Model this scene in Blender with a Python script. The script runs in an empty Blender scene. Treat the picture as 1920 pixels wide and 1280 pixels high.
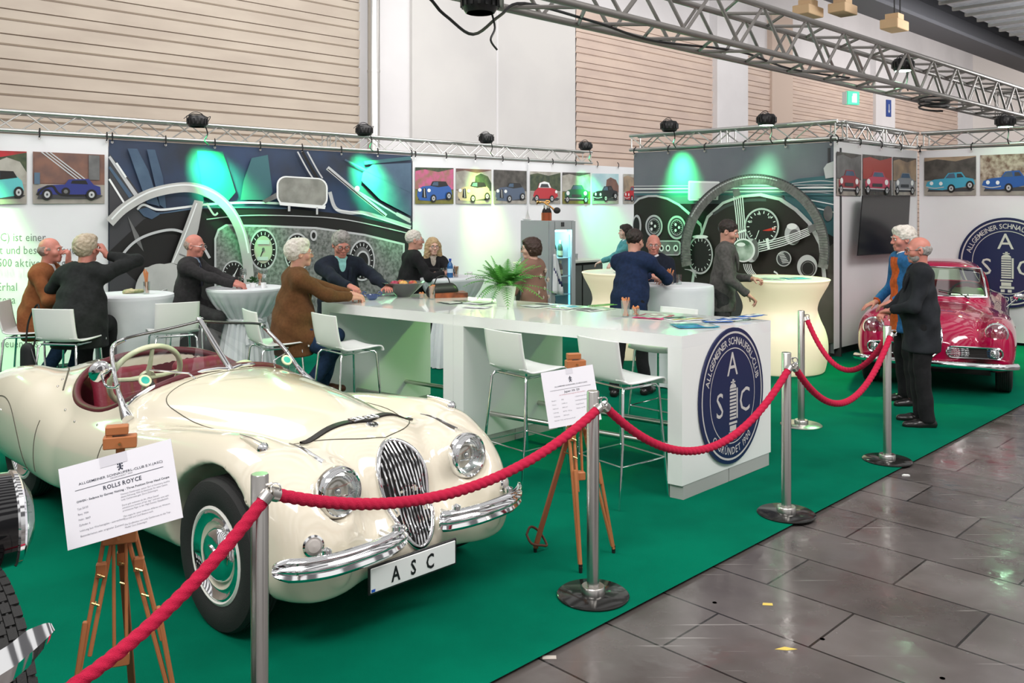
import bpy, math, random
import numpy as np
from mathutils import Vector, Matrix
random.seed(7); rng = np.random.default_rng(7)
C = bpy.context.scene.collection
PI = math.pi
# ---------------------------------------------------------------- camera
F_PX, CX, HY, HC = 1650.0, 960.0, 391.0, 1.93      # focal length in px, principal x, horizon row, eye height
cam = bpy.data.cameras.new('camera'); cam.lens = F_PX/1920*36; cam.sensor_width = 36
cam.shift_y = -(640-HY)/1920; cam.clip_end = 200
co = bpy.data.objects.new('camera', cam); C.objects.link(co)
co.location = (0, 0, HC); co.rotation_euler = (PI/2, 0, 0); bpy.context.scene.camera = co
def G(px, py, z=0.0):            # pixel -> point on the horizontal plane at height z
    Y = F_PX*(HC-z)/(py-HY); return Vector(((px-CX)/F_PX*Y, Y, z))
def D(px, py, Y):                # pixel -> point at depth Y
    return Vector(((px-CX)/F_PX*Y, Y, HC-(py-HY)*Y/F_PX))
A = Vector((.709, .705, 0)).normalized(); B = Vector((-A.y, A.x, 0))   # stand axes: along the carpet edge / into the stand
def S(a, b, z=0.0): v = A*a+B*b; return Vector((v.x, v.y, z))
def wallB(b, off=0.0):           # pixel -> point on the vertical plane b=const
    def f(px, py, l=0):
        r = Vector(((px-CX)/F_PX, 1, -(py-HY)/F_PX)); t = (b-off-l)/r.dot(B); v = r*t; return Vector((v.x, v.y, v.z+HC))
    return f
def wallA(a, off=0.0):
    def f(px, py, l=0):
        r = Vector(((px-CX)/F_PX, 1, -(py-HY)/F_PX)); t = (a-off-l)/r.dot(A); v = r*t; return Vector((v.x, v.y, v.z+HC))
    return f
# ---------------------------------------------------------------- materials
MATS = {}
def mat(name, col, rough=.5, metal=0.0, emit=0.0, trans=0.0, noise=None, bump=0.0, bscale=60, coat=0.0, alpha=1.0, ior=1.45, sheen=0.0, ecol=None):
    if name in MATS: return MATS[name]
    m = bpy.data.materials.new(name); m.use_nodes = True; nt = m.node_tree; b = nt.nodes['Principled BSDF']
    c = (*col, 1) if len(col) == 3 else col
    b.inputs['Base Color'].default_value = c; b.inputs['Roughness'].default_value = rough; b.inputs['Metallic'].default_value = metal
    b.inputs['Transmission Weight'].default_value = trans; b.inputs['IOR'].default_value = ior; b.inputs['Alpha'].default_value = alpha
    b.inputs['Coat Weight'].default_value = coat; b.inputs['Coat Roughness'].default_value = .03; b.inputs['Sheen Weight'].default_value = sheen
    if emit: b.inputs['Emission Color'].default_value = (*(ecol or col), 1); b.inputs['Emission Strength'].default_value = emit
    if noise or bump:
        tc = nt.nodes.new('ShaderNodeTexCoord')
    if noise:                     # (second colour, scale, stretch)
        n = nt.nodes.new('ShaderNodeTexNoise'); mp = nt.nodes.new('ShaderNodeMapping'); mp.inputs['Scale'].default_value = noise[2] if len(noise) > 2 else (1, 1, 1)
        nt.links.new(tc.outputs['Object'], mp.inputs['Vector']); nt.links.new(mp.outputs[0], n.inputs['Vector']); n.inputs['Scale'].default_value = noise[1]
        n.inputs['Detail'].default_value = 5
        mx = nt.nodes.new('ShaderNodeMix'); mx.data_type = 'RGBA'; mx.inputs[6].default_value = c; mx.inputs[7].default_value = (*noise[0], 1)
        rp = nt.nodes.new('ShaderNodeMapRange'); rp.inputs[1].default_value = .38; rp.inputs[2].default_value = .64
        nt.links.new(n.outputs[0], rp.inputs[0]); nt.links.new(rp.outputs[0], mx.inputs[0]); nt.links.new(mx.outputs[2], b.inputs['Base Color'])
    if bump:
        n = nt.nodes.new('ShaderNodeTexNoise'); n.inputs['Scale'].default_value = bscale; n.inputs['Detail'].default_value = 3
        nt.links.new(tc.outputs['Object'], n.inputs['Vector']); bp = nt.nodes.new('ShaderNodeBump'); bp.inputs['Strength'].default_value = bump; bp.inputs['Distance'].default_value = .01
        nt.links.new(n.outputs[0], bp.inputs['Height']); nt.links.new(bp.outputs[0], b.inputs['Normal'])
    MATS[name] = m; return m
chrome = mat('chrome', (.86, .87, .88), .06, 1)
steel = mat('brushed_steel', (.62, .6, .57), .28, 1)
alu = mat('aluminium', (.58, .58, .56), .32, .85)
alu2 = mat('dull_aluminium', (.30, .285, .27), .38, .75)
black = mat('black_plastic', (.012, .012, .013), .4)
rubber = mat('rubber', (.022, .022, .022), .75, bump=.2, bscale=200)
white_gloss = mat('white_lacquer', (.86, .87, .87), .08, coat=.5)
white_mat = mat('white_laminate', (.84, .85, .84), .35)
glass = mat('clear_glass', (1, 1, 1), .02, trans=1.0, ior=1.3)
# thin sheet glass
def thin(name, tint, a):
    m = bpy.data.materials.new(name); m.use_nodes = True; nt = m.node_tree; nt.nodes.clear()
    o = nt.nodes.new('ShaderNodeOutputMaterial'); t = nt.nodes.new('ShaderNodeBsdfTransparent'); t.inputs[0].default_value = (*tint, 1)
    g = nt.nodes.new('ShaderNodeBsdfGlossy'); g.inputs['Roughness'].default_value = .03; x = nt.nodes.new('ShaderNodeMixShader'); x.inputs[0].default_value = a
    nt.links.new(t.outputs[0], x.inputs[1]); nt.links.new(g.outputs[0], x.inputs[2]); nt.links.new(x.outputs[0], o.inputs[0]); return m
sheet_glass = thin('sheet_glass', (.95, .98, .96), .10)
drink_glass = thin('drinking_glass', (.93, .95, .95), .22)
dark_glass = thin('dark_glass', (.35, .42, .38), .25)
# ---------------------------------------------------------------- mesh builder
class MB:
    def __init__(s): s.v = []; s.f = []; s.m = []; s.mats = []; s.sm = []
    def mi(s, m):
        if m not in s.mats: s.mats.append(m)
        return s.mats.index(m)
    def add(s, vs, fs, m, smooth=True):
        o = len(s.v); s.v += [tuple(p) for p in vs]; k = s.mi(m)
        for f in fs: s.f.append(tuple(i+o for i in f)); s.m.append(k); s.sm.append(smooth)
    def box(s, c, d, m, rz=0.0, M=None, bev=0.0):
        hx, hy, hz = d[0]/2, d[1]/2, d[2]/2; c = Vector(c)
        R = M if M is not None else Matrix.Rotation(rz, 3, 'Z')
        if bev <= 0:
            vs = [c+R@Vector((x*hx, y*hy, z*hz)) for z in (-1, 1) for x, y in ((-1, -1), (1, -1), (1, 1), (-1, 1))]
            s.add(vs, [(3, 2, 1, 0), (4, 5, 6, 7), (0, 1, 5, 4), (1, 2, 6, 5), (2, 3, 7, 6), (3, 0, 4, 7)], m, False)
        else:
            b = min(bev, hx*.9, hy*.9, hz*.9); vs = []
            for z, i in ((-hz, b), (-hz+b, 0), (hz-b, 0), (hz, b)):
                for x, y, q in ((-1, -1, 0), (1, -1, 1), (1, 1, 2), (-1, 1, 3)):
                    X, Y = x*(hx-i), y*(hy-i); bb = b*.99 if i == 0 else b*.5
                    p1 = Vector((X, Y-y*bb, z)); p2 = Vector((X-x*bb, Y, z))
                    for p in ((p1, p2) if q in (2, 0) else (p2, p1)): vs.append(c+R@p)
            fs = [tuple(range(7, -1, -1)), tuple(range(24, 32))]
            for l in range(3):
                for k in range(8): fs.append((l*8+k, l*8+(k+1) % 8, l*8+8+(k+1) % 8, l*8+8+k))
            s.add(vs, fs, m, False)
    def tube(s, pts, r, m, n=10, closed=False, caps=True, squash=None):
        pts = [Vector(p) for p in pts]; N = len(pts); rs = r if isinstance(r, (list, tuple)) else [r]*N; vs = []; fs = []; prev = None
        for i, p in enumerate(pts):
            if closed: t = pts[(i+1) % N]-pts[i-1]
            else: t = pts[min(i+1, N-1)]-pts[max(i-1, 0)]
            if t.length < 1e-9: t = Vector((0, 0, 1))
            t.normalize()
            if prev is None:
                u = t.orthogonal().normalized() if squash is None else (Vector(squash)-t*t.dot(Vector(squash))).normalized()
            else:
                u = prev-t*prev.dot(t)
                if u.length < 1e-6: u = t.orthogonal()
                u.normalize()
            prev = u; w = t.cross(u)
            for k in range(n):
                a = 2*PI*k/n; vs.append(p+u*(math.cos(a)*rs[i])+w*(math.sin(a)*rs[i]))
        L = N if closed else N-1
        for i in range(L):
            j = (i+1) % N
            for k in range(n): fs.append((i*n+k, i*n+(k+1) % n, j*n+(k+1) % n, j*n+k))
        if caps and not closed: fs.append(tuple(range(n-1, -1, -1))); fs.append(tuple((N-1)*n+k for k in range(n)))
        s.add(vs, fs, m, n > 4)
    def lathe(s, prof, m, c=(0, 0, 0), n=32, M=None, rf=None, caps=True):
        vs = []; fs = []; c = Vector(c)
        for (r, z) in prof:
            for k in range(n):
                a = 2*PI*k/n; q = r*(rf(a, z) if rf else 1); p = Vector((q*math.cos(a), q*math.sin(a), z)); vs.append(c+(M@p if M is not None else p))
        for i in range(len(prof)-1):
            for k in range(n): fs.append((i*n+k, i*n+(k+1) % n, (i+1)*n+(k+1) % n, (i+1)*n+k))
        if caps:
            if prof[0][0] > 1e-4: fs.append(tuple(range(n-1, -1, -1)))
            if prof[-1][0] > 1e-4: fs.append(tuple((len(prof)-1)*n+k for k in range(n)))
        s.add(vs, fs, m)
    def ball(s, c, r, m, n=16, M=None):
        r = r if isinstance(r, (tuple, list)) else (r, r, r); vs = []; fs = []; c = Vector(c); h = n//2
        for i in range(h+1):
            t = PI*i/h
            for k in range(n):
                a = 2*PI*k/n; p = Vector((r[0]*math.sin(t)*math.cos(a), r[1]*math.sin(t)*math.sin(a), -r[2]*math.cos(t))); vs.append(c+(M@p if M is not None else p))
        for i in range(h):
            for k in range(n): fs.append((i*n+k, i*n+(k+1) % n, (i+1)*n+(k+1) % n, (i+1)*n+k))
        s.add(vs, fs, m)
    def prism(s, pts, off, m):        # polygon extruded by a vector
        pts = [Vector(p) for p in pts]; n = len(pts); off = Vector(off)
        vs = pts+[p+off for p in pts]; fs = [tuple(range(n-1, -1, -1)), tuple(range(n, 2*n))]+[(i, (i+1) % n, n+(i+1) % n, n+i) for i in range(n)]
        s.add(vs, fs, m, False)
    def build(s, name, parent=None, loc=None, rz=0, angle=40):
        me = bpy.data.meshes.new(name); me.from_pydata(s.v, [], s.f); 
        for m in s.mats: me.materials.append(m)
        me.polygons.foreach_set('material_index', s.m); me.polygons.foreach_set('use_smooth', s.sm); me.update()
        me.validate(); 
        if any(s.sm): me.set_sharp_from_angle(angle=math.radians(angle))
        o = bpy.data.objects.new(name, me); C.objects.link(o)
        if parent: o.parent = parent
        if loc is not None: o.location = loc
        if rz: o.rotation_euler.z = rz
        return o
def npobj(name, V, Fq, m, parent=None, smooth=True):
    me = bpy.data.meshes.new(name); me.from_pydata(V.tolist(), [], Fq.tolist()); me.materials.append(m)
    if smooth: me.polygons.foreach_set('use_smooth', [True]*len(me.polygons))
    me.update(); o = bpy.data.objects.new(name, me); C.objects.link(o)
    if parent: o.parent = parent
    return o
def thing(name, label, cat, loc=(0, 0, 0), rz=0.0, group=None):
    o = bpy.data.objects.new(name, None); o.empty_display_size = .05; C.objects.link(o); o.location = loc; o.rotation_euler = (0, 0, rz)
    o['label'] = label; o['category'] = cat
    if group: o['group'] = group
    return o
def tag(o, label, cat, group=None):
    o['label'] = label; o['category'] = cat
    if group: o['group'] = group
    return o
def struct(o): o['kind'] = 'structure'; return o
KIDS = {}
def dup(root, loc, rz=0.0, label=None, group=None, scale=None):
    ch = [o for o in C.objects if o.parent == root]
    r = root.copy(); C.objects.link(r); r.location = loc; r.rotation_euler = (0, 0, rz)
    if scale: r.scale = scale
    if label: r['label'] = label
    if group: r['group'] = group
    for c in ch:
        q = c.copy(); C.objects.link(q); q.parent = r
        for g in [o for o in C.objects if o.parent == c]:
            w = g.copy(); C.objects.link(w); w.parent = q
    return r
def path(keys, n=8):              # Catmull-Rom through 3-D keys
    K = [Vector(k) for k in keys]; out = []
    for i in range(len(K)-1):
        p0, p1, p2, p3 = K[max(i-1, 0)], K[i], K[i+1], K[min(i+2, len(K)-1)]
        for j in range(n):
            t = j/n; out.append(.5*((2*p1)+(p2-p0)*t+(2*p0-5*p1+4*p2-p3)*t*t+(3*p1-p0-3*p2+p3)*t**3))
    out.append(K[-1]); return out
# ---------------------------------------------------------------- letters
GL = {}
def glyph(ch, bold=0.0):
    if (ch, bold) in GL: return GL[(ch, bold)]
    cu = bpy.data.curves.new('t', 'FONT'); cu.body = ch; cu.resolution_u = 2; cu.offset = bold
    o = bpy.data.objects.new('t', cu); C.objects.link(o); dg = bpy.context.evaluated_depsgraph_get(); me = o.evaluated_get(dg).to_mesh()
    vs = [(v.co.x, v.co.y) for v in me.vertices]; fs = [tuple(p.vertices) for p in me.polygons]
    adv = (max(v[0] for v in vs)+.06) if vs else .28
    o.evaluated_get(dg).to_mesh_clear(); bpy.data.objects.remove(o); bpy.data.curves.remove(cu)
    GL[(ch, bold)] = (vs, fs, adv); return GL[(ch, bold)]
def text(mb, st, fn, size, m, x=0, y=0, sx=1.0, align='l', bold=0.0, sp=0.0):    # fn(u,v) -> world
    w = sum(glyph(c, bold)[2]+sp for c in st)*size*sx
    if align == 'c': x -= w/2
    if align == 'r': x -= w
    for c in st:
        vs, fs, adv = glyph(c, bold)
        if vs: mb.add([fn(x+v[0]*size*sx, y+v[1]*size) for v in vs], fs, m, False)
        x += (adv+sp)*size*sx
# ---------------------------------------------------------------- implicit surfaces
def smin(a, b, k):
    if np.ndim(k) == 0 and k <= 0: return np.minimum(a, b)
    h = np.maximum(k-np.abs(a-b), 0)/k; return np.minimum(a, b)-h*h*k*.25
class SDF:
    def __init__(s, lo, hi, h):
        s.lo = np.array(lo, float)-2*h; s.h = h; s.n = (np.ceil((np.array(hi)+2*h-s.lo)/h)+1).astype(int)
        s.F = np.full(s.n, .5, np.float32); s.ax = [s.lo[i]+h*np.arange(s.n[i]) for i in range(3)]
    def sl(s, lo, hi, mg):
        r = []
        for i in range(3):
            a = int(max(0, math.floor((lo[i]-mg-s.lo[i])/s.h))); b = int(min(s.n[i], math.ceil((hi[i]+mg-s.lo[i])/s.h)+1)); r.append(slice(a, max(a, b)))
        X = s.ax[0][r[0]][:, None, None]; Y = s.ax[1][r[1]][None, :, None]; Z = s.ax[2][r[2]][None, None, :]
        return tuple(r), X, Y, Z
    def put(s, d, r, k, sub=False):
        if 0 in d.shape: return
        if sub: s.F[r] = -smin(-s.F[r], d, k)
        else: s.F[r] = smin(s.F[r], d, k)
    def cap(s, a, b, ra, rb=None, k=.02, sq=None, sub=False):     # tapered capsule; sq=(normal, factor) flattens it
        rb = ra if rb is None else rb; a = np.array(a, float); b = np.array(b, float); R = max(ra, rb)
        r, X, Y, Z = s.sl(np.minimum(a, b)-R, np.maximum(a, b)+R, k+2*s.h)
        P = [X-a[0], Y-a[1], Z-a[2]]; ba = b-a
        if sq:
            n = np.array(sq[0], float); n /= np.linalg.norm(n); q = 1/sq[1]-1; dn = P[0]*n[0]+P[1]*n[1]+P[2]*n[2]
            P = [P[i]+n[i]*dn*q for i in range(3)]; ba = ba+n*(ba@n)*q
        t = np.clip((P[0]*ba[0]+P[1]*ba[1]+P[2]*ba[2])/max(ba@ba, 1e-9), 0, 1)
        d = np.sqrt((P[0]-ba[0]*t)**2+(P[1]-ba[1]*t)**2+(P[2]-ba[2]*t)**2)-(ra+(rb-ra)*t)
        if sq: d = d*max(sq[1], .5)
        s.put(d, r, k, sub)
    def ell(s, c, rad, k=.02, M=None, sub=False):
        c = np.array(c, float); R = max(rad); r, X, Y, Z = s.sl(c-R, c+R, k+2*s.h)
        P = [X-c[0], Y-c[1], Z-c[2]]
        if M is not None: P = [P[0]*M[0][i]+P[1]*M[1][i]+P[2]*M[2][i] for i in range(3)]
        P = [np.asarray(p) for p in P]
        k0 = np.sqrt((P[0]/rad[0])**2+(P[1]/rad[1])**2+(P[2]/rad[2])**2)
        k1 = np.sqrt((P[0]/rad[0]**2)**2+(P[1]/rad[1]**2)**2+(P[2]/rad[2]**2)**2)+1e-9
        s.put(k0*(k0-1)/k1, r, k, sub)
    def cut(s, p, n, k=.005):        # remove the side the normal points to
        n = np.array(n, float); n /= np.linalg.norm(n); p = np.array(p, float)
        d = (s.ax[0][:, None, None]-p[0])*n[0]+(s.ax[1][None, :, None]-p[1])*n[1]+(s.ax[2][None, None, :]-p[2])*n[2]
        s.F = -smin(-s.F, -d, k)
    def mesh(s): return nets(s.F, s.lo, s.h)
def nets(Fd, lo, h):
    nx, ny, nz = Fd.shape; I = Fd < 0
    c = [I[i:nx-1+i, j:ny-1+j, k:nz-1+k] for i in (0, 1) for j in (0, 1) for k in (0, 1)]
    al = c[0].copy(); an = c[0].copy()
    for q in c[1:]: al &= q; an |= q
    act = an & ~al; ii, jj, kk = np.nonzero(act); n = len(ii)
    if n == 0: return np.zeros((0, 3)), np.zeros((0, 4), int)
    idx = np.full(act.shape, -1, np.int64); idx[ii, jj, kk] = np.arange(n)
    S3 = np.zeros((n, 3)); cnt = np.zeros(n)
    for (o1, o2) in [((0,0,0),(1,0,0)),((0,1,0),(1,1,0)),((0,0,1),(1,0,1)),((0,1,1),(1,1,1)),((0,0,0),(0,1,0)),((1,0,0),(1,1,0)),((0,0,1),(0,1,1)),((1,0,1),(1,1,1)),((0,0,0),(0,0,1)),((1,0,0),(1,0,1)),((0,1,0),(0,1,1)),((1,1,0),(1,1,1))]:
        a = Fd[ii+o1[0], jj+o1[1], kk+o1[2]]; b = Fd[ii+o2[0], jj+o2[1], kk+o2[2]]; m = (a < 0) != (b < 0)
        t = np.where(m, a/np.where(m, a-b, 1), 0)
        for q in range(3): S3[:, q] += np.where(m, o1[q]+(o2[q]-o1[q])*t, 0)
        cnt += m
    V = (np.stack([ii, jj, kk], 1)+S3/cnt[:, None])*h+np.asarray(lo)
    Q = []
    for ax in range(3):
        s0 = [slice(None)]*3; s1 = [slice(None)]*3; s0[ax] = slice(0, -1); s1[ax] = slice(1, None)
        a = I[tuple(s0)]; b = I[tuple(s1)]; m = a != b; e = np.array(np.nonzero(m)); u, v = (ax+1) % 3, (ax+2) % 3
        ok = (e[u] > 0) & (e[v] > 0) & (e[u] < Fd.shape[u]-1) & (e[v] < Fd.shape[v]-1); e = e[:, ok]
        fl = a[tuple(e)]
        def g(du, dv):
            w = e.copy(); w[u] -= du; w[v] -= dv; return idx[tuple(w)]
        q = np.stack([g(1, 1), g(0, 1), g(0, 0), g(1, 0)], 1); q[~fl] = q[~fl][:, ::-1]; Q.append(q)
    return V, np.concatenate(Q)
def relax(V, Q, it=2, w=.5):
    n = len(V)
    if n == 0: return V
    e = np.concatenate([Q[:, [0, 1]], Q[:, [1, 2]], Q[:, [2, 3]], Q[:, [3, 0]]]); e = np.concatenate([e, e[:, ::-1]])
    cnt = np.bincount(e[:, 0], minlength=n)
    for _ in range(it):
        A3 = np.stack([np.bincount(e[:, 0], weights=V[e[:, 1], q], minlength=n) for q in range(3)], 1)/np.maximum(cnt, 1)[:, None]
        V = V*(1-w)+A3*w
    return V
# ================================================================ SETTING
def node_floor():
    m = bpy.data.materials.new('dark_stone_tiles'); m.use_nodes = True; nt = m.node_tree; b = nt.nodes['Principled BSDF']
    tc = nt.nodes.new('ShaderNodeTexCoord'); mp = nt.nodes.new('ShaderNodeMapping'); mp.inputs['Rotation'].default_value = (0, 0, -math.radians(44.8+90)); nt.links.new(tc.outputs['Object'], mp.inputs[0])
    br = nt.nodes.new('ShaderNodeTexBrick'); br.offset = .5; br.inputs['Scale'].default_value = 1; br.inputs['Brick Width'].default_value = .92; br.inputs['Row Height'].default_value = .46
    br.inputs['Mortar Size'].default_value = .006; br.inputs['Color1'].default_value = (.10, .09, .086, 1); br.inputs['Color2'].default_value = (.15, .137, .13, 1); br.inputs['Mortar'].default_value = (.02, .018, .017, 1)
    nt.links.new(mp.outputs[0], br.inputs['Vector'])
    n = nt.nodes.new('ShaderNodeTexNoise'); n.inputs['Scale'].default_value = 1.7; n.inputs['Detail'].default_value = 6; nt.links.new(mp.outputs[0], n.inputs['Vector'])
    mx = nt.nodes.new('ShaderNodeMix'); mx.data_type = 'RGBA'; mx.blend_type = 'MULTIPLY'; mx.inputs[0].default_value = .8
    cr = nt.nodes.new('ShaderNodeValToRGB'); cr.color_ramp.elements[0].position = .3; cr.color_ramp.elements[0].color = (.55, .5, .48, 1); cr.color_ramp.elements[1].position = .7; cr.color_ramp.elements[1].color = (1.25, 1.22, 1.25, 1)
    nt.links.new(n.outputs[0], cr.inputs[0]); nt.links.new(br.outputs[0], mx.inputs[6]); nt.links.new(cr.outputs[0], mx.inputs[7])
    # scratches
    w = nt.nodes.new('ShaderNodeTexNoise'); mp2 = nt.nodes.new('ShaderNodeMapping'); mp2.inputs['Scale'].default_value = (1, 26, 1); mp2.inputs['Rotation'].default_value = (0, 0, .5)
    nt.links.new(tc.outputs['Object'], mp2.inputs[0]); nt.links.new(mp2.outputs[0], w.inputs[0]); w.inputs['Scale'].default_value = 1.3; w.inputs['Detail'].default_value = 8
    r2 = nt.nodes.new('ShaderNodeMapRange'); r2.inputs[1].default_value = .66; r2.inputs[2].default_value = .72; nt.links.new(w.outputs[0], r2.inputs[0])
    m2 = nt.nodes.new('ShaderNodeMix'); m2.data_type = 'RGBA'; nt.links.new(mx.outputs[2], m2.inputs[6]); m2.inputs[7].default_value = (.42, .4, .38, 1)
    ml = nt.nodes.new('ShaderNodeMath'); ml.operation = 'MULTIPLY'; ml.inputs[1].default_value = .5; nt.links.new(r2.outputs[0], ml.inputs[0]); nt.links.new(ml.outputs[0], m2.inputs[0])
    nt.links.new(m2.outputs[2], b.inputs['Base Color'])
    n3 = nt.nodes.new('ShaderNodeTexNoise'); n3.inputs['Scale'].default_value = 5; n3.inputs['Detail'].default_value = 7; nt.links.new(tc.outputs['Object'], n3.inputs[0])
    r3 = nt.nodes.new('ShaderNodeMapRange'); r3.inputs[1].default_value = .35; r3.inputs[2].default_value = .7; r3.inputs[3].default_value = .08; r3.inputs[4].default_value = .32
    nt.links.new(n3.outputs[0], r3.inputs[0]); nt.links.new(r3.outputs[0], b.inputs['Roughness'])
    bp = nt.nodes.new('ShaderNodeBump'); bp.inputs['Strength'].default_value = .12; bp.inputs['Distance'].default_value = .01
    n4 = nt.nodes.new('ShaderNodeTexNoise'); n4.inputs['Scale'].default_value = 14; n4.inputs['Detail'].default_value = 3; nt.links.new(tc.outputs['Object'], n4.inputs[0]); nt.links.new(n4.outputs[0], bp.inputs['Height']); nt.links.new(bp.outputs[0], b.inputs['Normal'])
    b.inputs['Specular IOR Level'].default_value = .8
    return m
mb = MB(); c = [S(-14, -12), S(52, -12), S(52, 16.2), S(-14, 16.2)]
mb.add([(p.x, p.y, -.012) for p in c], [(0, 1, 2, 3)], node_floor(), False); fl = struct(mb.build('floor'))
# carpet with soft ripples
carpet_m = mat('green_carpet', (.0, .150, .084), 1.0, noise=((.0, .118, .067), 1.6), bump=.25, bscale=300, sheen=.0)
MATS['green_carpet'].node_tree.nodes['Principled BSDF'].inputs['Specular IOR Level'].default_value = .05
na, nb = 120, 90; vs = []; fs = []
for j in range(nb+1):
    for i in range(na+1):
        a = -3+20.0*i/na; b = 2.60+8.9*j/nb; e = min(1, j/3)
        z = .004+.0022*e*(math.sin(a*5.1+1.3*math.sin(b*2))+math.sin(b*4.3+a*1.7)) + .002*e
        p = S(a, b, max(z, .0005)); vs.append(p)
for j in range(nb):
    for i in range(na): q = j*(na+1)+i; fs.append((q, q+1, q+na+2, q+na+1))
mb = MB(); mb.add(vs, fs, carpet_m); o = mb.build('floor_carpet'); struct(o)
# hall wall b=16
hall_w = mat('white_plaster', (.80, .79, .80), .8, noise=((.74, .73, .74), .6))
hall_g = mat('grey_white_panel', (.70, .69, .67), .8, noise=((.64, .63, .62), .5))
sh1 = mat('beige_shutter', (.54, .47, .39), .5, noise=((.48, .41, .34), .8, (1, 1, 4)))
sh2 = mat('pink_beige_shutter', (.70, .56, .47), .5, noise=((.62, .49, .42), .8, (1, 1, 4)))
groove = mat('shutter_groove', (.2, .16, .13), .8)
W16 = wallB(16.0)
def a_of(px, b=16.0): return W16(px, 391).dot(A) if b == 16.0 else wallB(b)(px, 391).dot(A)
def slab(mb, a0, a1, z0, z1, m, b=16.0, t=.1):
    p = [S(a0, b, z0), S(a1, b, z0), S(a1, b, z1), S(a0, b, z1)]; mb.prism(p, B*t, m)
mb = MB(); slab(mb, -14, 52, -.1, 10.4, hall_w, 16.1, .2); struct(mb.build('wall_back'))
mb = MB(); slab(mb, a_of(773), a_of(1079), 0, 9, hall_g, 16.0, .1)
slab(mb, a_of(932)-.03, a_of(932)+.03, 0, 9, hall_w, 15.985, .02); struct(mb.build('trim_1'))
def shutter(n, px0, px1, m, top=7.4, step=.41):
    a0, a1 = (a_of(px0) if px0 is not None else -14), a_of(px1); mb = MB(); z = .1; pts = []
    while z < top:
        for dz, db in ((0, 0), (.02, .03), (.155, .05), (.16, .0), (.175, 0), (.18, .035), (.385, .06), (.39, 0)):
            pts.append((z+dz*step/.41, 16.02-db))
        z += step
    vs = []; fs = []; 
    for zz, bb in pts: vs += [S(a0, bb, zz), S(a1, bb, zz)]
    for i in range(len(pts)-1): fs.append((2*i, 2*i+1, 2*i+3, 2*i+2))
    k0 = [f for i, f in enumerate(fs) if i % 8 in (3, 7)]; k1 = [f for i, f in enumerate(fs) if i % 8 not in (3, 7)]
    mb.add(vs, k1, m, False); mb.add(vs, k0, groove, False)
    o = mb.build('door_%d' % n); struct(o); return o
shutter(1, None, 673, sh1, top=9.0); shutter(2, 1079, 1335, sh2); shutter(3, 1393, 1443, sh2); shutter(4, 1482, 1636, sh2, step=.3); shutter(5, 1672, 1795, sh2)
mb = MB(); slab(mb, a_of(1335), a_of(1393), 0, 9, hall_w, 15.8, .3); slab(mb, a_of(1443), a_of(1482), 0, 9, mat('tan_post', (.62, .5, .42), .7), 15.9, .2); slab(mb, a_of(1636), a_of(1672), 0, 9, hall_w, 15.85, .25)
struct(mb.build('trim_2'))
mb = MB(); p = D(688, 391, 15.5/.82); p = S(a_of(688), 15.75)
mb.tube([(p.x, p.y, 0), (p.x, p.y, 9)], .135, alu, 20); mb.tube([(p.x, p.y, 3.2), (p.x, p.y, 3.25)], .143, alu, 20); mb.tube([(p.x, p.y, 4.9), (p.x, p.y, 4.95)], .143, alu, 20)
tag(mb.build('drain_pipe'), 'tall grey metal pipe running up the hall wall beside the beige shutter', 'pipe')
# far end wall + ceiling band
mb = MB(); mb.prism([S(51, -12, 0), S(51, 16.1, 0), S(51, 16.1, 12), S(51, -12, 12)], A*.2, mat('bright_end_wall', (.9, .86, .82), .8)); struct(mb.build('wall_right'))
dk = mat('dark_ceiling', (.05, .05, .055), .8, noise=((.12, .12, .13), .7))
mb = MB(); mb.prism([S(14, 9.5, 10.4), S(52, 9.5, 10.4), S(52, 16.2, 10.4), S(14, 16.2, 10.4)], (0, 0, .2), dk); struct(mb.build('ceiling'))
def beamA(mb, b0, b1, z0, z1, a0, a1, m):
    mb.prism([S(a0, b0, z0), S(a0, b1, z0), S(a0, b1, z1), S(a0, b0, z1)], A*(a1-a0), m)
gird = mat('grey_girder', (.10, .10, .11), .5); galv = mat('galvanised_duct', (.62, .64, .68), .28, .8, noise=((.45, .47, .52), 1.2, (8, 8, 1)))
mb = MB(); beamA(mb, 7.4, 7.5, 6.0, 6.5, 12, 40, gird); beamA(mb, 7.1, 7.8, 5.95, 6.03, 12, 40, gird); beamA(mb, 7.1, 7.8, 6.5, 6.58, 12, 40, gird)
tag(mb.build('crane_girder'), 'dark steel girder under the hall roof carrying the yellow hoist blocks', 'girder')
mb = MB(); beamA(mb, 4.7, 6.1, 5.85, 7.3, 13, 30, galv)
for i in range(24):
    a = 13.2+i*.72; beamA(mb, 4.66, 6.14, 5.8, 7.34, a, a+.07, alu2)
tag(mb.build('ventilation_duct'), 'large ribbed silver ventilation duct at the top right under the roof', 'duct')
mb = MB(); beamA(mb, 2.0, 2.3, 7.2, 7.9, 13, 50, gird); beamA(mb, 6.4, 6.7, 7.4, 8.0, 13, 50, gird)
for i in range(7):
    a = 16+i*4; mb.prism([S(a, 1.5, 7.6), S(a+.3, 1.5, 7.6), S(a+.3, 1.5, 8.1), S(a, 1.5, 8.1)], B*9, gird)
tag(mb.build('roof_beam'), 'dark roof beams crossing high above the silver duct', 'beam')
wood_y = mat('yellow_block', (.62, .42, .24), .6)
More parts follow.
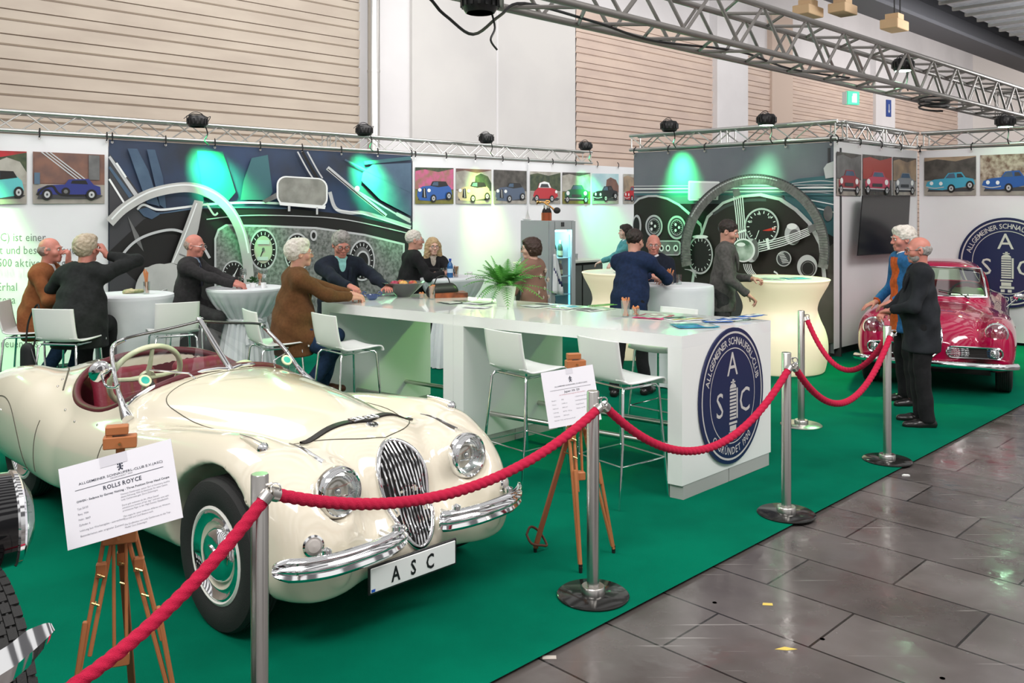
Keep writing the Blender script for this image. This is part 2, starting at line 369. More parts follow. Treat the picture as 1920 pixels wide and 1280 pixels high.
for k, (px, py, w, lab) in enumerate(((1515, 22, .55, 'tan wooden hoist block leftmost of the hanging blocks near the roof'), (1580, 18, .5, 'tan hoist block in the middle of the three hanging near the roof'), (1677, 48, .5, 'tan hoist block lowest right of the hanging blocks near the roof'))):
    t = thing('hoist_block', lab, 'hoist', D(px, py, 15), 0, 'hoist blocks under the roof')
    mb = MB(); mb.box((0, 0, 0), (w, .3, .16), wood_y, .79, bev=.01); mb.box((0, 0, .13), (w*.5, .22, .12), wood_y, .79); mb.build('block', t)
    mb = MB(); mb.tube([(0, 0, .15), (0, 0, .9)], .012, black); mb.tube([(.15, .12, .15), (.15, .12, .9)], .012, black); mb.build('chain', t)
t = thing('exit_sign', 'green and white lit emergency exit sign hanging in front of the far shutter', 'sign', D(1598, 184, 20))
mb = MB(); mb.box((0, 0, 0), (.34, .08, .3), mat('sign_green', (.05, .55, .3), .4, emit=.6), .4); mb.box((-.14, 0, 0), (.1, .14, .28), white_mat, .4); mb.build('box', t)
mb = MB(); q = mat('sign_white', (.95, 1, .95), .4, emit=1.0); R4 = Matrix.Rotation(.4, 3, 'Z')
for (x, z, w, h) in ((.04, .0, .09, .2), (.0, .07, .05, .05), (-.02, -.03, .05, .14)): mb.box(R4@Vector((x, -.045, z)), (w, .01, h), q, .4)
mb.build('pictogram', t)
t = thing('direction_sign', 'small blue sign with a white down arrow on the far hall wall', 'sign', D(1666, 203, 26))
mb = MB(); mb.box((0, 0, 0), (.2, .03, .5), mat('sign_blue', (.04, .08, .3), .5), .5); mb.build('plate', t)
mb = MB(); R4 = Matrix.Rotation(.5, 3, 'Z'); f = lambda u, v: R4@Vector((u, -.02, v))
mb.add([f(-.012, .12), f(.012, .12), f(.012, -.1), f(-.012, -.1)], [(3, 2, 1, 0)], white_mat, False); mb.add([f(-.05, -.05), f(0, -.15), f(.05, -.05), f(0, -.1)], [(0, 1, 2, 3)], white_mat, False); mb.build('arrow', t)
# ---------------------------------------------------------------- trusses
def truss(label, p0, p1, side, size=(.24, .24), r=.024, rd=.009, step=.3, m=alu, md=None, name='lighting_truss', endframe=True):
    p0 = Vector(p0); p1 = Vector(p1); d = (p1-p0); L = d.length; d.normalize(); side = Vector(side).normalized(); up = Vector((0, 0, 1)); w, h = size; md = md or m
    t = thing(name, label, 'truss', p0)
    off = [Vector((0, 0, 0)), side*w, side*w+up*h, up*h]
    for o in off:
        mb = MB(); mb.tube([o, o+d*L], r, m, 12); mb.build('chord', t)
    mb = MB(); n = max(2, int(L/step)); st = L/n
    for q in range(4):
        a, b = off[q], off[(q+1) % 4]
        for i in range(n):
            x0, x1 = i*st, (i+1)*st; s0, s1 = (a, b) if i % 2 == 0 else (b, a); mb.tube([s0+d*x0, s1+d*x1], rd, md, 6)
        if endframe:
            for x in (.03, L-.03, L*.5-.05, L*.5+.05): mb.tube([a+d*x, b+d*x], rd*1.1, md, 6)
    mb.build('bracing', t); return t
zb, hT = 2.845, .22
truss('silver truss along the top of the long back banner wall', S(1.4, 11.4, zb), S(13.6, 11.4, zb), B, (.22, hT))
truss('silver truss above the grey dashboard banner of the storage booth', S(11.0, 8.45, zb), S(11.0, 5.1, zb), A, (.22, hT))
truss('short silver truss above the red car photos', S(11.25, 5.1, zb), S(13.72, 5.1, zb), B, (.22, hT))
truss('silver truss over the wall behind the red coupe', S(13.72, 5.05, zb), S(13.72, .2, zb), A, (.22, hT))
truss('large heavy truss hanging overhead across the stand', S(1.5, 4.17, 3.40), S(30, 4.17, 3.40), B, (.44, .42), .03, .016, .42, alu2, alu2, name='overhead_truss')
# cable on the overhead truss
mb = MB()
k = [S(a, b, z) for a, b, z in ((1.9, 4.3, 3.45), (3.4, 4.4, 3.35), (3.75, 4.4, 3.2), (4.05, 4.45, 3.12), (4.35, 4.5, 3.3), (4.6, 4.5, 3.43), (5.3, 4.4, 3.38), (6.2, 4.5, 3.37), (7.4, 4.4, 3.42), (8.6, 4.5, 3.4), (9.8, 4.4, 3.42))]
mb.tube(path(k, 6), .011, black, 8); tag(mb.build('power_cable'), 'thick black cable looping under the large overhead truss', 'cable')
mb = MB(); cc = S(12.4, 4.4, 3.36)
mb.tube([cc+A*(.33*math.cos(t_/40*6*PI))+B*(.16*math.sin(t_/40*6*PI))+Vector((0, 0, .004*t_-.09)) for t_ in range(41)], .013, black, 6); tag(mb.build('cable_coil'), 'coil of black cable lying on the large overhead truss', 'cable')
# lamps
def lamp(px, py, wf, aim, col, lab, power=120, blend=.6, size=38, lit=False):
    p = wf(px, py); t = thing('spotlight', lab, 'spotlight', p, .78, 'flat black spotlights on the trusses')
    mb = MB(); mb.lathe([(0, -.07), (.10, -.07), (.125, -.03), (.125, .04), (.1, .075), (0, .075)], black, n=24)
    for i in range(16):
        a = i*PI/8; mb.box((.127*math.cos(a), .127*math.sin(a), 0), (.014, .02, .07), black, a)
    mb.build('housing', t)
    mb = MB(); mb.tube([(-.135, 0, 0), (-.145, 0, .06), (-.06, 0, .095), (.06, 0, .095), (.145, 0, .06), (.135, 0, 0)], .007, black, 6)
    mb.tube(path([(.12, 0, .05), (.19, .02, .08), (.17, .1, .0), (.08, .02, .10), (-.05, .0, .12), (-.16, .05, .03)], 5), .005, black, 6); mb.build('bracket', t)
    mb = MB(); mb.lathe([(0, -.074), (.09, -.074)], mat('lamp_lens_lit', (.8, 1, .85), .3, emit=6) if lit else mat('lamp_lens', (.25, .3, .28), .1), n=20); mb.build('lens', t)
    mb = MB(); mb.tube(path([(.1, .0, -.03), (.14, 0, -.15), (.1, 0, -.24), (.16, 0, -.3)], 5), .008, black, 6); mb.build('cable', t)
    if power:
        L = bpy.data.lights.new('spot', 'SPOT'); L.energy = power; L.color = col; L.spot_size = math.radians(size); L.spot_blend = 1.0; L.shadow_soft_size = .12
        lo = bpy.data.objects.new('spot_beam', L); C.objects.link(lo); q = p-Vector((0, 0, .12)); q = q+(aim-p)*.03; lo.location = q; lo.rotation_euler = (aim-q).to_track_quat('-Z', 'Y').to_euler(); lo.parent = t; lo.matrix_parent_inverse = t.matrix_basis.inverted()
    return t
gcol, ycol = (.05, 1, .28), (.55, 1, .22)
WB = wallB(11.4)
def lampB(px, py, col, lab, pw=120, aim_px=None, aim_py=470, size=50):
    f = wallB(11.0); lamp(px, py, f, wallB(11.39)(aim_px or px, aim_py), col, lab, pw, .7, size)
lampB(370, 228, gcol, 'black spotlight above the steering wheel of the blue dashboard banner', 2000, 400, 330)
lampB(683, 245, gcol, 'black spotlight above the right part of the blue dashboard banner', 1800, 690, 335)
lampB(-45, 204, (.35, 1, .3), 'black spotlight above the far left text banner', 1100, -25, 560)
lampB(912, 260, ycol, 'black spotlight above the yellow lit wall between small car photos', 420, 905, 400)
lampB(1098, 274, gcol, 'black spotlight above the wall beside the drinks fridge', 650, 1125, 410)
WA = wallA(11.0)
lamp(1255, 237, wallA(10.7), wallA(10.99)(1278, 335), gcol, 'black spotlight above the left of the grey dashboard banner', 700, .7, 50)
lamp(1437, 225, wallA(10.7), wallA(10.99)(1400, 440), (.3, 1, .45), 'lit spotlight above the wrapped steering wheel banner', 300, .8, 60, True)
lamp(1885, 228, wallA(13.4), S(12.5, 3.6, 0), (.35, 1, .35), 'lit spotlight above the red coupe', 450, .8, 70, True)
lamp(1693, 122, wallB(4.3), S(9.2, 4.4, .0), (.25, 1, .35), 'lit spotlight clamped inside the large overhead truss', 650, .8, 60, True)
lamp(900, 5, wallB(4.4), S(11, 4, .2), (.6, 1, .6), 'black lamp clamped to the near end of the overhead truss', 0)
# green lights washing the bar table front from behind the stand
def spot(p, aim, col, pw, size=40, blend=.6, soft=.1):
    L = bpy.data.lights.new('wash', 'SPOT'); L.energy = pw; L.color = col; L.spot_size = math.radians(size); L.spot_blend = blend; L.shadow_soft_size = soft
    lo = bpy.data.objects.new('wash_light', L); C.objects.link(lo); lo.location = p; lo.rotation_euler = (Vector(aim)-Vector(p)).to_track_quat('-Z', 'Y').to_euler(); return lo
def area(p, aim, sx, sy, pw, col=(1, 1, 1)):
    L = bpy.data.lights.new('hall_fill_light', 'AREA'); L.shape = 'RECTANGLE'; L.size = sx; L.size_y = sy; L.energy = pw; L.color = col
    lo = bpy.data.objects.new('hall_fill_light', L); C.objects.link(lo); lo.location = p; lo.rotation_euler = (Vector(aim)-Vector(p)).to_track_quat('-Z', 'Y').to_euler(); return lo
area((-2, -1, 7.5), (0, 6, 0), 5, 2, 480, (1, .97, .94)); area((6, 3, 7.5), (3, 8, 0), 6, 2, 520, (1, .96, .93)); area((-6, 7, 7.0), (-2, 9, 1), 4, 3, 250, (1, .98, .97))
area(S(9, 9, 6.5), S(9, 16, 5), 8, 3, 420, (1, .96, .93)); area(S(22, 10, 8), S(23, 16, 4), 12, 3, 300, (1, .93, .9)); area(S(38, 9, 8), S(40, 16, 4), 14, 3, 650, (1, .93, .9)); area(S(44, 4, 8), S(51, 6, 6), 6, 4, 500, (1, .95, .92)); area(S(19, 1.5, 4), S(20, 5, 6.5), 5, 2, 900)  # area lights added to brighten the back wall, end wall and duct
spot(S(8.6, 4.5, 3.3), S(4.6, 5.6, .5), (.4, 1, .2), 330, 46, .3, .08); spot(S(4.6, 4.4, 3.35), (-1.25, 5.1, .9), (.75, 1, .35), 130, 40, .9, .2)
spot(S(1.0, 10.9, 2.9), S(4.5, 5, .5), (.2, 1, .35), 170, 60, .8, .1); spot(S(6.5, 10.9, 2.9), S(5.0, 5.0, .9), (.2, 1, .3), 220, 50, .8, .1)
w = bpy.data.worlds.new('hall'); bpy.context.scene.world = w; w.use_nodes = True; nt = w.node_tree; bg = nt.nodes['Background']
tc = nt.nodes.new('ShaderNodeTexCoord'); mp = nt.nodes.new('ShaderNodeMapping'); mp.inputs['Rotation'].default_value = (0, 0, .78); wv = nt.nodes.new('ShaderNodeTexWave'); wv.inputs['Scale'].default_value = 2.2; wv.inputs['Distortion'].default_value = 1.5; wv.inputs['Detail'].default_value = 2
nt.links.new(tc.outputs['Generated'], mp.inputs[0]); nt.links.new(mp.outputs[0], wv.inputs[0])
cr = nt.nodes.new('ShaderNodeValToRGB'); e = cr.color_ramp.elements; e[0].position = .32; e[0].color = (.16, .155, .16, 1); e[1].position = .62; e[1].color = (1.0, .98, .97, 1); nt.links.new(wv.outputs[1], cr.inputs[0])
sx = nt.nodes.new('ShaderNodeSeparateXYZ'); nt.links.new(tc.outputs['Generated'], sx.inputs[0]); mr = nt.nodes.new('ShaderNodeMapRange'); mr.inputs[1].default_value = -.3; mr.inputs[2].default_value = .5; mr.inputs[3].default_value = .35; mr.inputs[4].default_value = 1.0; nt.links.new(sx.outputs[2], mr.inputs[0])
mm = nt.nodes.new('ShaderNodeMix'); mm.data_type = 'RGBA'; mm.blend_type = 'MULTIPLY'; mm.inputs[0].default_value = 1; nt.links.new(cr.outputs[0], mm.inputs[6]); nt.links.new(mr.outputs[0], mm.inputs[7])
nt.links.new(mm.outputs[2], bg.inputs[0]); bg.inputs[1].default_value = 1.0
sc = bpy.context.scene; sc.view_settings.view_transform = 'Standard'; sc.view_settings.exposure = 0.0; sc.view_settings.look = 'None'
# ================================================================ BANNERS
ban_w = mat('white_banner_cloth', (.80, .80, .82), .75, noise=((.74, .74, .76), .7), bump=.15, bscale=2.5)
M_ = mat
k_blk = M_('print_black', (.014, .013, .013), .45); k_dk = M_('print_dark_grey', (.05, .05, .055), .5); k_md = M_('print_mid_grey', (.19, .19, .19), .5, noise=((.1, .1, .1), 3))
k_lt = M_('print_light_grey', (.50, .51, .52), .5); k_wh = M_('print_white', (.82, .84, .84), .5); k_lb = M_('print_pale_blue', (.09, .15, .22), .5, noise=((.04, .07, .13), 1.3)); k_rim = M_('print_cream_grey', (.42, .42, .41), .5, noise=((.55, .55, .53), 1.5))
k_bl = M_('print_dusk_blue', (.035, .06, .125), .5, noise=((.03, .035, .05), 1.1)); k_bz = M_('print_brushed_panel', (.24, .25, .24), .45, noise=((.09, .1, .09), 22)); k_dial = M_('print_dial', (.42, .44, .33), .5); k_red = M_('print_red', (.6, .03, .02), .5)
k_tl = M_('print_teal', (.05, .14, .16), .5)
class Pic:                         # flat print on a wall: px shapes laid on the plane, each layer 1.5 mm proud
    def __init__(s, wf, uv=None): s.wf = wf; s.uv = uv or (lambda u, v: (u, v)); s.mb = MB(); s.l = 1
    def p(s, u, v): return s.wf(*s.uv(u, v), s.l*.0016)
    def poly(s, pts, m): s.mb.add([s.p(*q) for q in pts][::-1], [tuple(range(len(pts)))], m, False); s.l += 1
    def ell(s, cx, cy, rx, ry, m, n=40, rot=0): s.poly([(cx+rx*math.cos(t)*math.cos(rot)-ry*math.sin(t)*math.sin(rot), cy+rx*math.cos(t)*math.sin(rot)+ry*math.sin(t)*math.cos(rot)) for t in [2*PI*i/n for i in range(n)]], m)
    def ring(s, cx, cy, rx, ry, w, m, n=48, a0=0, a1=2*PI):
        vs = []; 
        for i in range(n+1):
            t = a0+(a1-a0)*i/n; c_, s_ = math.cos(t), math.sin(t); vs += [s.p(cx+rx*c_, cy+ry*s_), s.p(cx+(rx-w)*c_, cy+(ry-w)*s_)]
        s.mb.add(vs, [(2*i, 2*i+1, 2*i+3, 2*i+2) for i in range(n)], m, False); s.l += 1
    def stroke(s, pts, w, m, smooth=True):
        P = [(q.x, q.y) for q in path([(a, b, 0) for a, b in pts], 8)] if smooth and len(pts) > 2 else pts
        ws = w if isinstance(w, (list, tuple)) else (w, w); vs = []; N = len(P)
        for i in range(N):
            a, b = P[max(i-1, 0)], P[min(i+1, N-1)]; dx, dy = b[0]-a[0], b[1]-a[1]; L = math.hypot(dx, dy) or 1; h = (ws[0]+(ws[1]-ws[0])*i/(N-1))/2
            vs += [s.p(P[i][0]-dy/L*h, P[i][1]+dx/L*h), s.p(P[i][0]+dy/L*h, P[i][1]-dx/L*h)]
        s.mb.add(vs, [(2*i, 2*i+1, 2*i+3, 2*i+2) for i in range(N-1)], m, False); s.l += 1
    def rect(s, x0, y0, x1, y1, m): s.poly([(x0, y0), (x1, y0), (x1, y1), (x0, y1)], m)
    def gauge(s, cx, cy, rx, ry, face=None, tick=None, needle=None):
        s.ell(cx, cy, rx, ry, k_lt); s.ell(cx, cy, rx*.9, ry*.9, k_blk)
        if face: s.ell(cx, cy, rx*.66, ry*.66, face)
        for i in range(18):
            t = 2*PI*i/18; c_, s_ = math.cos(t), math.sin(t); s.l -= 1 if i else 0; s.stroke([(cx+rx*.7*c_, cy+ry*.7*s_), (cx+rx*.84*c_, cy+ry*.84*s_)], rx*.045, tick or k_wh, False)
        if needle is not None: s.stroke([(cx-rx*.1*math.cos(needle), cy-ry*.1*math.sin(needle)), (cx+rx*.62*math.cos(needle), cy+ry*.62*math.sin(needle))], (rx*.1, rx*.03), k_blk if face else k_wh, False); s.ell(cx, cy, rx*.1, ry*.1, k_md if face else k_lt, 16)
def banner(name, label, wf, x0, x1, a_dir, dep, z0, z1, m, group=None):   # cloth sheet with gentle folds, between px columns
    p0 = wf(x0, 391); p1 = wf(x1, 391); p0.z = p1.z = 0
    t = thing(name, label, 'banner', p0, 0, group); d = (p1-p0); L = d.length; d.normalize(); n = Vector((d.y, -d.x, 0))
    mb = MB(); vs = []; fs = []; N = 40
    for j in range(2):
        for i in range(N+1): x = L*i/N; vs.append(d*x+n*(-.012-.006*math.sin(x*5)*(1-j*.6))+Vector((0, 0, (z0, z1)[j])))
    for i in range(N): fs.append((i, i+1, N+2+i, N+1+i))
    mb.add(vs, fs, m); mb.build('cloth', t)
    # grommet ties
    n_ = max(3, int(L/.62))
    for i in range(n_+1):
        mb = MB(); g = mb; x = .03+(L-.06)*i/n_; q = d*x+n*.035+Vector((0, 0, z1))
        mb.tube([q+Vector((0, 0, -.02))-n*.02, q+Vector((0, 0, 0)), q+Vector((0, 0, .05)), q-n*.04+Vector((0, 0, .085))+d*.012], .009, black, 6); g.lathe([(.006, 0), (.017, .0), (.017, .004)], steel, d*x+n*.02+Vector((0, 0, z1-.035)), 10, Matrix((d, n, (0, 0, 1))).transposed() @ Matrix.Rotation(-PI/2, 3, 'X'), caps=False); mb.build('tie', t)
    return t, d, n
def attach(mb, name, t):           # bake world-space shapes under a thing without rotation
    o = t.location; mb.v = [(p[0]-o.x, p[1]-o.y, p[2]-o.z) for p in mb.v]; return mb.build(name, t)
def wall_struct(name, pts, m):
    mb = MB(); d = (Vector(pts[1])-Vector(pts[0])).normalized(); n = Vector((d.y, -d.x, 0)); L = (Vector(pts[1])-Vector(pts[0])).length
    a = Vector(pts[0])-n*.10; mb.prism([a, a+d*L, a+d*L+Vector((0, 0, 2.72)), a+Vector((0, 0, 2.72))], -n*.03, m); o = mb.build(name); struct(o); return o
wall_struct('wall_left', (S(1.4, 11.4), S(14.4, 11.4)), white_mat)
WB1 = wallB(11.4); WA1 = wallA(11.0); WB2 = wallB(5.1); WA2 = wallA(13.72)
# ---- small pictures
def photo(t, wf, corners, bg, ground, carc, kind='side', name='printed_photo', extra=None):
    (x0, yt0), (x1, yt1), yb0, yb1 = corners      # top-left, top-right px, bottom rows
    def uv(u, v): x = x0+(x1-x0)*u; a = yt0+(yt1-yt0)*u; b = yb0+(yb1-yb0)*u; return x, a+(b-a)*v
    P = Pic(wf, uv); P.rect(0, 0, 1, 1, bg[0]); 
    if len(bg) > 1: P.poly([(0, .1), (.25, .05), (.6, .12), (1, .02), (1, .6), (0, .6)], bg[1])
    if len(bg) > 2: P.poly([(.55, .2), (.7, .12), (.9, .2), (1, .4), (1, .65), (.5, .65)], bg[2])
    P.rect(0, .62, 1, 1, ground)
    if extra: extra(P)
    b = carc; dkc = k_blk; P.poly([(.06, .9), (.9, .9), (.98, .84), (.85, .8), (.1, .8)], k_dk)
    if kind == 'side':
        P.poly([(.06, .82), (.07, .72), (.2, .64), (.45, .62), (.5, .52), (.78, .5), (.85, .62), (.94, .66), (.95, .82)], b); P.poly([(.53, .6), (.55, .54), (.74, .53), (.77, .61)], dkc)
        P.stroke([(.06, .83), (.15, .7), (.28, .66), (.4, .82), (.8, .83)], .035, k_blk); w = ((.2, .82), (.82, .82))
        P.ell(.46, .76, .06, .08, k_blk, 20); P.ell(.46, .76, .03, .04, k_md, 16)
    elif kind == 'left34':      # nose to the left
        P.poly([(.05, .78), (.07, .6), (.2, .52), (.38, .5), (.5, .44), (.8, .42), (.93, .56), (.96, .74), (.85, .84), (.4, .92), (.12, .9)], b)
        P.poly([(.4, .5), (.45, .38), (.52, .37), (.8, .38), (.86, .5), (.6, .54)], dkc); P.poly([(.44, .49), (.48, .4), (.6, .39), (.6, .5)], k_lb); P.poly([(.18, .82), (.2, .58), (.27, .56), (.3, .84)], k_blk); P.stroke([(.235, .58), (.25, .82)], .02, k_lt, False)
        P.ell(.12, .62, .045, .05, k_wh, 16); P.ell(.36, .63, .045, .05, k_wh, 16); w = ((.48, .85), (.88, .78))
    elif kind == 'bug':
        P.poly([(.1, .76), (.14, .62), (.25, .52), (.3, .36), (.45, .3), (.62, .34), (.7, .5), (.86, .56), (.92, .76), (.8, .84), (.2, .84)], b); P.poly([(.27, .5), (.32, .35), (.47, .3), (.62, .34), (.69, .5), (.5, .5)], k_wh); P.poly([(.33, .49), (.37, .38), (.58, .38), (.63, .49)], k_dk); w = ((.22, .83), (.72, .84)); P.ell(.86, .62, .04, .05, k_wh, 16)
    elif kind == 'front':
        P.poly([(.1, .84), (.08, .66), (.2, .56), (.3, .54), (.38, .4), (.7, .4), (.78, .54), (.9, .58), (.94, .7), (.9, .86)], b); P.poly([(.34, .53), (.4, .42), (.68, .42), (.74, .53)], k_lb); P.ell(.2, .66, .06, .07, k_wh, 16); P.ell(.82, .66, .06, .07, k_wh, 16); P.rect(.34, .7, .68, .78, k_dk); P.stroke([(.08, .83), (.93, .84)], .03, k_lt, False); w = ((.18, .86), (.84, .87))
    elif kind == 'sport':       # low coupe/roadster nose left
        P.poly([(.03, .74), (.06, .64), (.2, .58), (.38, .56), (.46, .42), (.72, .4), (.8, .54), (.95, .58), (.98, .72), (.7, .8), (.35, .86), (.1, .84)], b); P.poly([(.41, .55), (.48, .44), (.58, .43), (.6, .55)], k_lb); P.poly([(.63, .54), (.63, .44), (.71, .44), (.76, .53)], k_dk)
        P.ell(.14, .68, .035, .05, k_wh, 16); P.ell(.32, .69, .035, .05, k_wh, 16); P.stroke([(.04, .77), (.2, .81), (.38, .78)], .025, k_lt); w = ((.52, .82), (.88, .74))
    for i, (wx, wy) in enumerate(w): P.ell(wx, wy, .075, .11, k_blk, 22); P.ell(wx, wy, .042, .065, k_lt, 18); P.ell(wx, wy, .015, .025, k_dk, 10)
    attach(P.mb, name, t)
pm = lambda n, c, c2, sc=6: M_(n, c, .5, noise=(c2, sc))
br1 = pm('pic_brick', (.22, .11, .08), (.14, .08, .07), 5); gr1 = pm('pic_gravel', (.36, .33, .29), (.28, .26, .23)); pk = pm('pic_blossom', (.55, .12, .25), (.3, .16, .12), 9); ol = pm('pic_grass', (.22, .2, .04), (.14, .14, .03)); tr = pm('pic_trees', (.03, .05, .03), (.08, .1, .05), 9); sk = pm('pic_sky', (.35, .55, .6), (.5, .66, .68), 2); st = pm('pic_stone', (.45, .43, .38), (.3, .28, .24), 5); tan = pm('pic_tan', (.4, .29, .19), (.22, .17, .13), 4); tw = pm('pic_twigs', (.5, .42, .34), (.14, .08, .05), 12); dkb = pm('pic_dusk', (.1, .09, .08), (.05, .045, .04), 8)
c_blue = M_('pic_car_blue', (.02, .1, .36), .4); c_navy = M_('pic_car_navy', (.03, .04, .2), .4); c_red = M_('pic_car_red', (.45, .02, .03), .4); c_sky = M_('pic_car_sky', (.06, .36, .52), .4); c_gn = M_('pic_car_green', (.02, .12, .06), .4); c_bk = M_('pic_car_black', (.015, .02, .022), .4); c_gy = M_('pic_car_grey', (.25, .26, .28), .4); c_cr = M_('pic_car_cream', (.62, .52, .3), .4); c_tq = M_('pic_car_turquoise', (.12, .5, .52), .4)
# banner 1: white text banner at far left
t1, _, _ = banner('text_banner', 'white wall banner with grey text and the blue vintage tourer photo at far left', WB1, -230, 203.5, 0, 0, .05, 2.80, ban_w)
photo(t1, WB1, ((-75, 280), (50, 284), 384, 382), (pm('pic_redwall', (.5, .03, .04), (.2, .04, .03), 4), tr, st), gr1, c_tq, 'left34')
def stairs(P):
    P.rect(.02, .1, .45, .6, br1)
    for i in range(3): P.stroke([(.12+.06*i, 0), (.62+.06*i, .52)], .02, k_lt, False)
    P.rect(.78, .02, .93, .52, k_md); P.rect(.02, .4, .1, .62, k_lb)
photo(t1, WB1, ((61.5, 284), (196, 290), 382, 381.5), (br1,), gr1, c_navy, 'side', extra=stairs)
tx = M_('banner_text_grey', (.13, .13, .14), .6); mbt = MB()
def wtxt(st, px, py, size_px, wf=WB1, sx=.82, rot=0.0, al='l'): text(mbt, st, lambda u, v: wf(px+u, py-v-u*rot, .02), size_px, tx, sx=sx, align=al)
wtxt('ub e. V. (ASC) ist einer', 87, 452, 22, rot=-.00, al='r'); wtxt('der ältesten der Welt und besteht heute', 150, 476, 22, al='r'); wtxt('aus über 1.500 aktiven Mitglied', 150, 500, 22, al='r')
wtxt('der Erhal', 33, 545, 22, al='r'); wtxt('von Vetera', 30, 569, 22, al='r'); wtxt('ten', 14, 592, 22, al='r'); wtxt('freuen uns', -5, 651, 21)
attach(mbt, 'printed_text', t1)
# banner 2: big dashboard with cream wheel
t2, _, _ = banner('dashboard_banner', 'huge blue toned banner printed with a vintage dashboard and cream steering wheel', WB1, 204.5, 773, 0, 0, .05, 2.80, k_bl)
P = Pic(WB1, lambda u, v: (200+u*.3021, 260+v*.3021)); P.l = 14
def clampx(pts): return [(max(20, min(1893, x)), y) for x, y in pts]
P.poly([(130, 60), (190, 62), (260, 200), (330, 420), (250, 400)], k_lb); P.poly([(250, 66), (300, 68), (350, 240), (370, 440), (330, 410)], k_lb)
P.poly([(560, 75), (720, 80), (760, 200), (800, 330), (760, 380), (600, 360)], M_('print_green_blue', (.02, .14, .13), .5)); P.poly([(850, 260), (900, 120), (1000, 100), (1030, 330), (1000, 380), (830, 380)], k_tl); P.poly([(1590, 210), (1650, 160), (1890, 150), (1890, 480), (1700, 380), (1580, 260)], k_lb); P.stroke([(1600, 150), (1888, 120)], 22, k_tl); P.stroke([(1480, 130), (1700, 240), (1888, 330)], 10, k_lb)
P.poly([(16, 90), (140, 250), (260, 420), (340, 480), (260, 1180), (16, 1180)], k_dk)
for i, (a, b) in enumerate((((16, 110), (190, 360)), ((16, 175), (150, 360)), ((16, 250), (110, 400)), ((60, 150), (120, 240)))): P.stroke([a, b], (16, 26) if i < 2 else 12, (k_lt, k_lb, k_wh, k_wh)[i], False)
P.poly([(230, 500), (330, 455), (560, 430), (1100, 430), (1500, 470), (1893, 560), (1893, 1620), (16, 1620), (16, 700)], k_blk)
P.poly([(16, 740), (200, 900), (16, 1620)], k_dk); P.poly([(130, 480), (200, 600), (230, 700), (180, 640)], k_md)
P.stroke([(190, 440), (230, 410), (320, 440), (460, 428), (620, 408), (860, 396), (1100, 402)], 14, k_wh); P.stroke([(230, 450), (330, 462), (560, 432), (820, 426), (1120, 432)], 9, k_lb); P.poly([(195, 440), (250, 425), (330, 470), (280, 500), (230, 480)], k_lb)
P.stroke([(620, 500), (860, 476), (1200, 480), (1500, 505), (1888, 590)], 6, k_lt)
P.stroke([(1385, 330), (1420, 430), (1500, 458), (1620, 465), (1888, 550)], 22, k_lt); P.stroke([(1420, 440), (1600, 470), (1888, 560)], 6, k_wh)
for x in (1185, 1215, 1245): P.stroke([(x, 80), (x+60, 190), (x+95, 245)], 9 if x != 1215 else 16, k_lt if x != 1215 else k_blk)
P.poly([(670, 1620), (668, 620), (690, 560), (740, 530), (1000, 536), (1300, 548), (1600, 590), (1850, 650), (1850, 1620)], k_lt); P.poly([(682, 1620), (680, 625), (700, 570), (745, 542), (1000, 548), (1300, 560), (1600, 602), (1838, 660), (1838, 1620)], k_bz)
P.gauge(972, 688, 86, 130, k_dial, needle=2.1); P.rect(972-38, 628, 972+38, 655, k_lt); P.rect(972-38, 732, 972+30, 755, k_lt); P.gauge(1182, 705, 80, 122, k_md, needle=.9); P.gauge(1585, 755, 80, 128, k_md, k_wh); P.ell(1590, 760, 42, 66, k_lt); P.ell(1590, 760, 34, 54, k_blk); P.gauge(790, 850, 75, 95, None, needle=-1); P.ell(1285, 600, 22, 34, k_lt, 20); P.ell(1285, 600, 12, 20, k_blk, 16)
# rear mirror
def rr(x0, y0, x1, y1, r, n=6):
    o = []
    for cx, cy, a in ((x1-r, y0+r, -PI/2), (x1-r, y1-r, 0), (x0+r, y1-r, PI/2), (x0+r, y0+r, PI)):
        for i in range(n+1): t = a+PI/2*i/n; o.append((cx+r*math.cos(t), cy+r*math.sin(t)))
    return o
P.poly([(965, 385), (1060, 330), (1080, 360), (985, 400)], k_md); P.poly([(x, y+(x-1060)*.06) for x, y in rr(1055, 228, 1372, 412, 60)], k_wh); P.poly([(x, y+(x-1060)*.06) for x, y in rr(1066, 236, 1362, 404, 52)], M_('print_mirror', (.30, .30, .27), .5, noise=((.2, .2, .18), 5))); P.poly([(1070, 392), (1360, 415), (1355, 436), (1075, 412)], k_wh); P.rect(1125, 415, 1140, 450, k_lt); P.rect(1300, 425, 1312, 470, k_lt)
P.stroke([(1370, 180), (1550, 330), (1735, 478)], (26, 22), k_lt); P.stroke([(1372, 188), (1550, 336), (1728, 478)], 6, k_blk); P.stroke([(1550, 320), (1700, 410), (1888, 520)], 10, k_lt); P.ell(1555, 310, 16, 18, k_wh, 16); P.poly([(1800, 455), (1885, 495), (1885, 525), (1795, 475)], k_lt)
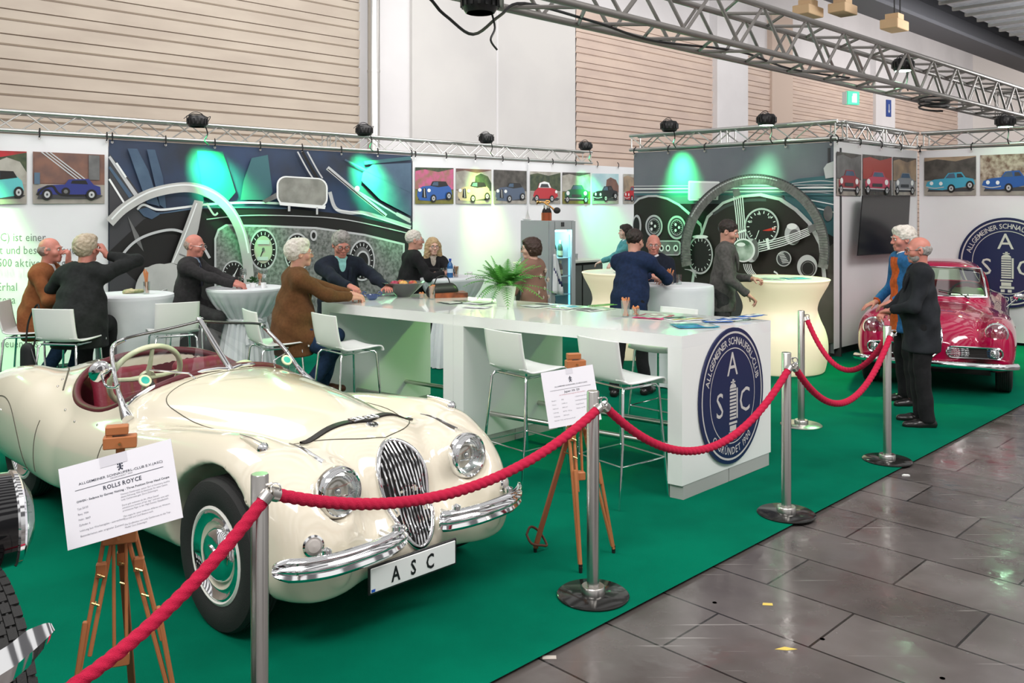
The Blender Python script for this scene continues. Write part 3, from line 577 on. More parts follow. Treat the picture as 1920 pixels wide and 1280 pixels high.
# wheel
P.stroke([(40, 845), (110, 705), (220, 612), (390, 565), (500, 592), (580, 645), (640, 740)], 16, k_lt)
P.ell(330, 960, 155, 185, k_rim); P.poly([(235, 800), (400, 770), (480, 800), (440, 1500), (200, 1500)], k_rim); P.poly([(440, 780), (400, 770), (545, 380), (600, 390), (570, 560), (500, 800)], k_rim); P.stroke([(450, 715), (490, 730)], 8, k_md, False); P.stroke([(410, 770), (485, 600), (560, 400)], 7, k_wh)
P.stroke([(18, 520), (110, 430), (260, 345), (430, 305), (560, 308), (680, 362), (770, 452), (830, 570), (865, 710), (882, 850), (880, 1000)], 62, k_rim); P.stroke([(30, 500), (118, 415), (265, 330), (430, 290), (560, 294), (690, 350), (785, 445), (848, 570), (880, 710)], 10, k_wh); P.stroke([(620, 400), (665, 470), (690, 460)], 12, k_lt)
attach(P.mb, 'printed_picture', t2)
# banner 3: white with small car photos
t3, _, _ = banner('photo_banner', 'white wall banner with a row of small classic car photos above the fridge', WB1, 774.5, 1196, 0, 0, .05, 2.80, ban_w)
Wp = lambda c: ((c[0], c[1]), (c[2], c[3]), c[4], c[5])
photo(t3, WB1, Wp((778.5, 313.5, 850.5, 315, 382, 382)), (tr, pk), ol, c_blue, 'left34')
photo(t3, WB1, Wp((855, 315.5, 921.5, 318, 382, 382)), (br1, st, tr), gr1, c_cr, 'left34'); photo(t3, WB1, Wp((926, 318, 987.5, 320.5, 382, 382)), (dkb,), gr1, M_('pic_car_slate', (.07, .1, .16), .4), 'left34')
photo(t3, WB1, Wp((994, 321, 1051, 323, 382, 382)), (st, tr), gr1, c_red, 'bug'); photo(t3, WB1, Wp((1054.5, 323, 1107, 324, 382, 382)), (dkb, st), ol, c_gn, 'front'); photo(t3, WB1, Wp((1110, 325, 1160, 326, 382, 382)), (sk, sk, br1), gr1, c_bk, 'sport'); photo(t3, WB1, Wp((1169, 326, 1200, 327, 382, 382)), (st, tan), gr1, c_red, 'sport')
mb = MB(); mb.add([WB1(989, 308, .02), WB1(990.5, 308, .02), WB1(990.5, 600, .02), WB1(989, 600, .02)], [(3, 2, 1, 0)], M_('seam_grey', (.62, .62, .64), .8), False); attach(mb, 'seam', t3)
# banner 4: grey dashboard on storage booth (a=11)
t4, _, _ = banner('wheel_banner', 'grey banner printed with a cord wrapped steering wheel and black gauges', WA1, 1188, 1563.5, 0, 0, .05, 2.80, M_('print_slate', (.13, .145, .175), .55, noise=((.17, .185, .21), .9)))
P = Pic(WA1, lambda u, v: (1170+u*.2422, 250+v*.2422)); P.l = 14; X0, X1 = 76, 1622
P.rect(X0, 545, X1, 1160, k_blk); P.rect(X0, 1150, X1, 1560, k_dk); P.poly([(1560, 900), (X1, 850), (X1, 1620), (1400, 1640), (1450, 1300)], M_('print_brown_dark', (.05, .045, .04), .5, noise=((.1, .09, .08), 2)))
P.poly([(1200, 400), (1350, 350), (1540, 330), (X1, 300), (X1, 800), (1300, 620)], k_tl)
for i in range(6): P.stroke([(1300, 370+i*18), (1500, 345+i*22), (X1, 350+i*24)], 7, k_lt if i % 2 else k_tl)
for i in range(5): P.stroke([(1380, 480+i*24), (X1, 520+i*30)], 8, k_wh if i % 2 else k_tl, False)
P.poly([(1545, 270), (1570, 235), (X1, 215), (X1, 340), (1560, 350)], k_lt); P.ell(1580, 620, 36, 60, k_md, 20)
for v, w, m in ((408, 7, k_lt), (430, 10, k_wh), (456, 9, k_lt), (472, 14, k_tl)): P.stroke([(X0, v), (X1, v-10 if v < 470 else v)], w, m, False)
dk2 = M_('print_brown_black', (.022, .018, .016), .4)
P.poly([(X0, 540), (110, 500), (180, 478), (250, 476), (340, 498), (430, 545), (520, 620), (600, 700), (640, 1155), (X0, 1155)], k_lt); P.poly([(X0, 552), (120, 512), (190, 492), (250, 492), (330, 512), (420, 560), (500, 630), (590, 720), (640, 1155), (X0, 1155)], dk2)
P.poly([(520, 1155), (560, 860), (640, 640), (760, 530), (900, 478), (1060, 462), (1220, 500), (1340, 580), (1450, 690), (1540, 850), (1570, 1155)], k_lt); P.poly([(540, 1155), (580, 870), (655, 655), (770, 548), (900, 498), (1050, 486), (1200, 520), (1320, 600), (1420, 700), (1505, 860), (1540, 1155)], dk2)
P.stroke([(690, 625), (800, 560), (950, 520), (1100, 515)], 22, k_dk)
P.poly([(497, 372), (505, 366), (735, 372), (741, 380), (728, 515), (505, 520), (495, 510)], k_wh); P.poly([(510, 382), (728, 386), (716, 470), (640, 480), (560, 510), (510, 508)], M_('print_paper', (.6, .61, .62), .5)); P.poly([(560, 512), (640, 482), (716, 472), (712, 508)], k_md)
P.ell(100, 715, 34, 86, k_lt); P.ell(96, 715, 24, 68, k_blk); 
for gx, gy, rx, ry in ((232, 718, 67, 88), (408, 728, 70, 92)): P.ell(gx, gy, rx, ry, k_lt); P.ell(gx, gy, rx*.82, ry*.82, k_dk); P.gauge(gx, gy, rx*.68, ry*.68)
for gx, gy in ((222, 718), (408, 728)):
    for i in range(3): t = i*2.1; P.ell(gx+18*math.cos(t), gy+26*math.sin(t), 9, 12, k_wh, 12)
P.poly(rr(205, 828, 440, 945, 30), k_lt); P.poly(rr(215, 838, 430, 935, 26), k_md)
for x in (240, 290, 340, 400): P.ell(x, 888, 18, 26, k_wh, 16); P.ell(x, 888, 9, 14, k_blk, 12)
P.gauge(1065, 722, 136, 145); P.poly([(1070, 752), (1130, 735), (1175, 722), (1170, 748), (1120, 755)], k_red); P.stroke([(1045, 750), (1015, 830)], 5, k_wh, False)
for i in range(5): text(P.mb, str(i*20 or 0), lambda u, v, i=i: P.p(1065+95*math.cos(2.6+i*.95)-14+u, 722+102*math.sin(2.6+i*.95)+10-v), 26, k_wh)
P.gauge(590, 940, 98, 150); P.ell(590, 800, 60, 14, k_wh)
P.ell(1305, 780, 62, 84, k_lt, 24); P.ell(1320, 800, 44, 58, k_md, 20); P.ell(1300, 720, 40, 24, k_wh, 20)
P.ell(1237, 970, 58, 60, k_lt); P.ell(1237, 970, 50, 52, k_dk)
for i in range(7): P.stroke([(1195+i*5, 930+i*12), (1235+i*7, 925+i*12)], 5, k_wh, False)
P.ell(1418, 1030, 78, 90, k_lt); P.ell(1424, 1045, 58, 62, k_blk); P.ring(1424, 1045, 50, 54, 6, k_md); P.stroke([(1160, 1068), (1185, 1085), (1190, 1108)], 12, k_wh)
# spokes
cord = M_('print_cord_grey', (.20, .21, .195), .7, noise=((.12, .125, .115), 14)); 
for k in range(5): o = k*17; P.stroke([(848+o, 485), (868+o*.9, 640), (880+o*.9, 830)], 7, k_wh)
P.poly([(868, 765), (945, 740), (948, 756), (868, 780)], k_wh)
for k in range(5): o = k*17; P.stroke([(1030, 850+o), (1240, 800+o*.95), (1440, 728+o*.8)], 7, k_wh)
P.poly([(1095, 815), (1115, 810), (1130, 895), (1112, 900)], k_wh)
for k in range(5): o = k*14; P.stroke([(925+o, 1010), (940+o, 1060), (985+o, 1112)], 6, k_wh); P.stroke([(470+o, 1052), (560, 1060+o)], 5, k_lt, False)
P.poly([(840, 440), (888, 425), (905, 480), (850, 492)], k_md); P.poly([(1420, 720), (1480, 695), (1505, 740), (1435, 775)], k_md)
P.ell(985, 905, 60, 92, k_lt); P.ell(1010, 900, 30, 85, k_md); P.ell(925, 905, 90, 92, k_wh); P.ell(922, 905, 78, 80, M_('print_chrome_hub', (.55, .62, .57), .3, noise=((.08, .16, .1), 4))); P.ell(905, 860, 34, 16, k_wh, 20)
P.ring(1014, 905, 578, 592, 78, cord, 96, PI*.93, PI*2.08); P.ring(1014, 905, 578, 592, 12, k_dk, 96, PI*.95, PI*2.06); P.ring(1014, 905, 560, 574, 10, k_lt, 60, PI*1.15, PI*1.6)
for i in range(90):
    t = PI*(.95+1.1*i/90); c_, s_ = math.cos(t), math.sin(t); P.l -= 1 if i else 0; P.stroke([(1014+500*c_, 905+514*s_), (1014+574*math.cos(t+.02), 905+588*math.sin(t+.02))], 4, k_md, False)
attach(P.mb, 'printed_picture', t4)
wall_struct('wall_front', (S(11.0, 8.45), S(11.0, 5.1)), k_dk)
# banner 5 beside it (b=5.1), banner 6 behind red car (a=13.72)
t5, _, _ = banner('photo_banner', 'narrow white banner with three faded car photos above the black screen', WB2, 1564.8, a_of and 1722, 0, 0, .12, 2.80, ban_w)
photo(t5, WB2, Wp((1569, 284, 1615, 290, 366, 367)), (dkb, k_md), gr1, M_('pic_maroon', (.3, .05, .06), .5), 'front'); photo(t5, WB2, Wp((1618, 289, 1672, 294, 366, 367)), (dkb, M_('pic_red_smear', (.35, .06, .05), .5)), dkb, M_('pic_pinkred', (.5, .07, .12), .5), 'front'); photo(t5, WB2, Wp((1675, 294, 1718, 297, 367, 367)), (dkb, tan), gr1, c_gy, 'front')
wall_struct('wall_side_1', (S(11.0, 5.1), S(13.72, 5.1)), k_dk)
x1722 = 1723
t6, _, _ = banner('photo_banner', 'white wall banner behind the red coupe with blue car photos and round club emblem', WA2, x1722, 2300, 0, 0, .05, 2.80, ban_w)
photo(t6, WA2, Wp((1733, 296, 1830, 292, 366.5, 366)), (tan, dkb), gr1, c_sky, 'sport'); photo(t6, WA2, Wp((1838, 291, 1940, 287, 366, 365.5)), (tw,), gr1, c_blue, 'sport')
wall_struct('wall_side_2', (S(13.72, 5.1), S(13.72, -.5)), k_dk)
# ---- club emblem (flat printed disc)
em_b = M_('emblem_navy', (.012, .018, .075), .35); em_s = M_('emblem_silver', (.58, .55, .54), .4)
def emblem(parent, fn, R, thick=True, navy=em_b, silver=em_s):   # fn(u,v,layer)->point, u right v up
    if thick is not False: mb = MB(); n = 72; mb.add([fn(R*math.cos(2*PI*i/n), R*math.sin(2*PI*i/n), l) for l in (0, thick) for i in range(n)], [tuple(range(n, 2*n))]+[(i, (i+1) % n, n+(i+1) % n, n+i) for i in range(n)], navy, False); d = attach(mb, 'disc', parent)
    mb = MB(); L = thick+.0012
    def ring(r0, r1, n=72): mb.add([fn(r*math.cos(2*PI*i/n), r*math.sin(2*PI*i/n), L) for i in range(n) for r in (r0, r1)], [(2*i, 2*i+1, (2*i+3) % (2*n), (2*i+2) % (2*n)) for i in range(n)], silver, False)
    ring(.915*R, .945*R); ring(.69*R, .705*R)
    def arc(st, a0, a1, r, size, flip=False):
        ws = [glyph(c)[2] for c in st]; W = sum(ws); x = 0
        for c, w in zip(st, ws):
            t = a0+(a1-a0)*(x+w/2)/W; x += w; vs, fs, adv = glyph(c, .012)
            if not vs: continue
            out = []
            for (vx, vy) in vs:
                lx = (vx-adv/2)*size*.9; ly = (vy-.35)*size
                if not flip: px, py = r*math.cos(t)+lx*math.sin(t)+ly*math.cos(t), r*math.sin(t)-lx*math.cos(t)+ly*math.sin(t)
                else: px, py = r*math.cos(t)-lx*math.sin(t)-ly*math.cos(t), r*math.sin(t)+lx*math.cos(t)-ly*math.sin(t)
                out.append(fn(px, py, L))
            mb.add(out, fs, silver, False)
    arc('ALLGEMEINER SCHNAUFERL-CLUB', math.radians(165), math.radians(12), .81*R, .155*R)
    arc('GEGRÜNDET 1900', math.radians(222), math.radians(312), .81*R, .155*R, True)
    for ch, cx, cy, sz in (('A', 0.0, .30, .50), ('S', -.40, -.28, .52), ('C', .38, -.28, .52)):
        vs, fs, adv = glyph(ch, .0); mb.add([fn((cx+(v[0]-adv/2)*sz*1.0)*R, (cy+(v[1])*sz)*R, L) for v in vs], fs, silver, False)
    # little spark-plug-like engine column
    def q(x0, y0, x1, y1, l=L, m=silver): mb.add([fn(x*R, y*R, l) for x, y in ((x0, y0), (x1, y0), (x1, y1), (x0, y1))], [(0, 1, 2, 3)], m, False)
    q(-.02, .16, .03, .24); q(-.07, .19, .07, .21)
    for i in range(9): y = .10-.052*i; q(-.10, y-.033, .10, y)
    q(.11, -.35, .15, .1); q(-.12, -.42, .13, -.385); q(-.1, -.52, .1, -.44); q(-.13, -.58, .16, -.53); q(-.11, -.66, -.03, -.6); q(.03, -.66, .11, -.6)
    n = 12; mb.add([fn((.10*math.cos(PI*i/n))*R, (.11+.07*math.sin(PI*i/n))*R, L) for i in range(n+1)], [tuple(range(n+1))], silver, False)
    attach(mb, 'lettering', parent)
c6 = WA2(1888, 492); 
emblem(t6, lambda u, v, l: c6+(-B)*u+Vector((0, 0, v))-A*(.03+l), .635, .002)
# TV on wall b=5.1
tvt = thing('television', 'large black switched-off television hanging tilted on the narrow white banner', 'television', WB2(1655, 420, .12))
def TV(u, v, d): return WB2(u, v, d)-tvt.location
mb = MB(); cs = [(1606.5, 479.5), (1701, 474), (1707, 366), (1616, 366)]
q = [TV(*c, .10) for c in cs]; q2 = [TV(*c, .16) for c in cs]; mb.add(q+q2, [(3, 2, 1, 0), (4, 5, 6, 7), (0, 1, 5, 4), (1, 2, 6, 5), (2, 3, 7, 6), (3, 0, 4, 7)], M_('tv_frame', (.012, .012, .014), .3), False); mb.build('frame', tvt)
mb = MB(); cc = sum((Vector(x) for x in q2), Vector())/4; mb.add([cc+(x-cc)*.97+(x*0)-B*.004 for x in q2], [(0, 1, 2, 3)], M_('tv_screen', (.006, .007, .007), .16), False); mb.build('screen', tvt)
# ================================================================ CREAM ROADSTER  (local: +x nose, +y left side, origin on the floor under the front axle)
cream = mat('cream_paint', (.76, .70, .57), .12, coat=1.0); maroon = mat('maroon_leather', (.20, .012, .03), .45, bump=.15, bscale=90); maroon_d = mat('maroon_trim', (.10, .01, .018), .5)
inner = mat('dark_interior', (.012, .01, .01), .8); lamp_gl = thin('lamp_glass', (.9, .92, .92), .25); refl = mat('lamp_reflector', (.8, .82, .82), .18, 1)
seam_m = mat('panel_gap', (.10, .09, .07), .8)
def kin(x, keys, col):             # smooth interpolation of key rows
    kx = np.array([k[0] for k in keys]); kv = np.array([k[col] for k in keys]); n = len(kx)
    d = np.diff(kv)/np.diff(kx); m = np.zeros(n); m[1:-1] = np.where(d[:-1]*d[1:] > 0, 2*d[:-1]*d[1:]/(d[:-1]+d[1:]+1e-12*np.sign(d[:-1]+d[1:]+1e-15)), 0); m[0], m[-1] = d[0], d[-1]
    i = np.clip(np.searchsorted(kx, x)-1, 0, n-2); h = kx[i+1]-kx[i]; t = np.clip((x-kx[i])/h, 0, 1)
    return (2*t**3-3*t**2+1)*kv[i]+(t**3-2*t**2+t)*h*m[i]+(-2*t**3+3*t**2)*kv[i+1]+(t**3-t**2)*h*m[i+1]
# x, yc, half-width, top, bottom
HOOD = [(-3.64, 0, .04, .44, .36), (-3.58, 0, .26, .51, .28), (-3.4, 0, .44, .60, .24), (-3.05, 0, .57, .74, .2), (-2.6, 0, .64, .885, .18), (-2.15, 0, .665, .945, .18), (-1.7, 0, .665, .95, .18), (-1.2, 0, .635, .955, .18), (-.6, 0, .52, .94, .18), (0, 0, .39, .895, .2), (.2, 0, .31, .855, .24), (.33, 0, .235, .80, .27), (.43, 0, .17, .71, .30), (.50, 0, .07, .60, .40)]
FEND = [(-2.5, .60, .06, .50, .25), (-2.2, .615, .13, .60, .2), (-1.8, .63, .14, .645, .2), (-1.3, .615, .155, .70, .2), (-.8, .59, .18, .775, .21), (-.4, .565, .20, .825, .22), (0, .545, .222, .855, .23), (.2, .53, .228, .835, .24), (.36, .515, .215, .775, .20), (.47, .50, .195, .70, .20), (.55, .485, .155, .61, .22), (.605, .475, .05, .50, .32)]
REAR = [(-3.68, .44, .05, .46, .36), (-3.62, .46, .16, .56, .28), (-3.43, .51, .22, .70, .22), (-3.1, .54, .25, .81, .19), (-2.75, .555, .245, .85, .18), (-2.45, .57, .225, .82, .18), (-2.2, .59, .185, .74, .18), (-1.95, .61, .14, .65, .2), (-1.75, .61, .06, .5, .3)]
def tube_f(x, y, z, K, n, ax1=None):
    xx = x if ax1 is None else ax1
    yc, ry, zt, zb = (kin(xx, K, i) for i in (1, 2, 3, 4)); zc = (zt+zb)/2; rz = (zt-zb)/2
    q = (np.abs((y-yc)/ry)**n+np.abs((z-zc)/rz)**n)**(1/n); d = (q-1)*np.minimum(ry, rz)
    return np.maximum(d, np.maximum(K[0][0]-xx, xx-K[-1][0]))
def roadster(x, y, z):
    y = np.abs(y)
    d = tube_f(x, y, z, HOOD, 2.4); d = smin(d, tube_f(x, y, z, FEND, 2.3), .05+.06*np.clip((x+.5)/.8,0,1)); d = smin(d, tube_f(x, y, z, REAR, 2.3), .07)
    # headlamp pods
    t = np.clip((x-.1)/.34, 0, 1); d = smin(d, np.sqrt((x-(.1+.34*t))**2+(y-.398)**2+(z-(.73-.06*t))**2)-(.05+.058*t), .05)
    d = -smin(-d, np.maximum(.465-x, np.sqrt((y-.398)**2+(z-.667)**2)-.118), .008)
    d = smin(d, np.sqrt((x-.22)**2+((y-.2)/1.0)**2+((z-.45)/1.4)**2)-.24, .15)
    d = smin(d, (np.sqrt(((x-.27)/.32)**2+(y/.62)**2+((z-.335)/.17)**2)-1)*.17, .12)
    d = -smin(-d, (z-.232), .04) if True else d
    # wheel arches
    a = np.maximum(np.sqrt((x+.01)**2+(z-.34)**2)-.41, .47-y); d = -smin(-d, a, .02)
    b = np.maximum(np.sqrt((x+2.7)**2+(z-.30)**2)-.36, np.maximum(.47-y, y-.70)); d = -smin(-d, b, .015)
    # cockpit
    c = ((np.abs((x+1.73)/.52))**3+(np.abs(y)/.60)**3)**(1/3)-1; c = np.maximum(c*.45, .40-z); d = -smin(-d, c, .02)
    return d
h = .017; lo = np.array([-3.85, -.90, .10]); nn = (int(4.65/h), int(1.8/h), int(1.02/h))
gx = (lo[0]+h*np.arange(nn[0]))[:, None, None]; gy = (lo[1]+h*np.arange(nn[1]))[None, :, None]; gz = (lo[2]+h*np.arange(nn[2]))[None, None, :]
V, Q = nets(roadster(gx, gy, gz).astype(np.float32), lo, h)
def grad(f, V, e=2e-3):
    g = np.stack([(f(*(V+np.eye(3)[i]*e).T)-f(*(V-np.eye(3)[i]*e).T))/(2*e) for i in range(3)], 1); return g
for _ in range(2):
    V = relax(V, Q, 1, .4); f = roadster(*V.T); g = grad(roadster, V); V = V-(f/np.maximum((g**2).sum(1), .2))[:, None]*g*np.where(np.abs(f) < .02, 1, 0)[:, None]
V = relax(V, Q, 2, .5)
CARL = Vector((-.863, 4.55, 0)); TH = math.radians(47.0); CARR = TH-PI/2    # heading of +x
car = thing('roadster', 'cream vintage open roadster with maroon cockpit and tall chrome grille', 'car', CARL, CARR)
npobj('body', V, Q, cream, car)
def ray(f, p, d, t0=0, t1=1.2, n=160):   # first surface hit from outside
    p = np.array(p, float); d = np.array(d, float); ts = np.linspace(t0, t1, n); P = p[None]+ts[:, None]*d[None]; v = f(P[:, 0], P[:, 1], P[:, 2]); i = np.argmax(v < 0)
    if v[i] >= 0: return None
    if i == 0: return Vector(P[0])
    a, b = ts[i-1], ts[i]; va, vb = v[i-1], v[i]; t = a+(b-a)*va/(va-vb); return Vector(p+t*d)
top = lambda x, y, f=roadster: ray(f, (x, y, 1.15), (0, 0, -1))
side = lambda x, z, s=-1, f=roadster: ray(f, (x, s*.95, z), (0, -s, 0))
front = lambda y, z, f=roadster: ray(f, (.95, y, z), (-1, 0, 0))
def line(pts, r=.0035, m=None, nm='panel_gap', par=car, closed=False):
    pts = [p for p in pts if p is not None]; mb = MB(); mb.tube(pts, r, m or seam_m, 6, closed=closed); return mb.build(nm, par)
lin = lambda a, b, n: [a+(b-a)*i/(n-1) for i in range(n)]
# bonnet outline, door gaps, wing edge, spat
hood = [(-1.12, .0), (-1.12, .2), (-1.1, .38), (-1.03, .46), (-.85, .475), (-.4, .45), (-.05, .39), (.12, .31), (.24, .23), (.31, .13), (.33, 0)]
hp = [(q.x, q.y) for q in path([(x, -y, 0) for x, y in hood], 5)]
line([top(x, y) for x, y in hp]+[top(x, -y) for x, y in hp[::-1]], .003, nm='bonnet_gap')
for s in (-1, 1):
    line([side(-1.2-.05*t, .74-.46*t, s) for t in lin(0, 1, 18)], nm='door_gap'); 
    line([side(-2.12-.03*t, .62-.32*t, s) for t in lin(0, 1, 12)], nm='door_gap')
    sp = [(-2.7+.37*math.cos(t), .27+.42*math.sin(t)) for t in lin(-.05, PI+.05, 40)]; line([side(x, z, s) for x, z in sp], .004, nm='spat_gap')
    line([top(x, s*y) for x, y in [(q.x, q.y) for q in path([(-2.15, .60, 0), (-2.35, .50, 0), (-2.6, .40, 0), (-2.9, .335, 0), (-3.3, .30, 0)], 8)]], .006, nm='wing_piping')
# arch lining / inner wheel wells, floor pan
mb = MB(); mb.box((-1.6, 0, .24), (3.7, 1.0, .05), inner); mb.box((.05, 0, .33), (.7, .9, .2), inner, bev=.02); mb.build('underbody', car)
# ---------------- wheels
def wheel_parts(root, R=.345, w=.165, rim=.215, hub_m=chrome, disc_m=None, s=-1, spoke=False, wall=None):
    Rm = Matrix.Rotation(s*PI/2*-1, 3, 'X')      # lathe axis z -> outward
    disc_m = disc_m or cream; h = w/2
    mb = MB(); prof = [(rim-.005, -h*.75), (rim+.03, -h*.95), (R*.86, -h*1.0), (R*.965, -h*.86), (R, -h*.6)]
    for k in (-2, -1, 0, 1, 2): z = k*h*.24; prof += [(R, z-h*.08), (R-.006, z-h*.06), (R-.006, z+h*.06), (R, z+h*.08)]
    prof += [(R, h*.6), (R*.965, h*.86), (R*.86, h), (rim+.03, h*.95), (rim-.005, h*.75)]
    mb.lathe(prof, rubber, n=56, M=Rm, caps=False); mb.build('tyre', root)
    mb = MB(); mb.lathe([(rim+.008, h*.62), (rim+.008, h*.84), (rim-.004, h*.92), (rim-.012, h*.86)], wall or mat('wheel_white', (.82, .81, .76), .3), n=48, M=Rm, caps=False)
    mb.lathe([(rim-.010, h*.84), (rim-.022, h*.9), (rim-.04, h*.66), (rim-.05, h*.62), (rim-.062, h*.7)], chrome, n=48, M=Rm, caps=False); mb.lathe([(rim-.062, h*.7), (rim-.085, h*.5), (rim-.095, h*.5)], disc_m, n=48, M=Rm, caps=False)
    mb.lathe([(rim, -h*.7), (rim-.02, -h*.2), (0, -h*.2)], inner, n=32, M=Rm, caps=False); mb.build('wheel_rim', root)
    mb = MB(); mb.lathe([(rim-.088, h*.5), (rim-.095, h*.72), (rim-.11, h*.9), (rim-.13, h*1.0), (.055, h*1.06), (.05, h*1.16), (.03, h*1.24), (0, h*1.27)], hub_m, n=40, M=Rm, caps=False); mb.build('hubcap', root)
for s, x in ((-1, 0), (1, 0), (-1, -2.7), (1, -2.7)):
    w_ = bpy.data.objects.new('wheel', None); C.objects.link(w_); w_.parent = car; w_.location = (x, s*(.655 if x == 0 else .60), .345); wheel_parts(w_, s=s)
# ---------------- grille
gz0, gz1 = .34, .795
def gy_(u):                         # outline half width by height fraction
    return .150*math.sqrt(max(0, 1-abs(2*u-1.0)**2.6))*(.62+.38*min(1, u*1.35))
N = 40; out = []
zz = [gz0+(gz1-gz0)*(1-math.cos(PI*i/N))/2 for i in range(N+1)]
rt = [(gy_((z-gz0)/(gz1-gz0)), z) for z in zz]; loop = rt+[(-y, z) for y, z in rt[-2:0:-1]]
def fr(y, z, o=.0): 
    p = front(y, z) or Vector((.5, y, z)); return Vector((p.x+o, y, z))
mb = MB(); mb.tube([fr(y, z, .004) for y, z in loop], .013, chrome, 10, closed=True); mb.build('grille_surround', car)
mb = MB(); vs = []; fs = []
for y, z in rt: vs += [fr(-y, z, .001), fr(-y/2, z, .003), fr(0, z, .004), fr(y/2, z, .003), fr(y, z, .001)]
for i in range(len(rt)-1):
    for k in range(4): q = i*5+k; fs.append((q, q+1, q+6, q+5))
mb.add(vs, fs, inner); mb.build('grille_mesh', car)
for k in range(-6, 7):
    yy = k*.0222; zs = [z for z in lin(gz0+.005, gz1-.005, 60) if gy_((z-gz0)/(gz1-gz0)) > abs(yy)+.006]
    if len(zs) < 4: continue
    def ys(z): return yy*(.80+.2*min(1, (z-gz0)/.35))
    mb = MB(); mb.tube([fr(ys(z), z, .012) for z in zs[::3]+[zs[-1]]], .0046, chrome, 6); mb.build('grille_bar', car)
# badge
mb = MB(); p = top(.225, 0); n_ = Vector(grad(roadster, np.array([p]))[0]).normalized(); Mx = n_.to_track_quat('Z', 'Y').to_matrix(); mb.lathe([(0.03, 0), (.03, .005), (.024, .007)], chrome, p, 24, Mx, caps=False); mb.lathe([(.024, .006), (0, .008)], mat('badge_dark', (.03, .03, .035), .3), p, 20, Mx); mb.lathe([(.009, .0075), (.012, .009), (.0, .011)], chrome, p, 12, Mx); mb.build('badge', car)
# strap over the bonnet
sp = [top(.12+.06*(1-abs(t)), t*.34) for t in lin(-1, 1, 25)]
leather = mat('black_strap', (.015, .012, .012), .5)
mb = MB(); vs = []; fs = []
for p in sp: vs += [p+Vector((-.02, 0, .0)), p+Vector((-.02, 0, .009)), p+Vector((.02, 0, .007)), p+Vector((.02, 0, -.004))]
for i in range(len(sp)-1):
    for k in range(4): fs.append((i*4+k, i*4+(k+1) % 4, i*4+4+(k+1) % 4, i*4+4+k))
mb.add(vs, fs, leather, False); st_ = mb.build('bonnet_strap', car)
for tt in (-.12, .14):
    p = sp[int((tt+1)/2*24)]+Vector((0, 0, .012)); mb = MB(); mb.tube([p+Vector((-.026, -.03, 0)), p+Vector((.026, -.03, 0)), p+Vector((.026, .03, 0)), p+Vector((-.026, .03, 0))], .005, chrome, 6, closed=True); mb.tube([p+Vector((-.026, 0, .002)), p+Vector((.026, 0, .002))], .0035, chrome, 6); mb.build('buckle', st_)
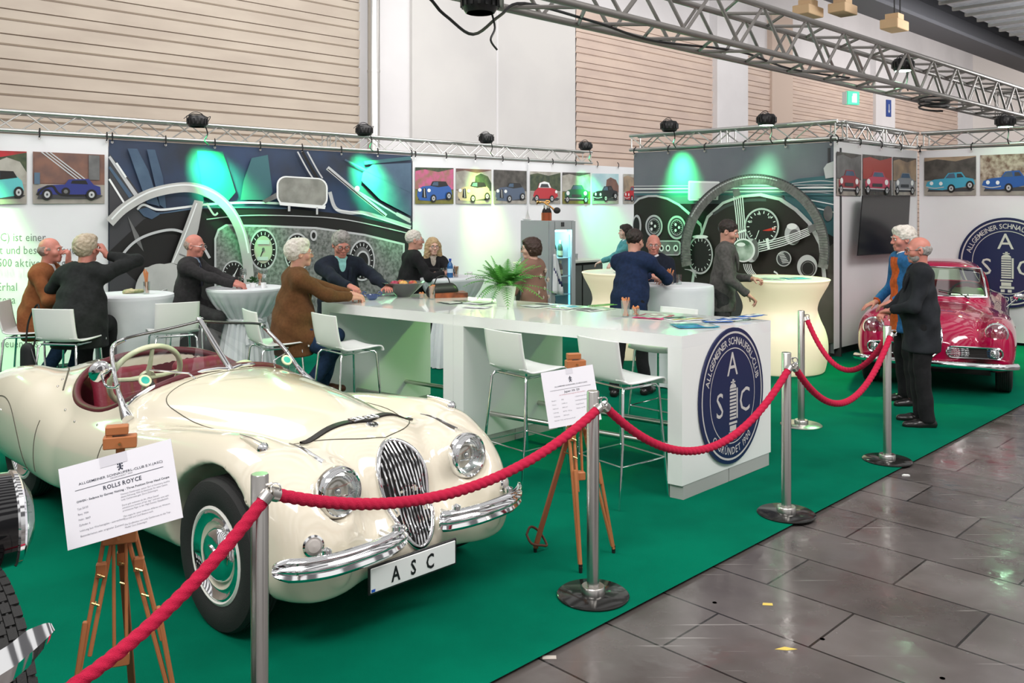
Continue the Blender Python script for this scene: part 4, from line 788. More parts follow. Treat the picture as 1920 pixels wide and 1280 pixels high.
# headlamps
for s in (-1, 1):
    c = Vector((.495, s*.398, .667)); d = Vector((1, s*.02, .0)).normalized(); Mx = d.to_track_quat('Z', 'Y').to_matrix()
    hl = bpy.data.objects.new('headlamp', None); C.objects.link(hl); hl.parent = car; hl.location = c
    mb = MB(); mb.lathe([(.112, -.03), (.116, .0), (.112, .02), (.100, .034), (.094, .03)], chrome, (0, 0, 0), 40, Mx, caps=False); mb.lathe([(.112, -.03), (.10, -.06), (.08, -.09)], cream, (0, 0, 0), 40, Mx, caps=False); mb.build('bezel', hl)
    mb = MB(); mb.lathe([(.096, .028), (.085, .0), (.06, -.03), (.03, -.045), (0, -.05)], refl, (0, 0, 0), 40, Mx, rf=lambda a, z: 1+.02*math.cos(18*a), caps=False); mb.ball(Mx@Vector((0, 0, -.01)), .018, chrome, 12); mb.build('reflector', hl)
    mb = MB(); mb.lathe([(.096, .03), (.08, .043), (.05, .053), (.02, .058), (0, .059)], lamp_gl, (0, 0, 0), 40, Mx, caps=False); mb.tube([Mx@Vector((-.09, 0, .036)), Mx@Vector((0, 0, .062)), Mx@Vector((.09, 0, .036))], .003, chrome, 6); mb.build('lens', hl)
    mb = MB(); q = [top(x, s*.41) for x in lin(.12, .40, 9)]; q = [p for p in q if p]; mb.tube([p+Vector((0, 0, .002)) for p in q], [.003+.010*i/(len(q)-1) for i in range(len(q))], chrome, 8); mb.build('lamp_flash', car)
    # sidelight pod on the wing
    q = [top(x, s*.585) for x in lin(-.02, .17, 7)]; mb = MB(); mb.tube([p+Vector((0, 0, .004)) for p in q], [.004, .009, .013, .017, .02, .022, .024], cream, 10); e = q[-1]+Vector((.0, 0, .004)); mb.tube([q[0]+Vector((0, 0, .016)), q[3]+Vector((0, 0, .022)), e+Vector((0, 0, .024))], .004, chrome, 6); mb.build('sidelight_pod', car)
    mb = MB(); mb.lathe([(.026, 0), (.03, .008), (.026, .018), (.012, .03), (0, .033)], chrome, e, 20, Vector((1, 0, -.1)).to_track_quat('Z', 'Y').to_matrix()); mb.build('sidelight', car)
    # indicator
    p = front(s*.585, .50); n_ = Vector(grad(roadster, np.array([p]))[0]).normalized(); Mx = n_.to_track_quat('Z', 'Y').to_matrix(); mb = MB(); mb.lathe([(.044, -.01), (.046, .006), (.038, .014), (.034, .010)], chrome, p, 28, Mx, caps=False); mb.build('indicator_ring', car)
    mb = MB(); mb.lathe([(.036, .006), (.025, .02), (.0, .025)], mat('indicator_lens', (.62, .58, .55), .15, trans=.3), p, 24, Mx); mb.build('indicator_lens', car)
    # bumper blade : three ridges
    bp = [(q.x, s*q.y) for q in path([(.60, .11, 0), (.635, .16, 0), (.665, .28, 0), (.67, .42, 0), (.655, .56, 0), (.60, .67, 0), (.52, .745, 0)], 6)]
    mb = MB(); vs = []; fs = []; n = len(bp); pr = [(-.004, -.050), (.010, -.048), (.018, -.034), (.009, -.019), (.020, -.008), (.024, .0), (.020, .008), (.009, .019), (.018, .034), (.010, .048), (-.004, .050)]
    for i, (x, y) in enumerate(bp):
        a, b = bp[max(i-1, 0)], bp[min(i+1, n-1)]; t = Vector((b[0]-a[0], b[1]-a[1], 0)).normalized(); nn_ = Vector((t.y, -t.x, 0))*s; e = min(1, (i+.6)/2.5, (n-i)/5); e = math.sqrt(e)
        for (o, zz_) in pr: vs.append(Vector((x, y, .43+zz_*e))+nn_*o)
    m_ = len(pr)
    for i in range(n-1):
        for k in range(m_): fs.append((i*m_+k, i*m_+(k+1) % m_, (i+1)*m_+(k+1) % m_, (i+1)*m_+k))
    fs.append(tuple(range(m_))); fs.append(tuple((n-1)*m_+k for k in range(m_))); mb.add(vs, fs, chrome); mb.build('bumper', car, angle=60)
    for y in (.19, .56): mb = MB(); mb.tube([(.42, s*y, .44), (.64, s*y, .44)], .016, chrome, 8); mb.lathe([(.0, 0), (.022, .0), (.022, .02), (0, .03)], chrome, (.635, s*y, .475), 12); mb.build('bumper_bracket', car)
# number plate
pl = bpy.data.objects.new('number_plate', None); C.objects.link(pl); pl.parent = car; pl.location = (.63, -.075, .282); pl.rotation_euler = (0, 0, math.radians(-3))
mb = MB(); mb.box((0, 0, 0), (.012, .51, .128), black, bev=.004); mb.build('plate_frame', pl); mb = MB(); mb.box((.005, 0, .0), (.008, .49, .110), mat('plate_white', (.85, .86, .86), .3), bev=.003); mb.build('plate', pl)
mb = MB(); text(mb, 'A S C', lambda u, v: Vector((.0105, u, v)), .095, mat('plate_black', (.01, .01, .012), .4), x=0, y=-.034, sx=.72, align='c', bold=.022, sp=.26); mb.build('plate_letters', pl)
mb = MB(); mb.box((.0096, -.232, -.044), (.001, .02, .012), mat('plate_blue', (.02, .1, .5), .4)); mb.build('plate_strip', pl)
# ---------------- cockpit trim
rim_pts = []
for i in range(80):
    t = 2*PI*i/80; c_, s_ = math.cos(t), math.sin(t); k = 1/((abs(c_)**3+abs(s_)**3)**(1/3)); x = -1.73+.555*k*c_; y = .63*k*s_; z = (top(x*1.0, y*1.0) or Vector((0, 0, .9))).z
    rim_pts.append(Vector((-1.73+.525*k*c_, .606*k*s_, z+.004)))
rim_pts = [(rim_pts[i-1]+rim_pts[i]*2+rim_pts[(i+1) % 80])/4 for i in range(80)]
mb = MB(); mb.tube(rim_pts, .024, maroon_d, 10, closed=True); mb.build('cockpit_roll', car)
mb = MB(); ins = [Vector((p.x, p.y, .42)) for p in rim_pts]; vs = [Vector((-1.73+(p.x+1.73)*.995, p.y*.995, p.z-.01)) for p in rim_pts]+[Vector((-1.73+(p.x+1.73)*.97, p.y*.97, .42)) for p in rim_pts]; mb.add(vs, [(i, (i+1) % 80, 80+(i+1) % 80, 80+i) for i in range(80)], maroon_d); mb.add(ins, [tuple(range(80))], inner, False); mb.build('cockpit_lining', car)
def seat(yc, nm='seat'):
    s_ = SDF((-2.15, yc-.26, .40), (-1.35, yc+.26, .90), .0125)
    for k in range(-2, 3): s_.cap((-2.02, yc+k*.078, .84), (-1.90, yc+k*.082, .50), .046, .056, k=.018)
    s_.cap((-2.06, yc-.14, .84), (-2.06, yc+.14, .84), .05, k=.05)
    for k in range(-2, 3): s_.cap((-1.86, yc+k*.085, .50), (-1.48, yc+k*.085, .50), .052, k=.018)
    V, Q = s_.mesh(); npobj(nm, relax(V, Q, 1), Q, maroon, car)
seat(-.27); seat(.27)
mb = MB(); mb.prism([(-1.24, -.48, .56), (-1.24, .48, .56), (-1.24, .48, .82), (-1.24, .3, .93), (-1.24, -.3, .93), (-1.24, -.48, .82)], (-.03, 0, 0), maroon); 
for y in (-.08, .08): mb.lathe([(.05, 0), (.05, .01), (0, .012)], inner, (-1.272, y, .78), 20, Matrix.Rotation(-PI/2, 3, 'Y'))
mb.build('dashboard', car)
# steering wheel (cream), driver on the car's right
creamp = mat('cream_bakelite', (.70, .72, .50), .3)
sw = bpy.data.objects.new('steering_wheel', None); C.objects.link(sw); sw.parent = car; sw.location = (-1.60, -.32, .905); sw.rotation_euler = (0, math.radians(-62), 0)
mb = MB(); mb.tube([(.215*math.cos(2*PI*i/48), .215*math.sin(2*PI*i/48), 0) for i in range(48)], .017, creamp, 10, closed=True); mb.build('rim', sw)
for a in (0, PI*.5, PI, PI*1.5):
    mb = MB(); mb.tube([(0, 0, -.02), (.1*math.cos(a), .1*math.sin(a), -.018), (.212*math.cos(a), .212*math.sin(a), 0)], [.02, .014, .012], creamp, 8); mb.build('spoke', sw)
mb = MB(); mb.lathe([(.05, -.03), (.05, -.01), (.03, .005), (0, .008)], creamp, n=24); mb.tube([(0, 0, -.03), (0, 0, -.4)], .018, black, 8); mb.build('hub', sw)
mb = MB(); mb.ball((-1.35, .2, .93), (.03, .07, .035), creamp, 16); mb.build('interior_mirror', car)
# ---------------- split windscreen
def frame(pts, r, nm, m=chrome): mb = MB(); mb.tube(path(pts, 6), r, m, 10); return mb.build(nm, car)
for s in (-1, 1):
    ft = Vector((-1.22, s*.615, .785)); tc_ = Vector((-1.60, s*.52, 1.10)); tm = Vector((-1.535, 0, 1.215)); bm = Vector((-1.17, 0, .955)); bs = Vector((-1.33, s*.595, .865))
    tcr = tc_+Vector((.03, -s*.06, .045))
    mb = MB(); mb.tube(path([ft+Vector((.05, 0, -.03)), bs, bs.lerp(tc_, .5)+Vector((.005, s*.012, 0)), tc_, tcr], 6), [.034, .033, .03, .026, .02, .018, .016]+[.013]*18, chrome, 10, squash=(0, 1, 0)); mb.build('windscreen_post', car)
    frame([tc_+Vector((.01, -s*.02, .03)), tcr+Vector((0, -s*.04, .012)), tcr.lerp(tm, .6), tm], .0085, 'windscreen_frame', mat('dark_chrome', (.18, .18, .18), .15, 1))
    bl = [bs.lerp(bm, t) for t in lin(0, 1, 9)]; bl = [Vector((p.x+.02, p.y, (top(p.x+.02, p.y) or p).z+.012)) for p in bl]; bl[-1].z = .957
    mb = MB(); mb.tube(bl, .011, chrome, 8); mb.build('windscreen_base', car)
    outl = bl+[tm.lerp(bm, .02), tcr.lerp(tm, .6), tcr, tc_, bs]
    mb = MB(); mb.add(outl, [tuple(range(len(outl)))], sheet_glass, False); mb.build('windscreen_glass', car)
    # wiper
    mb = MB(); b0 = Vector((-1.08, s*.26, (top(-1.08, s*.26)).z+.01)); mb.tube([b0, b0+Vector((-.05, s*.02, .03)), b0+Vector((-.16, s*.20, .06))], .005, chrome, 6); mb.build('wiper', car)
mb = MB(); mb.tube([(-1.15, 0, .94), (-1.19, 0, .975), (-1.53, 0, 1.22)], [.03, .019, .016], chrome, 10); mb.ball((-1.545, 0, 1.222), .02, chrome, 12); mb.build('windscreen_pillar', car)
for s in (-1, 1):
    mb = MB(); c = Vector((-1.28, s*.47, .935)); mb.lathe([(0, 0), (.036, 0), (.036, .010), (0, .012)], creamp, c, 24, Vector((1, 0, .8)).to_track_quat('Z', 'Y').to_matrix()); mb.lathe([(0, 0.010), (.024, .011), (0, .013)], mat('sticker_teal', (.02, .42, .36), .4), c, 20, Vector((1, 0, .8)).to_track_quat('Z', 'Y').to_matrix()); mb.build('windscreen_sticker', car)
# round wing mirror on the right post
mb = MB(); c = Vector((-1.49, -.635, .985)); mb.lathe([(0, -.02), (.035, -.017), (.06, -.004), (.064, .004), (.06, .009), (0, .010)], chrome, c, 32, Vector((-1, .15, .1)).to_track_quat('Z', 'Y').to_matrix()); mb.tube(path([c+Vector((.02, 0, -.02)), c+Vector((.07, .0, -.07)), c+Vector((.12, .03, -.08)), c+Vector((.16, .04, -.06))], 5), .007, chrome, 8); mb.build('wing_mirror', car)
# small chrome studs round the cockpit, red badge
mb = MB()
for x, y in ((-2.3, -.55), (-2.24, -.60), (-1.95, -.66), (-1.75, -.68), (-2.35, -.3), (-2.4, 0), (-2.35, .3), (-1.45, -.67)):
    p = top(x, y); mb.ball(p+Vector((0, 0, .003)), .008, steel, 8)
mb.build('tonneau_stud', car)
mb = MB(); p = side(-1.13, .70); mb.box(p+Vector((0, -.003, 0)), (.04, .004, .022), mat('badge_red', (.6, .03, .06), .3), M=Matrix.Rotation(.45, 3, 'X')); mb.build('side_badge', car)
mb = MB(); p = side(-2.72, .60); mb.ball(p, .014, chrome, 10); mb.tube([p, p+Vector((0, -.012, -.0))], .01, chrome, 8); mb.build('spat_lock', car)
mb = MB(); mb.ball((-3.62, -.60, .70), (.06, .03, .04), chrome, 12); mb.build('tail_lamp', car)
# ================================================================ STANCHIONS, ROPES, EASELS
def stanchion(loc, label, z=1.02, silver=False, base_only=False):
    t = thing('stanchion', label, 'stanchion', loc, 0, 'brushed steel rope posts')
    mb = MB(); mb.lathe([(0, .004), (.175, .004), (.18, .008), (.18, .012), (.172, .018), (.0, .022)], steel if silver else mat('black_glossy_base', (.015, .015, .014), .12), n=48); mb.build('base', t)
    mb = MB(); mb.lathe([(.06, .02), (.06, .05), (.055, .056), (.03, .056)], steel, n=32, caps=False); mb.build('collar', t)
    mb = MB(); mb.lathe([(.030, .05), (.030, z), (.027, z+.004), (0, z+.004)], steel, n=32, rf=(lambda a, zz: 1+.035*math.cos(8*a)) if not silver else None); mb.build('post', t)
    mb = MB(); mb.tube([(.028, 0, z-.035), (.045, 0, z-.03)], .006, steel, 6); mb.tube([(.055+.016*math.cos(a), 0, z-.045+.016*math.sin(a)) for a in [2*PI*i/14 for i in range(14)]], .0035, chrome, 6, closed=True); mb.tube([(.06+.010*math.cos(a), .010*math.sin(a), z-.068+.004*math.cos(a)) for a in [2*PI*i/14 for i in range(14)]], .003, chrome, 6, closed=True); mb.build('hook', t)
    return t
posts = [Vector((-.863, 3.01, 0)), Vector((.403, 4.38, 0)), Vector((1.73, 5.55, 0)), Vector((2.87, 6.73, 0)), Vector((2.57, 7.82, 0))]
stanchion(posts[0], 'brushed steel rope post in the foreground in front of the cream roadster'); stanchion(posts[1], 'brushed steel rope post on a round black base beside the second easel'); stanchion(posts[2], 'brushed steel rope post with black base just right of the club emblem')
stanchion(posts[3], 'brushed steel rope post with black base nearest the two men by the red coupe', 1.03); stanchion(posts[4], 'rope post on a silver base farthest back in front of the glowing counter', 1.02, True)
rope_m = mat('red_rope', (.56, .008, .055), .9, bump=.6, bscale=350)
def rope(p, q, sag, label, r=.022, t0=0.0, t1=1.0, skew=0.0):
    p = Vector(p); q = Vector(q); L = (q-p).length; N = int(L*(t1-t0)/.0075); C_ = []
    for i in range(N+1):
        t = t0+(t1-t0)*i/N; w = p.lerp(q, t); w.z -= sag*4*t*(1-t)*(1+skew*(1-2*t)); C_.append(w)
    th = thing('barrier_rope', label, 'rope', C_[0], 0, 'twisted red barrier ropes'); mb = MB(); o = C_[0]; C_ = [c-o for c in C_]
    n = 18; vs = []; fs = []; s = 0; up = Vector((0, 0, 1))
    for i, c in enumerate(C_):
        T = (C_[min(i+1, N)]-C_[max(i-1, 0)]).normalized(); u = (up-T*T.dot(up)).normalized(); v = T.cross(u); s += .0 if i == 0 else (C_[i]-C_[i-1]).length; ph = s*2*PI/.115
        for k in range(n):
            a = 2*PI*k/n; rr_ = r*(.76+.28*abs(math.cos(1.5*(a-ph)))**.6); vs.append(c+(u*math.cos(a)+v*math.sin(a))*rr_)
    for i in range(N):
        for k in range(n): fs.append((i*n+k, i*n+(k+1) % n, (i+1)*n+(k+1) % n, (i+1)*n+k))
    mb.add(vs, fs, rope_m); mb.build('strand', th, angle=70)
    for e, d in ((0, 1), (-1, -1)):
        mb = MB(); a = C_[e]; b = C_[2*d if e == 0 else -3]; T = (a-b).normalized(); mb.tube([a-T*.02, a+T*.012], r*1.12, steel, 16); mb.ball(a+T*.018, .008, steel, 8); mb.build('end_cap', th)
rz_ = .945; up_ = lambda p, dx, dy, z=rz_: Vector((p.x+dx, p.y+dy, z))
rope(up_(posts[0], .03, -.025, .955), Vector((-2.14, 1.62, .95)), .45, 'thick red rope running down to the lower left from the foreground post', t1=.62)
rope(up_(posts[0], .045, .0, .955), up_(posts[1], .02, -.05), .19, 'long red rope drooping across the front of the cream roadster')
rope(up_(posts[1], .06, .01), up_(posts[2], .0, -.05, .93), .355, 'red rope hanging in front of the blue club emblem'); rope(up_(posts[2], .055, .01, .93), up_(posts[3], -.0, -.06, .97), .36, 'red rope between emblem post and the post near the standing men'); rope(up_(posts[4], .05, .0, .95), up_(posts[3], .03, .06, .96), .36, 'rearmost red rope hanging in front of the glowing counter')
wood = mat('beech_wood', (.50, .185, .07), .45, noise=((.38, .13, .045), 3, (1, 1, .25))); woodd = mat('dark_wood_leg', (.28, .085, .04), .5); brass = mat('brass', (.65, .45, .2), .25, 1)
paper = mat('white_sign_board', (.83, .82, .88), .5); ink = mat('ink_navy', (.03, .035, .06), .6); inkg = mat('ink_grey', (.2, .2, .24), .6); ink_r = mat('ink_red', (.45, .08, .12), .6)
def bar(mb, a, b, w, d, m):        # rectangular lath between two points
    a = Vector(a); b = Vector(b); z = (b-a); L = z.length; z.normalize(); x = Vector((1, 0, 0)); x = (x-z*x.dot(z)).normalized(); y = z.cross(x); mb.box((a+b)/2, (w, d, L), m, M=Matrix((x, y, z)).transposed(), bev=.003)
def easel(loc, rz, label, corners, apex_z, legs, rail_bot, board_z):
    t = thing('easel', label, 'easel', loc, rz)
    for k, (x, y) in enumerate(legs):
        mb = MB(); ax = (-.035, .035, 0)[k]; top_ = Vector((ax, .02 if k == 2 else 0, apex_z)); ft = Vector((x, y, .03)); mid = top_.lerp(ft, .52); off = Vector((.014, 0, 0))
        if k < 2:
            bar(mb, top_-off, ft.lerp(top_, .02)-off*.3, .014, .024, wood); bar(mb, top_+off, mid+off, .014, .024, wood); bar(mb, mid+Vector((0, .004, .12)), ft, .016, .022, wood)
        else: bar(mb, top_, ft, .026, .022, woodd)
        q = mb.build('leg', t); mb = MB(); mb.lathe([(.009, -.03), (.011, 0), (.011, .02)], black, ft, 12); mb.build('foot', q)
        for f in (.16, .28):
            c = top_.lerp(ft, f); mb = MB(); mb.tube([c+Vector((0, -.02, 0)), c+Vector((0, -.045, 0))], .003, brass, 6); mb.tube([c+Vector((-.012, -.04, .006)), c+Vector((.012, -.04, -.006))], .004, brass, 6); mb.build('wing_nut', q)
            if f == .16: mb = MB(); mb.box(c+Vector((0, -.012, .01)), (.035, .03, .05), wood, bev=.004); mb.build('clamp_block', q)
    mb = MB()
    for dx in (-.02, .02): bar(mb, (dx, -.01, apex_z+.04), (dx+.004, -.035, rail_bot), .011, .02, wood)
    mb.build('centre_rail', t)
    mb = MB(); mb.box((.004, -.045, rail_bot), (.06, .045, .045), wood, bev=.004); mb.build('rail_foot', t)
    mb = MB(); mb.box((0, -.01, apex_z+.0), (.115, .055, .055), wood, rz=.0, bev=.004); mb.tube([(0, -.04, apex_z), (0, -.055, apex_z)], .006, brass, 8); mb.build('tray_block', t)
    mb = MB(); mb.box((0, .012, board_z[1]+.012), (.11, .05, .042), wood, bev=.003); mb.box((-.01, .012, board_z[1]+.055), (.075, .045, .03), wood, bev=.003); mb.box((-.035, .012, board_z[1]+.035), (.02, .04, .03), wood); mb.tube([(0, -.015, board_z[1]+.012), (0, -.03, board_z[1]+.012)], .005, brass, 6); mb.build('top_clamp', t)
    mb = MB(); bar(mb, (0, .03, apex_z), (0, .02, board_z[1]+.03), .03, .015, wood); mb.build('mast', t)
    return t
def sign(label, P00, P10, P11, P01, draw, th=.004):   # corners: bottom-left, bottom-right, top-right, top-left (world)
    P01 = P00+P11-P10; c = (P00+P10+P11+P01)/4; t = thing('sign_board', label, 'sign', c); q = [p-c for p in (P00, P10, P11, P01)]; n = (q[1]-q[0]).cross(q[3]-q[0]).normalized()
    mb = MB(); mb.prism(q, -n*th, paper); mb.build('board', t)
    fn = lambda u, v, l=1: q[0]*(1-u)*(1-v)+q[1]*u*(1-v)+q[2]*u*v+q[3]*(1-u)*v+n*(.0008*l)
    draw(t, fn, (q[1]-q[0]).length, (q[3]-q[0]).length); return t
def crest(mb, fn, W, H, cx, cy, s, m):
    f = lambda u, v: fn(cx+u/W, cy+v/H)
    def q(x0, y0, x1, y1): mb.add([f(x*s, y*s) for x, y in ((x0, y0), (x1, y0), (x1, y1), (x0, y1))], [(0, 1, 2, 3)], m, False)
    q(-.2, -.8, .2, .6); q(-.12, .6, .12, 1.0); q(-.55, .1, -.3, .5); q(.3, .1, .55, .5); q(-.6, -.4, -.28, -.15); q(.28, -.4, .6, -.15); q(-.45, -1, -.2, -.65); q(.2, -1, .45, -.65); q(-.4, .55, .4, .66)
def draw1(t, fn, W, H):
    mb = MB(); T = lambda st, u, v, s, m=ink, al='l', b=.0, sx=.95: text(mb, st, lambda a, c: fn(u+a/W, v+c/H), s, m, align=al, bold=b, sx=sx)
    crest(mb, fn, W, H, .53, .845, .017, ink); T('ALLGEMEINER SCHNAUFERL-CLUB E.V.(ASC)', .53, .735, .0112, al='c', b=.01, sx=1.2); T('GEGRÜNDET 1900', .53, .705, .0065, inkg, 'c', sx=1.4)
    mb.add([fn(.12, .675), fn(.9, .675), fn(.9, .681), fn(.12, .681)], [(0, 1, 2, 3)], ink, False); T('ROLLS ROYCE', .53, .595, .0195, al='c', b=.02); T('OWEN - Sedanca by Gurney Nutting - Three Position Drop Head Coupe', .53, .525, .0098, al='c', b=.018, sx=.98)
    for i, s in enumerate(('Typ 20/25', 'Bauj. 1934', 'Hubr. 3669', 'Zylinder 6', 'Leistung laut Werksangabe - ausreichend', 'Besonderheiten sehr originaler Zustand')): T(s, .12, .44-.066*i, .0088, inkg)
    for i, s in enumerate(('Viscount Castlerosse, später Earl of Kenmare, kaufte', 'dieses Fahrzeug 1934 als Geschenk für seine Gattin,', 'Lady Castlerosse geb. Doris Delevingne.', '', 'Doris galt weltweit als die „Most Sexual', 'adventurous woman of her day“ und war eine sehr', 'prominente Figur in der High-Society Gesellschaft.', '', 'Man sagte ihr unter anderem Affären mit Winston', 'Churchill und Cecil Beaton nach.', '', 'Die Großnichte von Lady Castlerosse ist das Top-', 'Model: Cara Delevingne')): T(s, .50, .475-.034*i, .0080, inkg, sx=.9)
    mb.build('printed_text', t)
    mb = MB(); mb.add([fn(.36, .87, 1.5), fn(.60, .87, 1.5), fn(.60, 1.0, 1.5), fn(.36, 1.0, 1.5)], [(0, 1, 2, 3)], mat('clear_tape', (.70, .69, .75), .25), False); mb.build('tape', t)
Y1 = 3.05
def DD(px, py, Y): return D(px, py, Y)
sign('white information board in the foreground headed ROLLS ROYCE', DD(127, 1032, 2.96), DD(343, 970, 3.02), DD(320, 822, 3.10), DD(105, 868, 3.04), draw1)
e1 = D(225, 930, 3.12); e1.z = 0
easel(e1, math.radians(20), 'wooden tripod easel holding the ROLLS ROYCE board in the foreground', None, .78, [(-.17, -.12), (.21, -.05), (.02, .36)], .36, (.8, 1.09))
def draw2(t, fn, W, H):
    mb = MB(); T = lambda st, u, v, s, m=ink, al='l', b=.0, sx=.95: text(mb, st, lambda a, c: fn(u+a/W, v+c/H), s, m, align=al, bold=b, sx=sx)
    crest(mb, fn, W, H, .53, .81, .016, ink); T('ALLGEMEINER SCHNAUFERL-CLUB E.V.(ASC)', .53, .70, .0088, al='c', b=.01, sx=1.02); mb.add([fn(.12, .645), fn(.9, .645), fn(.9, .65), fn(.12, .65)], [(0, 1, 2, 3)], ink, False)
    T('Jaguar XK 120', .53, .585, .015, al='c', b=.01); T('- der schnellste Seriensportwagen der Welt in den 50ern -', .53, .545, .0078, ink_r, 'c', sx=.8)
    for i, (a, b, c) in enumerate((('Baujahr:', '1952', '- 6 Zylindermotor mit 3,4 Liter'), ('Motor:', '3.442ccm', '2 obenliegende Nockenwellen'), ('Hubraum:', '3442 cm³', 'Original-Zustand'), ('Leistung:', '160 PS / 175 kg', 'Oldtimer seit 1982'), ('Zulassung:', 'ca. 100 km/h'[:0]+'200 km/h', ''), ('Besitzer: Fritz und Christine Ruoff', '', ''))): T(a, .12, .46-.07*i, .0085, inkg); T(b, .30, .46-.07*i, .0085, inkg); T(c, .56, .475-.07*i, .0085, inkg, sx=.78)
    mb.build('printed_text', t); mb = MB(); mb.add([fn(.47, .9, 1.5), fn(.6, .9, 1.5), fn(.6, 1.0, 1.5), fn(.47, 1.0, 1.5)], [(0, 1, 2, 3)], MATS['clear_tape'], False); mb.build('tape', t)
sign('smaller white information board behind the second rope post', DD(1030, 804, 4.72), DD(1128, 786, 4.80), DD(1111, 683, 4.86), DD(1017, 699, 4.78), draw2)
e2 = D(1080, 900, 4.86); e2.z = 0
easel(e2, math.radians(14), 'wooden tripod easel carrying the small information board by the rope post', None, .80, [(-.04, -.20), (.22, -.0), (-.20, .12)], .47, (.8, 1.06))
mb = MB(); c = Vector((-.20, .12, .09)); mb.tube(path([c+Vector((-.05, 0, .02)), c+Vector((-.03, -.03, -.02)), c+Vector((.03, -.02, -.04)), c+Vector((.07, .01, -.05)), c+Vector((.03, .04, .02)), c+Vector((-.02, .03, .05)), c+Vector((-.05, 0, .02))], 5), .007, mat('brown_leather', (.09, .03, .015), .6), 8)
o = mb.build('leather_strap', None, e2, math.radians(14)); tag(o, 'brown leather strap wrapped round the foot of the second easel', 'strap')
# ================================================================ LONG BAR TABLE
ZT = 1.09
n0 = G(1279, 630, ZT); l0 = G(603, 566, ZT); Ad = A.copy(); Bt = (l0-n0); LT = Bt.length; Bt.normalize(); WT = 1.165
def TT(u, v, z): p = n0+Bt*u+Ad*v; return Vector((p.x, p.y, z))
half = LT*.56
for k, (u0, u1, lab) in enumerate(((0, half, 'white high bar table half nearest the camera bearing the club emblem'), (half, LT, 'white high bar table half at the far end where guests sit'))):
    t = thing('bar_table', lab, 'table', TT(u0, 0, 0)); o = t.location
    mb = MB(); z0, z1 = ZT-.085, ZT; mb.prism([TT(u0+.001, 0, z0)-o, TT(u1-.001, 0, z0)-o, TT(u1-.001, WT, z0)-o, TT(u0+.001, WT, z0)-o], (0, 0, .085), white_gloss); mb.build('tabletop', t)
    for (a, b) in ((u0+.001, u0+.105), (u1-.105, u1-.001)):
        mb = MB(); mb.prism([TT(a, 0, .10)-o, TT(b, 0, .10)-o, TT(b, WT, .10)-o, TT(a, WT, .10)-o], (0, 0, z0-.10), white_mat); q = mb.build('side_panel', t)
        mb = MB(); mb.prism([TT(a+.003, .02, .005)-o, TT(b-.003, .02, .005)-o, TT(b-.003, WT*.5-.005, .005)-o, TT(a+.003, WT*.5-.005, .005)-o], (0, 0, .095), mat('grey_plinth', (.42, .42, .41), .5)); mb.prism([TT(a+.003, WT*.5+.005, .005)-o, TT(b-.003, WT*.5+.005, .005)-o, TT(b-.003, WT-.02, .005)-o, TT(a+.003, WT-.02, .005)-o], (0, 0, .095), MATS['grey_plinth']); mb.build('plinth', q)
    for v in (.30, .86):
        mb = MB(); mb.tube([TT(u0+.1, v, .27)-o, TT(u1-.1, v, .27)-o], .021, steel, 14); mb.build('foot_rail', t)
    if k == 0:
        c = TT(0, .60, .612); O = o
        emb_fn = lambda u, v, l: c+Ad*(u*.88)+Vector((0, 0, v))-Bt*(.004+l)
        emblem(t, emb_fn, .478, .012)
# ---- bar chair (local +y = facing)
def make_chair(label, loc, rz, shell_m=white_mat):
    t = thing('bar_chair', label, 'chair', loc, rz, 'white bar chairs with chrome legs')
    prof = [(.215, .745), (.205, .772), (.17, .785), (.05, .778), (-.08, .775), (-.145, .782), (-.185, .81), (-.205, .86), (-.225, .95), (-.24, 1.04), (-.245, 1.075)]; P_ = [(q.x, q.y) for q in path([(a, b, 0) for a, b in prof], 4)]
    nx = 12; vs = []; fs = []; N = len(P_)
    for (y, z) in P_:
        hw = .205-(.012 if z > .8 else 0)
        for i in range(nx+1):
            x = -1+2*i/nx; crv = .012*(x*x); vs.append((x*hw, y+(crv*1.2 if z > .82 else 0), z+(crv if z < .82 else 0)))
    for j in range(N-1):
        for i in range(nx): q = j*(nx+1)+i; fs.append((q, q+1, q+nx+2, q+nx+1))
    mb = MB(); mb.add(vs, fs, shell_m); o = mb.build('seat_shell', t); md = o.modifiers.new('s', 'SOLIDIFY'); md.thickness = .012; md.offset = -1
    fr_ = {}
    for s in (-1, 1):
        for (y0, y1, nm) in ((.15, .225, 'f'), (-.15, -.24, 'r')):
            mb = MB(); mb.tube([(s*.15, y0*.6, .760), (s*.165, y0, .758), (s*.178, y0*1.12, .735), (s*.20, y0+(y1-y0)*.5, .4), (s*.215, y1, .004)], .0095, chrome, 10); mb.build('leg', t)
    mb = MB(); z = .27; h_ = lambda y: (.15+(.225-.15)*(.74-z)/.74) if y > 0 else -(.15+(.24-.15)*(.74-z)/.74)
    mb.tube([(-.206, h_(1), z), (.206, h_(1), z)], .008, chrome, 8)
    for s in (-1, 1): mb.tube([(s*.206, h_(1), z), (s*.206, h_(-1), z)], .006, chrome, 8)
    mb.tube([(-.206, h_(-1), z), (.206, h_(-1), z)], .006, chrome, 8); mb.build('foot_ring', t)
    mb = MB(); mb.tube([(-.16, .13, .757), (-.16, -.13, .757), (.16, -.13, .757), (.16, .13, .757)], .009, chrome, 8, closed=True); mb.build('seat_frame', t)
    return t
RA = -math.atan2(A.x, A.y)        # rotation so that +y faces A (towards the table)
c0 = make_chair('empty white bar chair at the far table half backing onto the roadster', (-1.36, 7.28, 0), RA-.05)
def chair(loc, rz, label): return dup(c0, loc, rz, label)
chair((.10, 6.30, 0), RA-.05, 'empty white bar chair mid table just left of the small board'); chair((.74, 5.93, 0), RA-.12, 'empty white bar chair nearest the emblem end behind the small board')
cg = chair((1.28, 7.42, 0), RA+PI, 'bar chair on the far side of the long table showing a green lit seat edge')
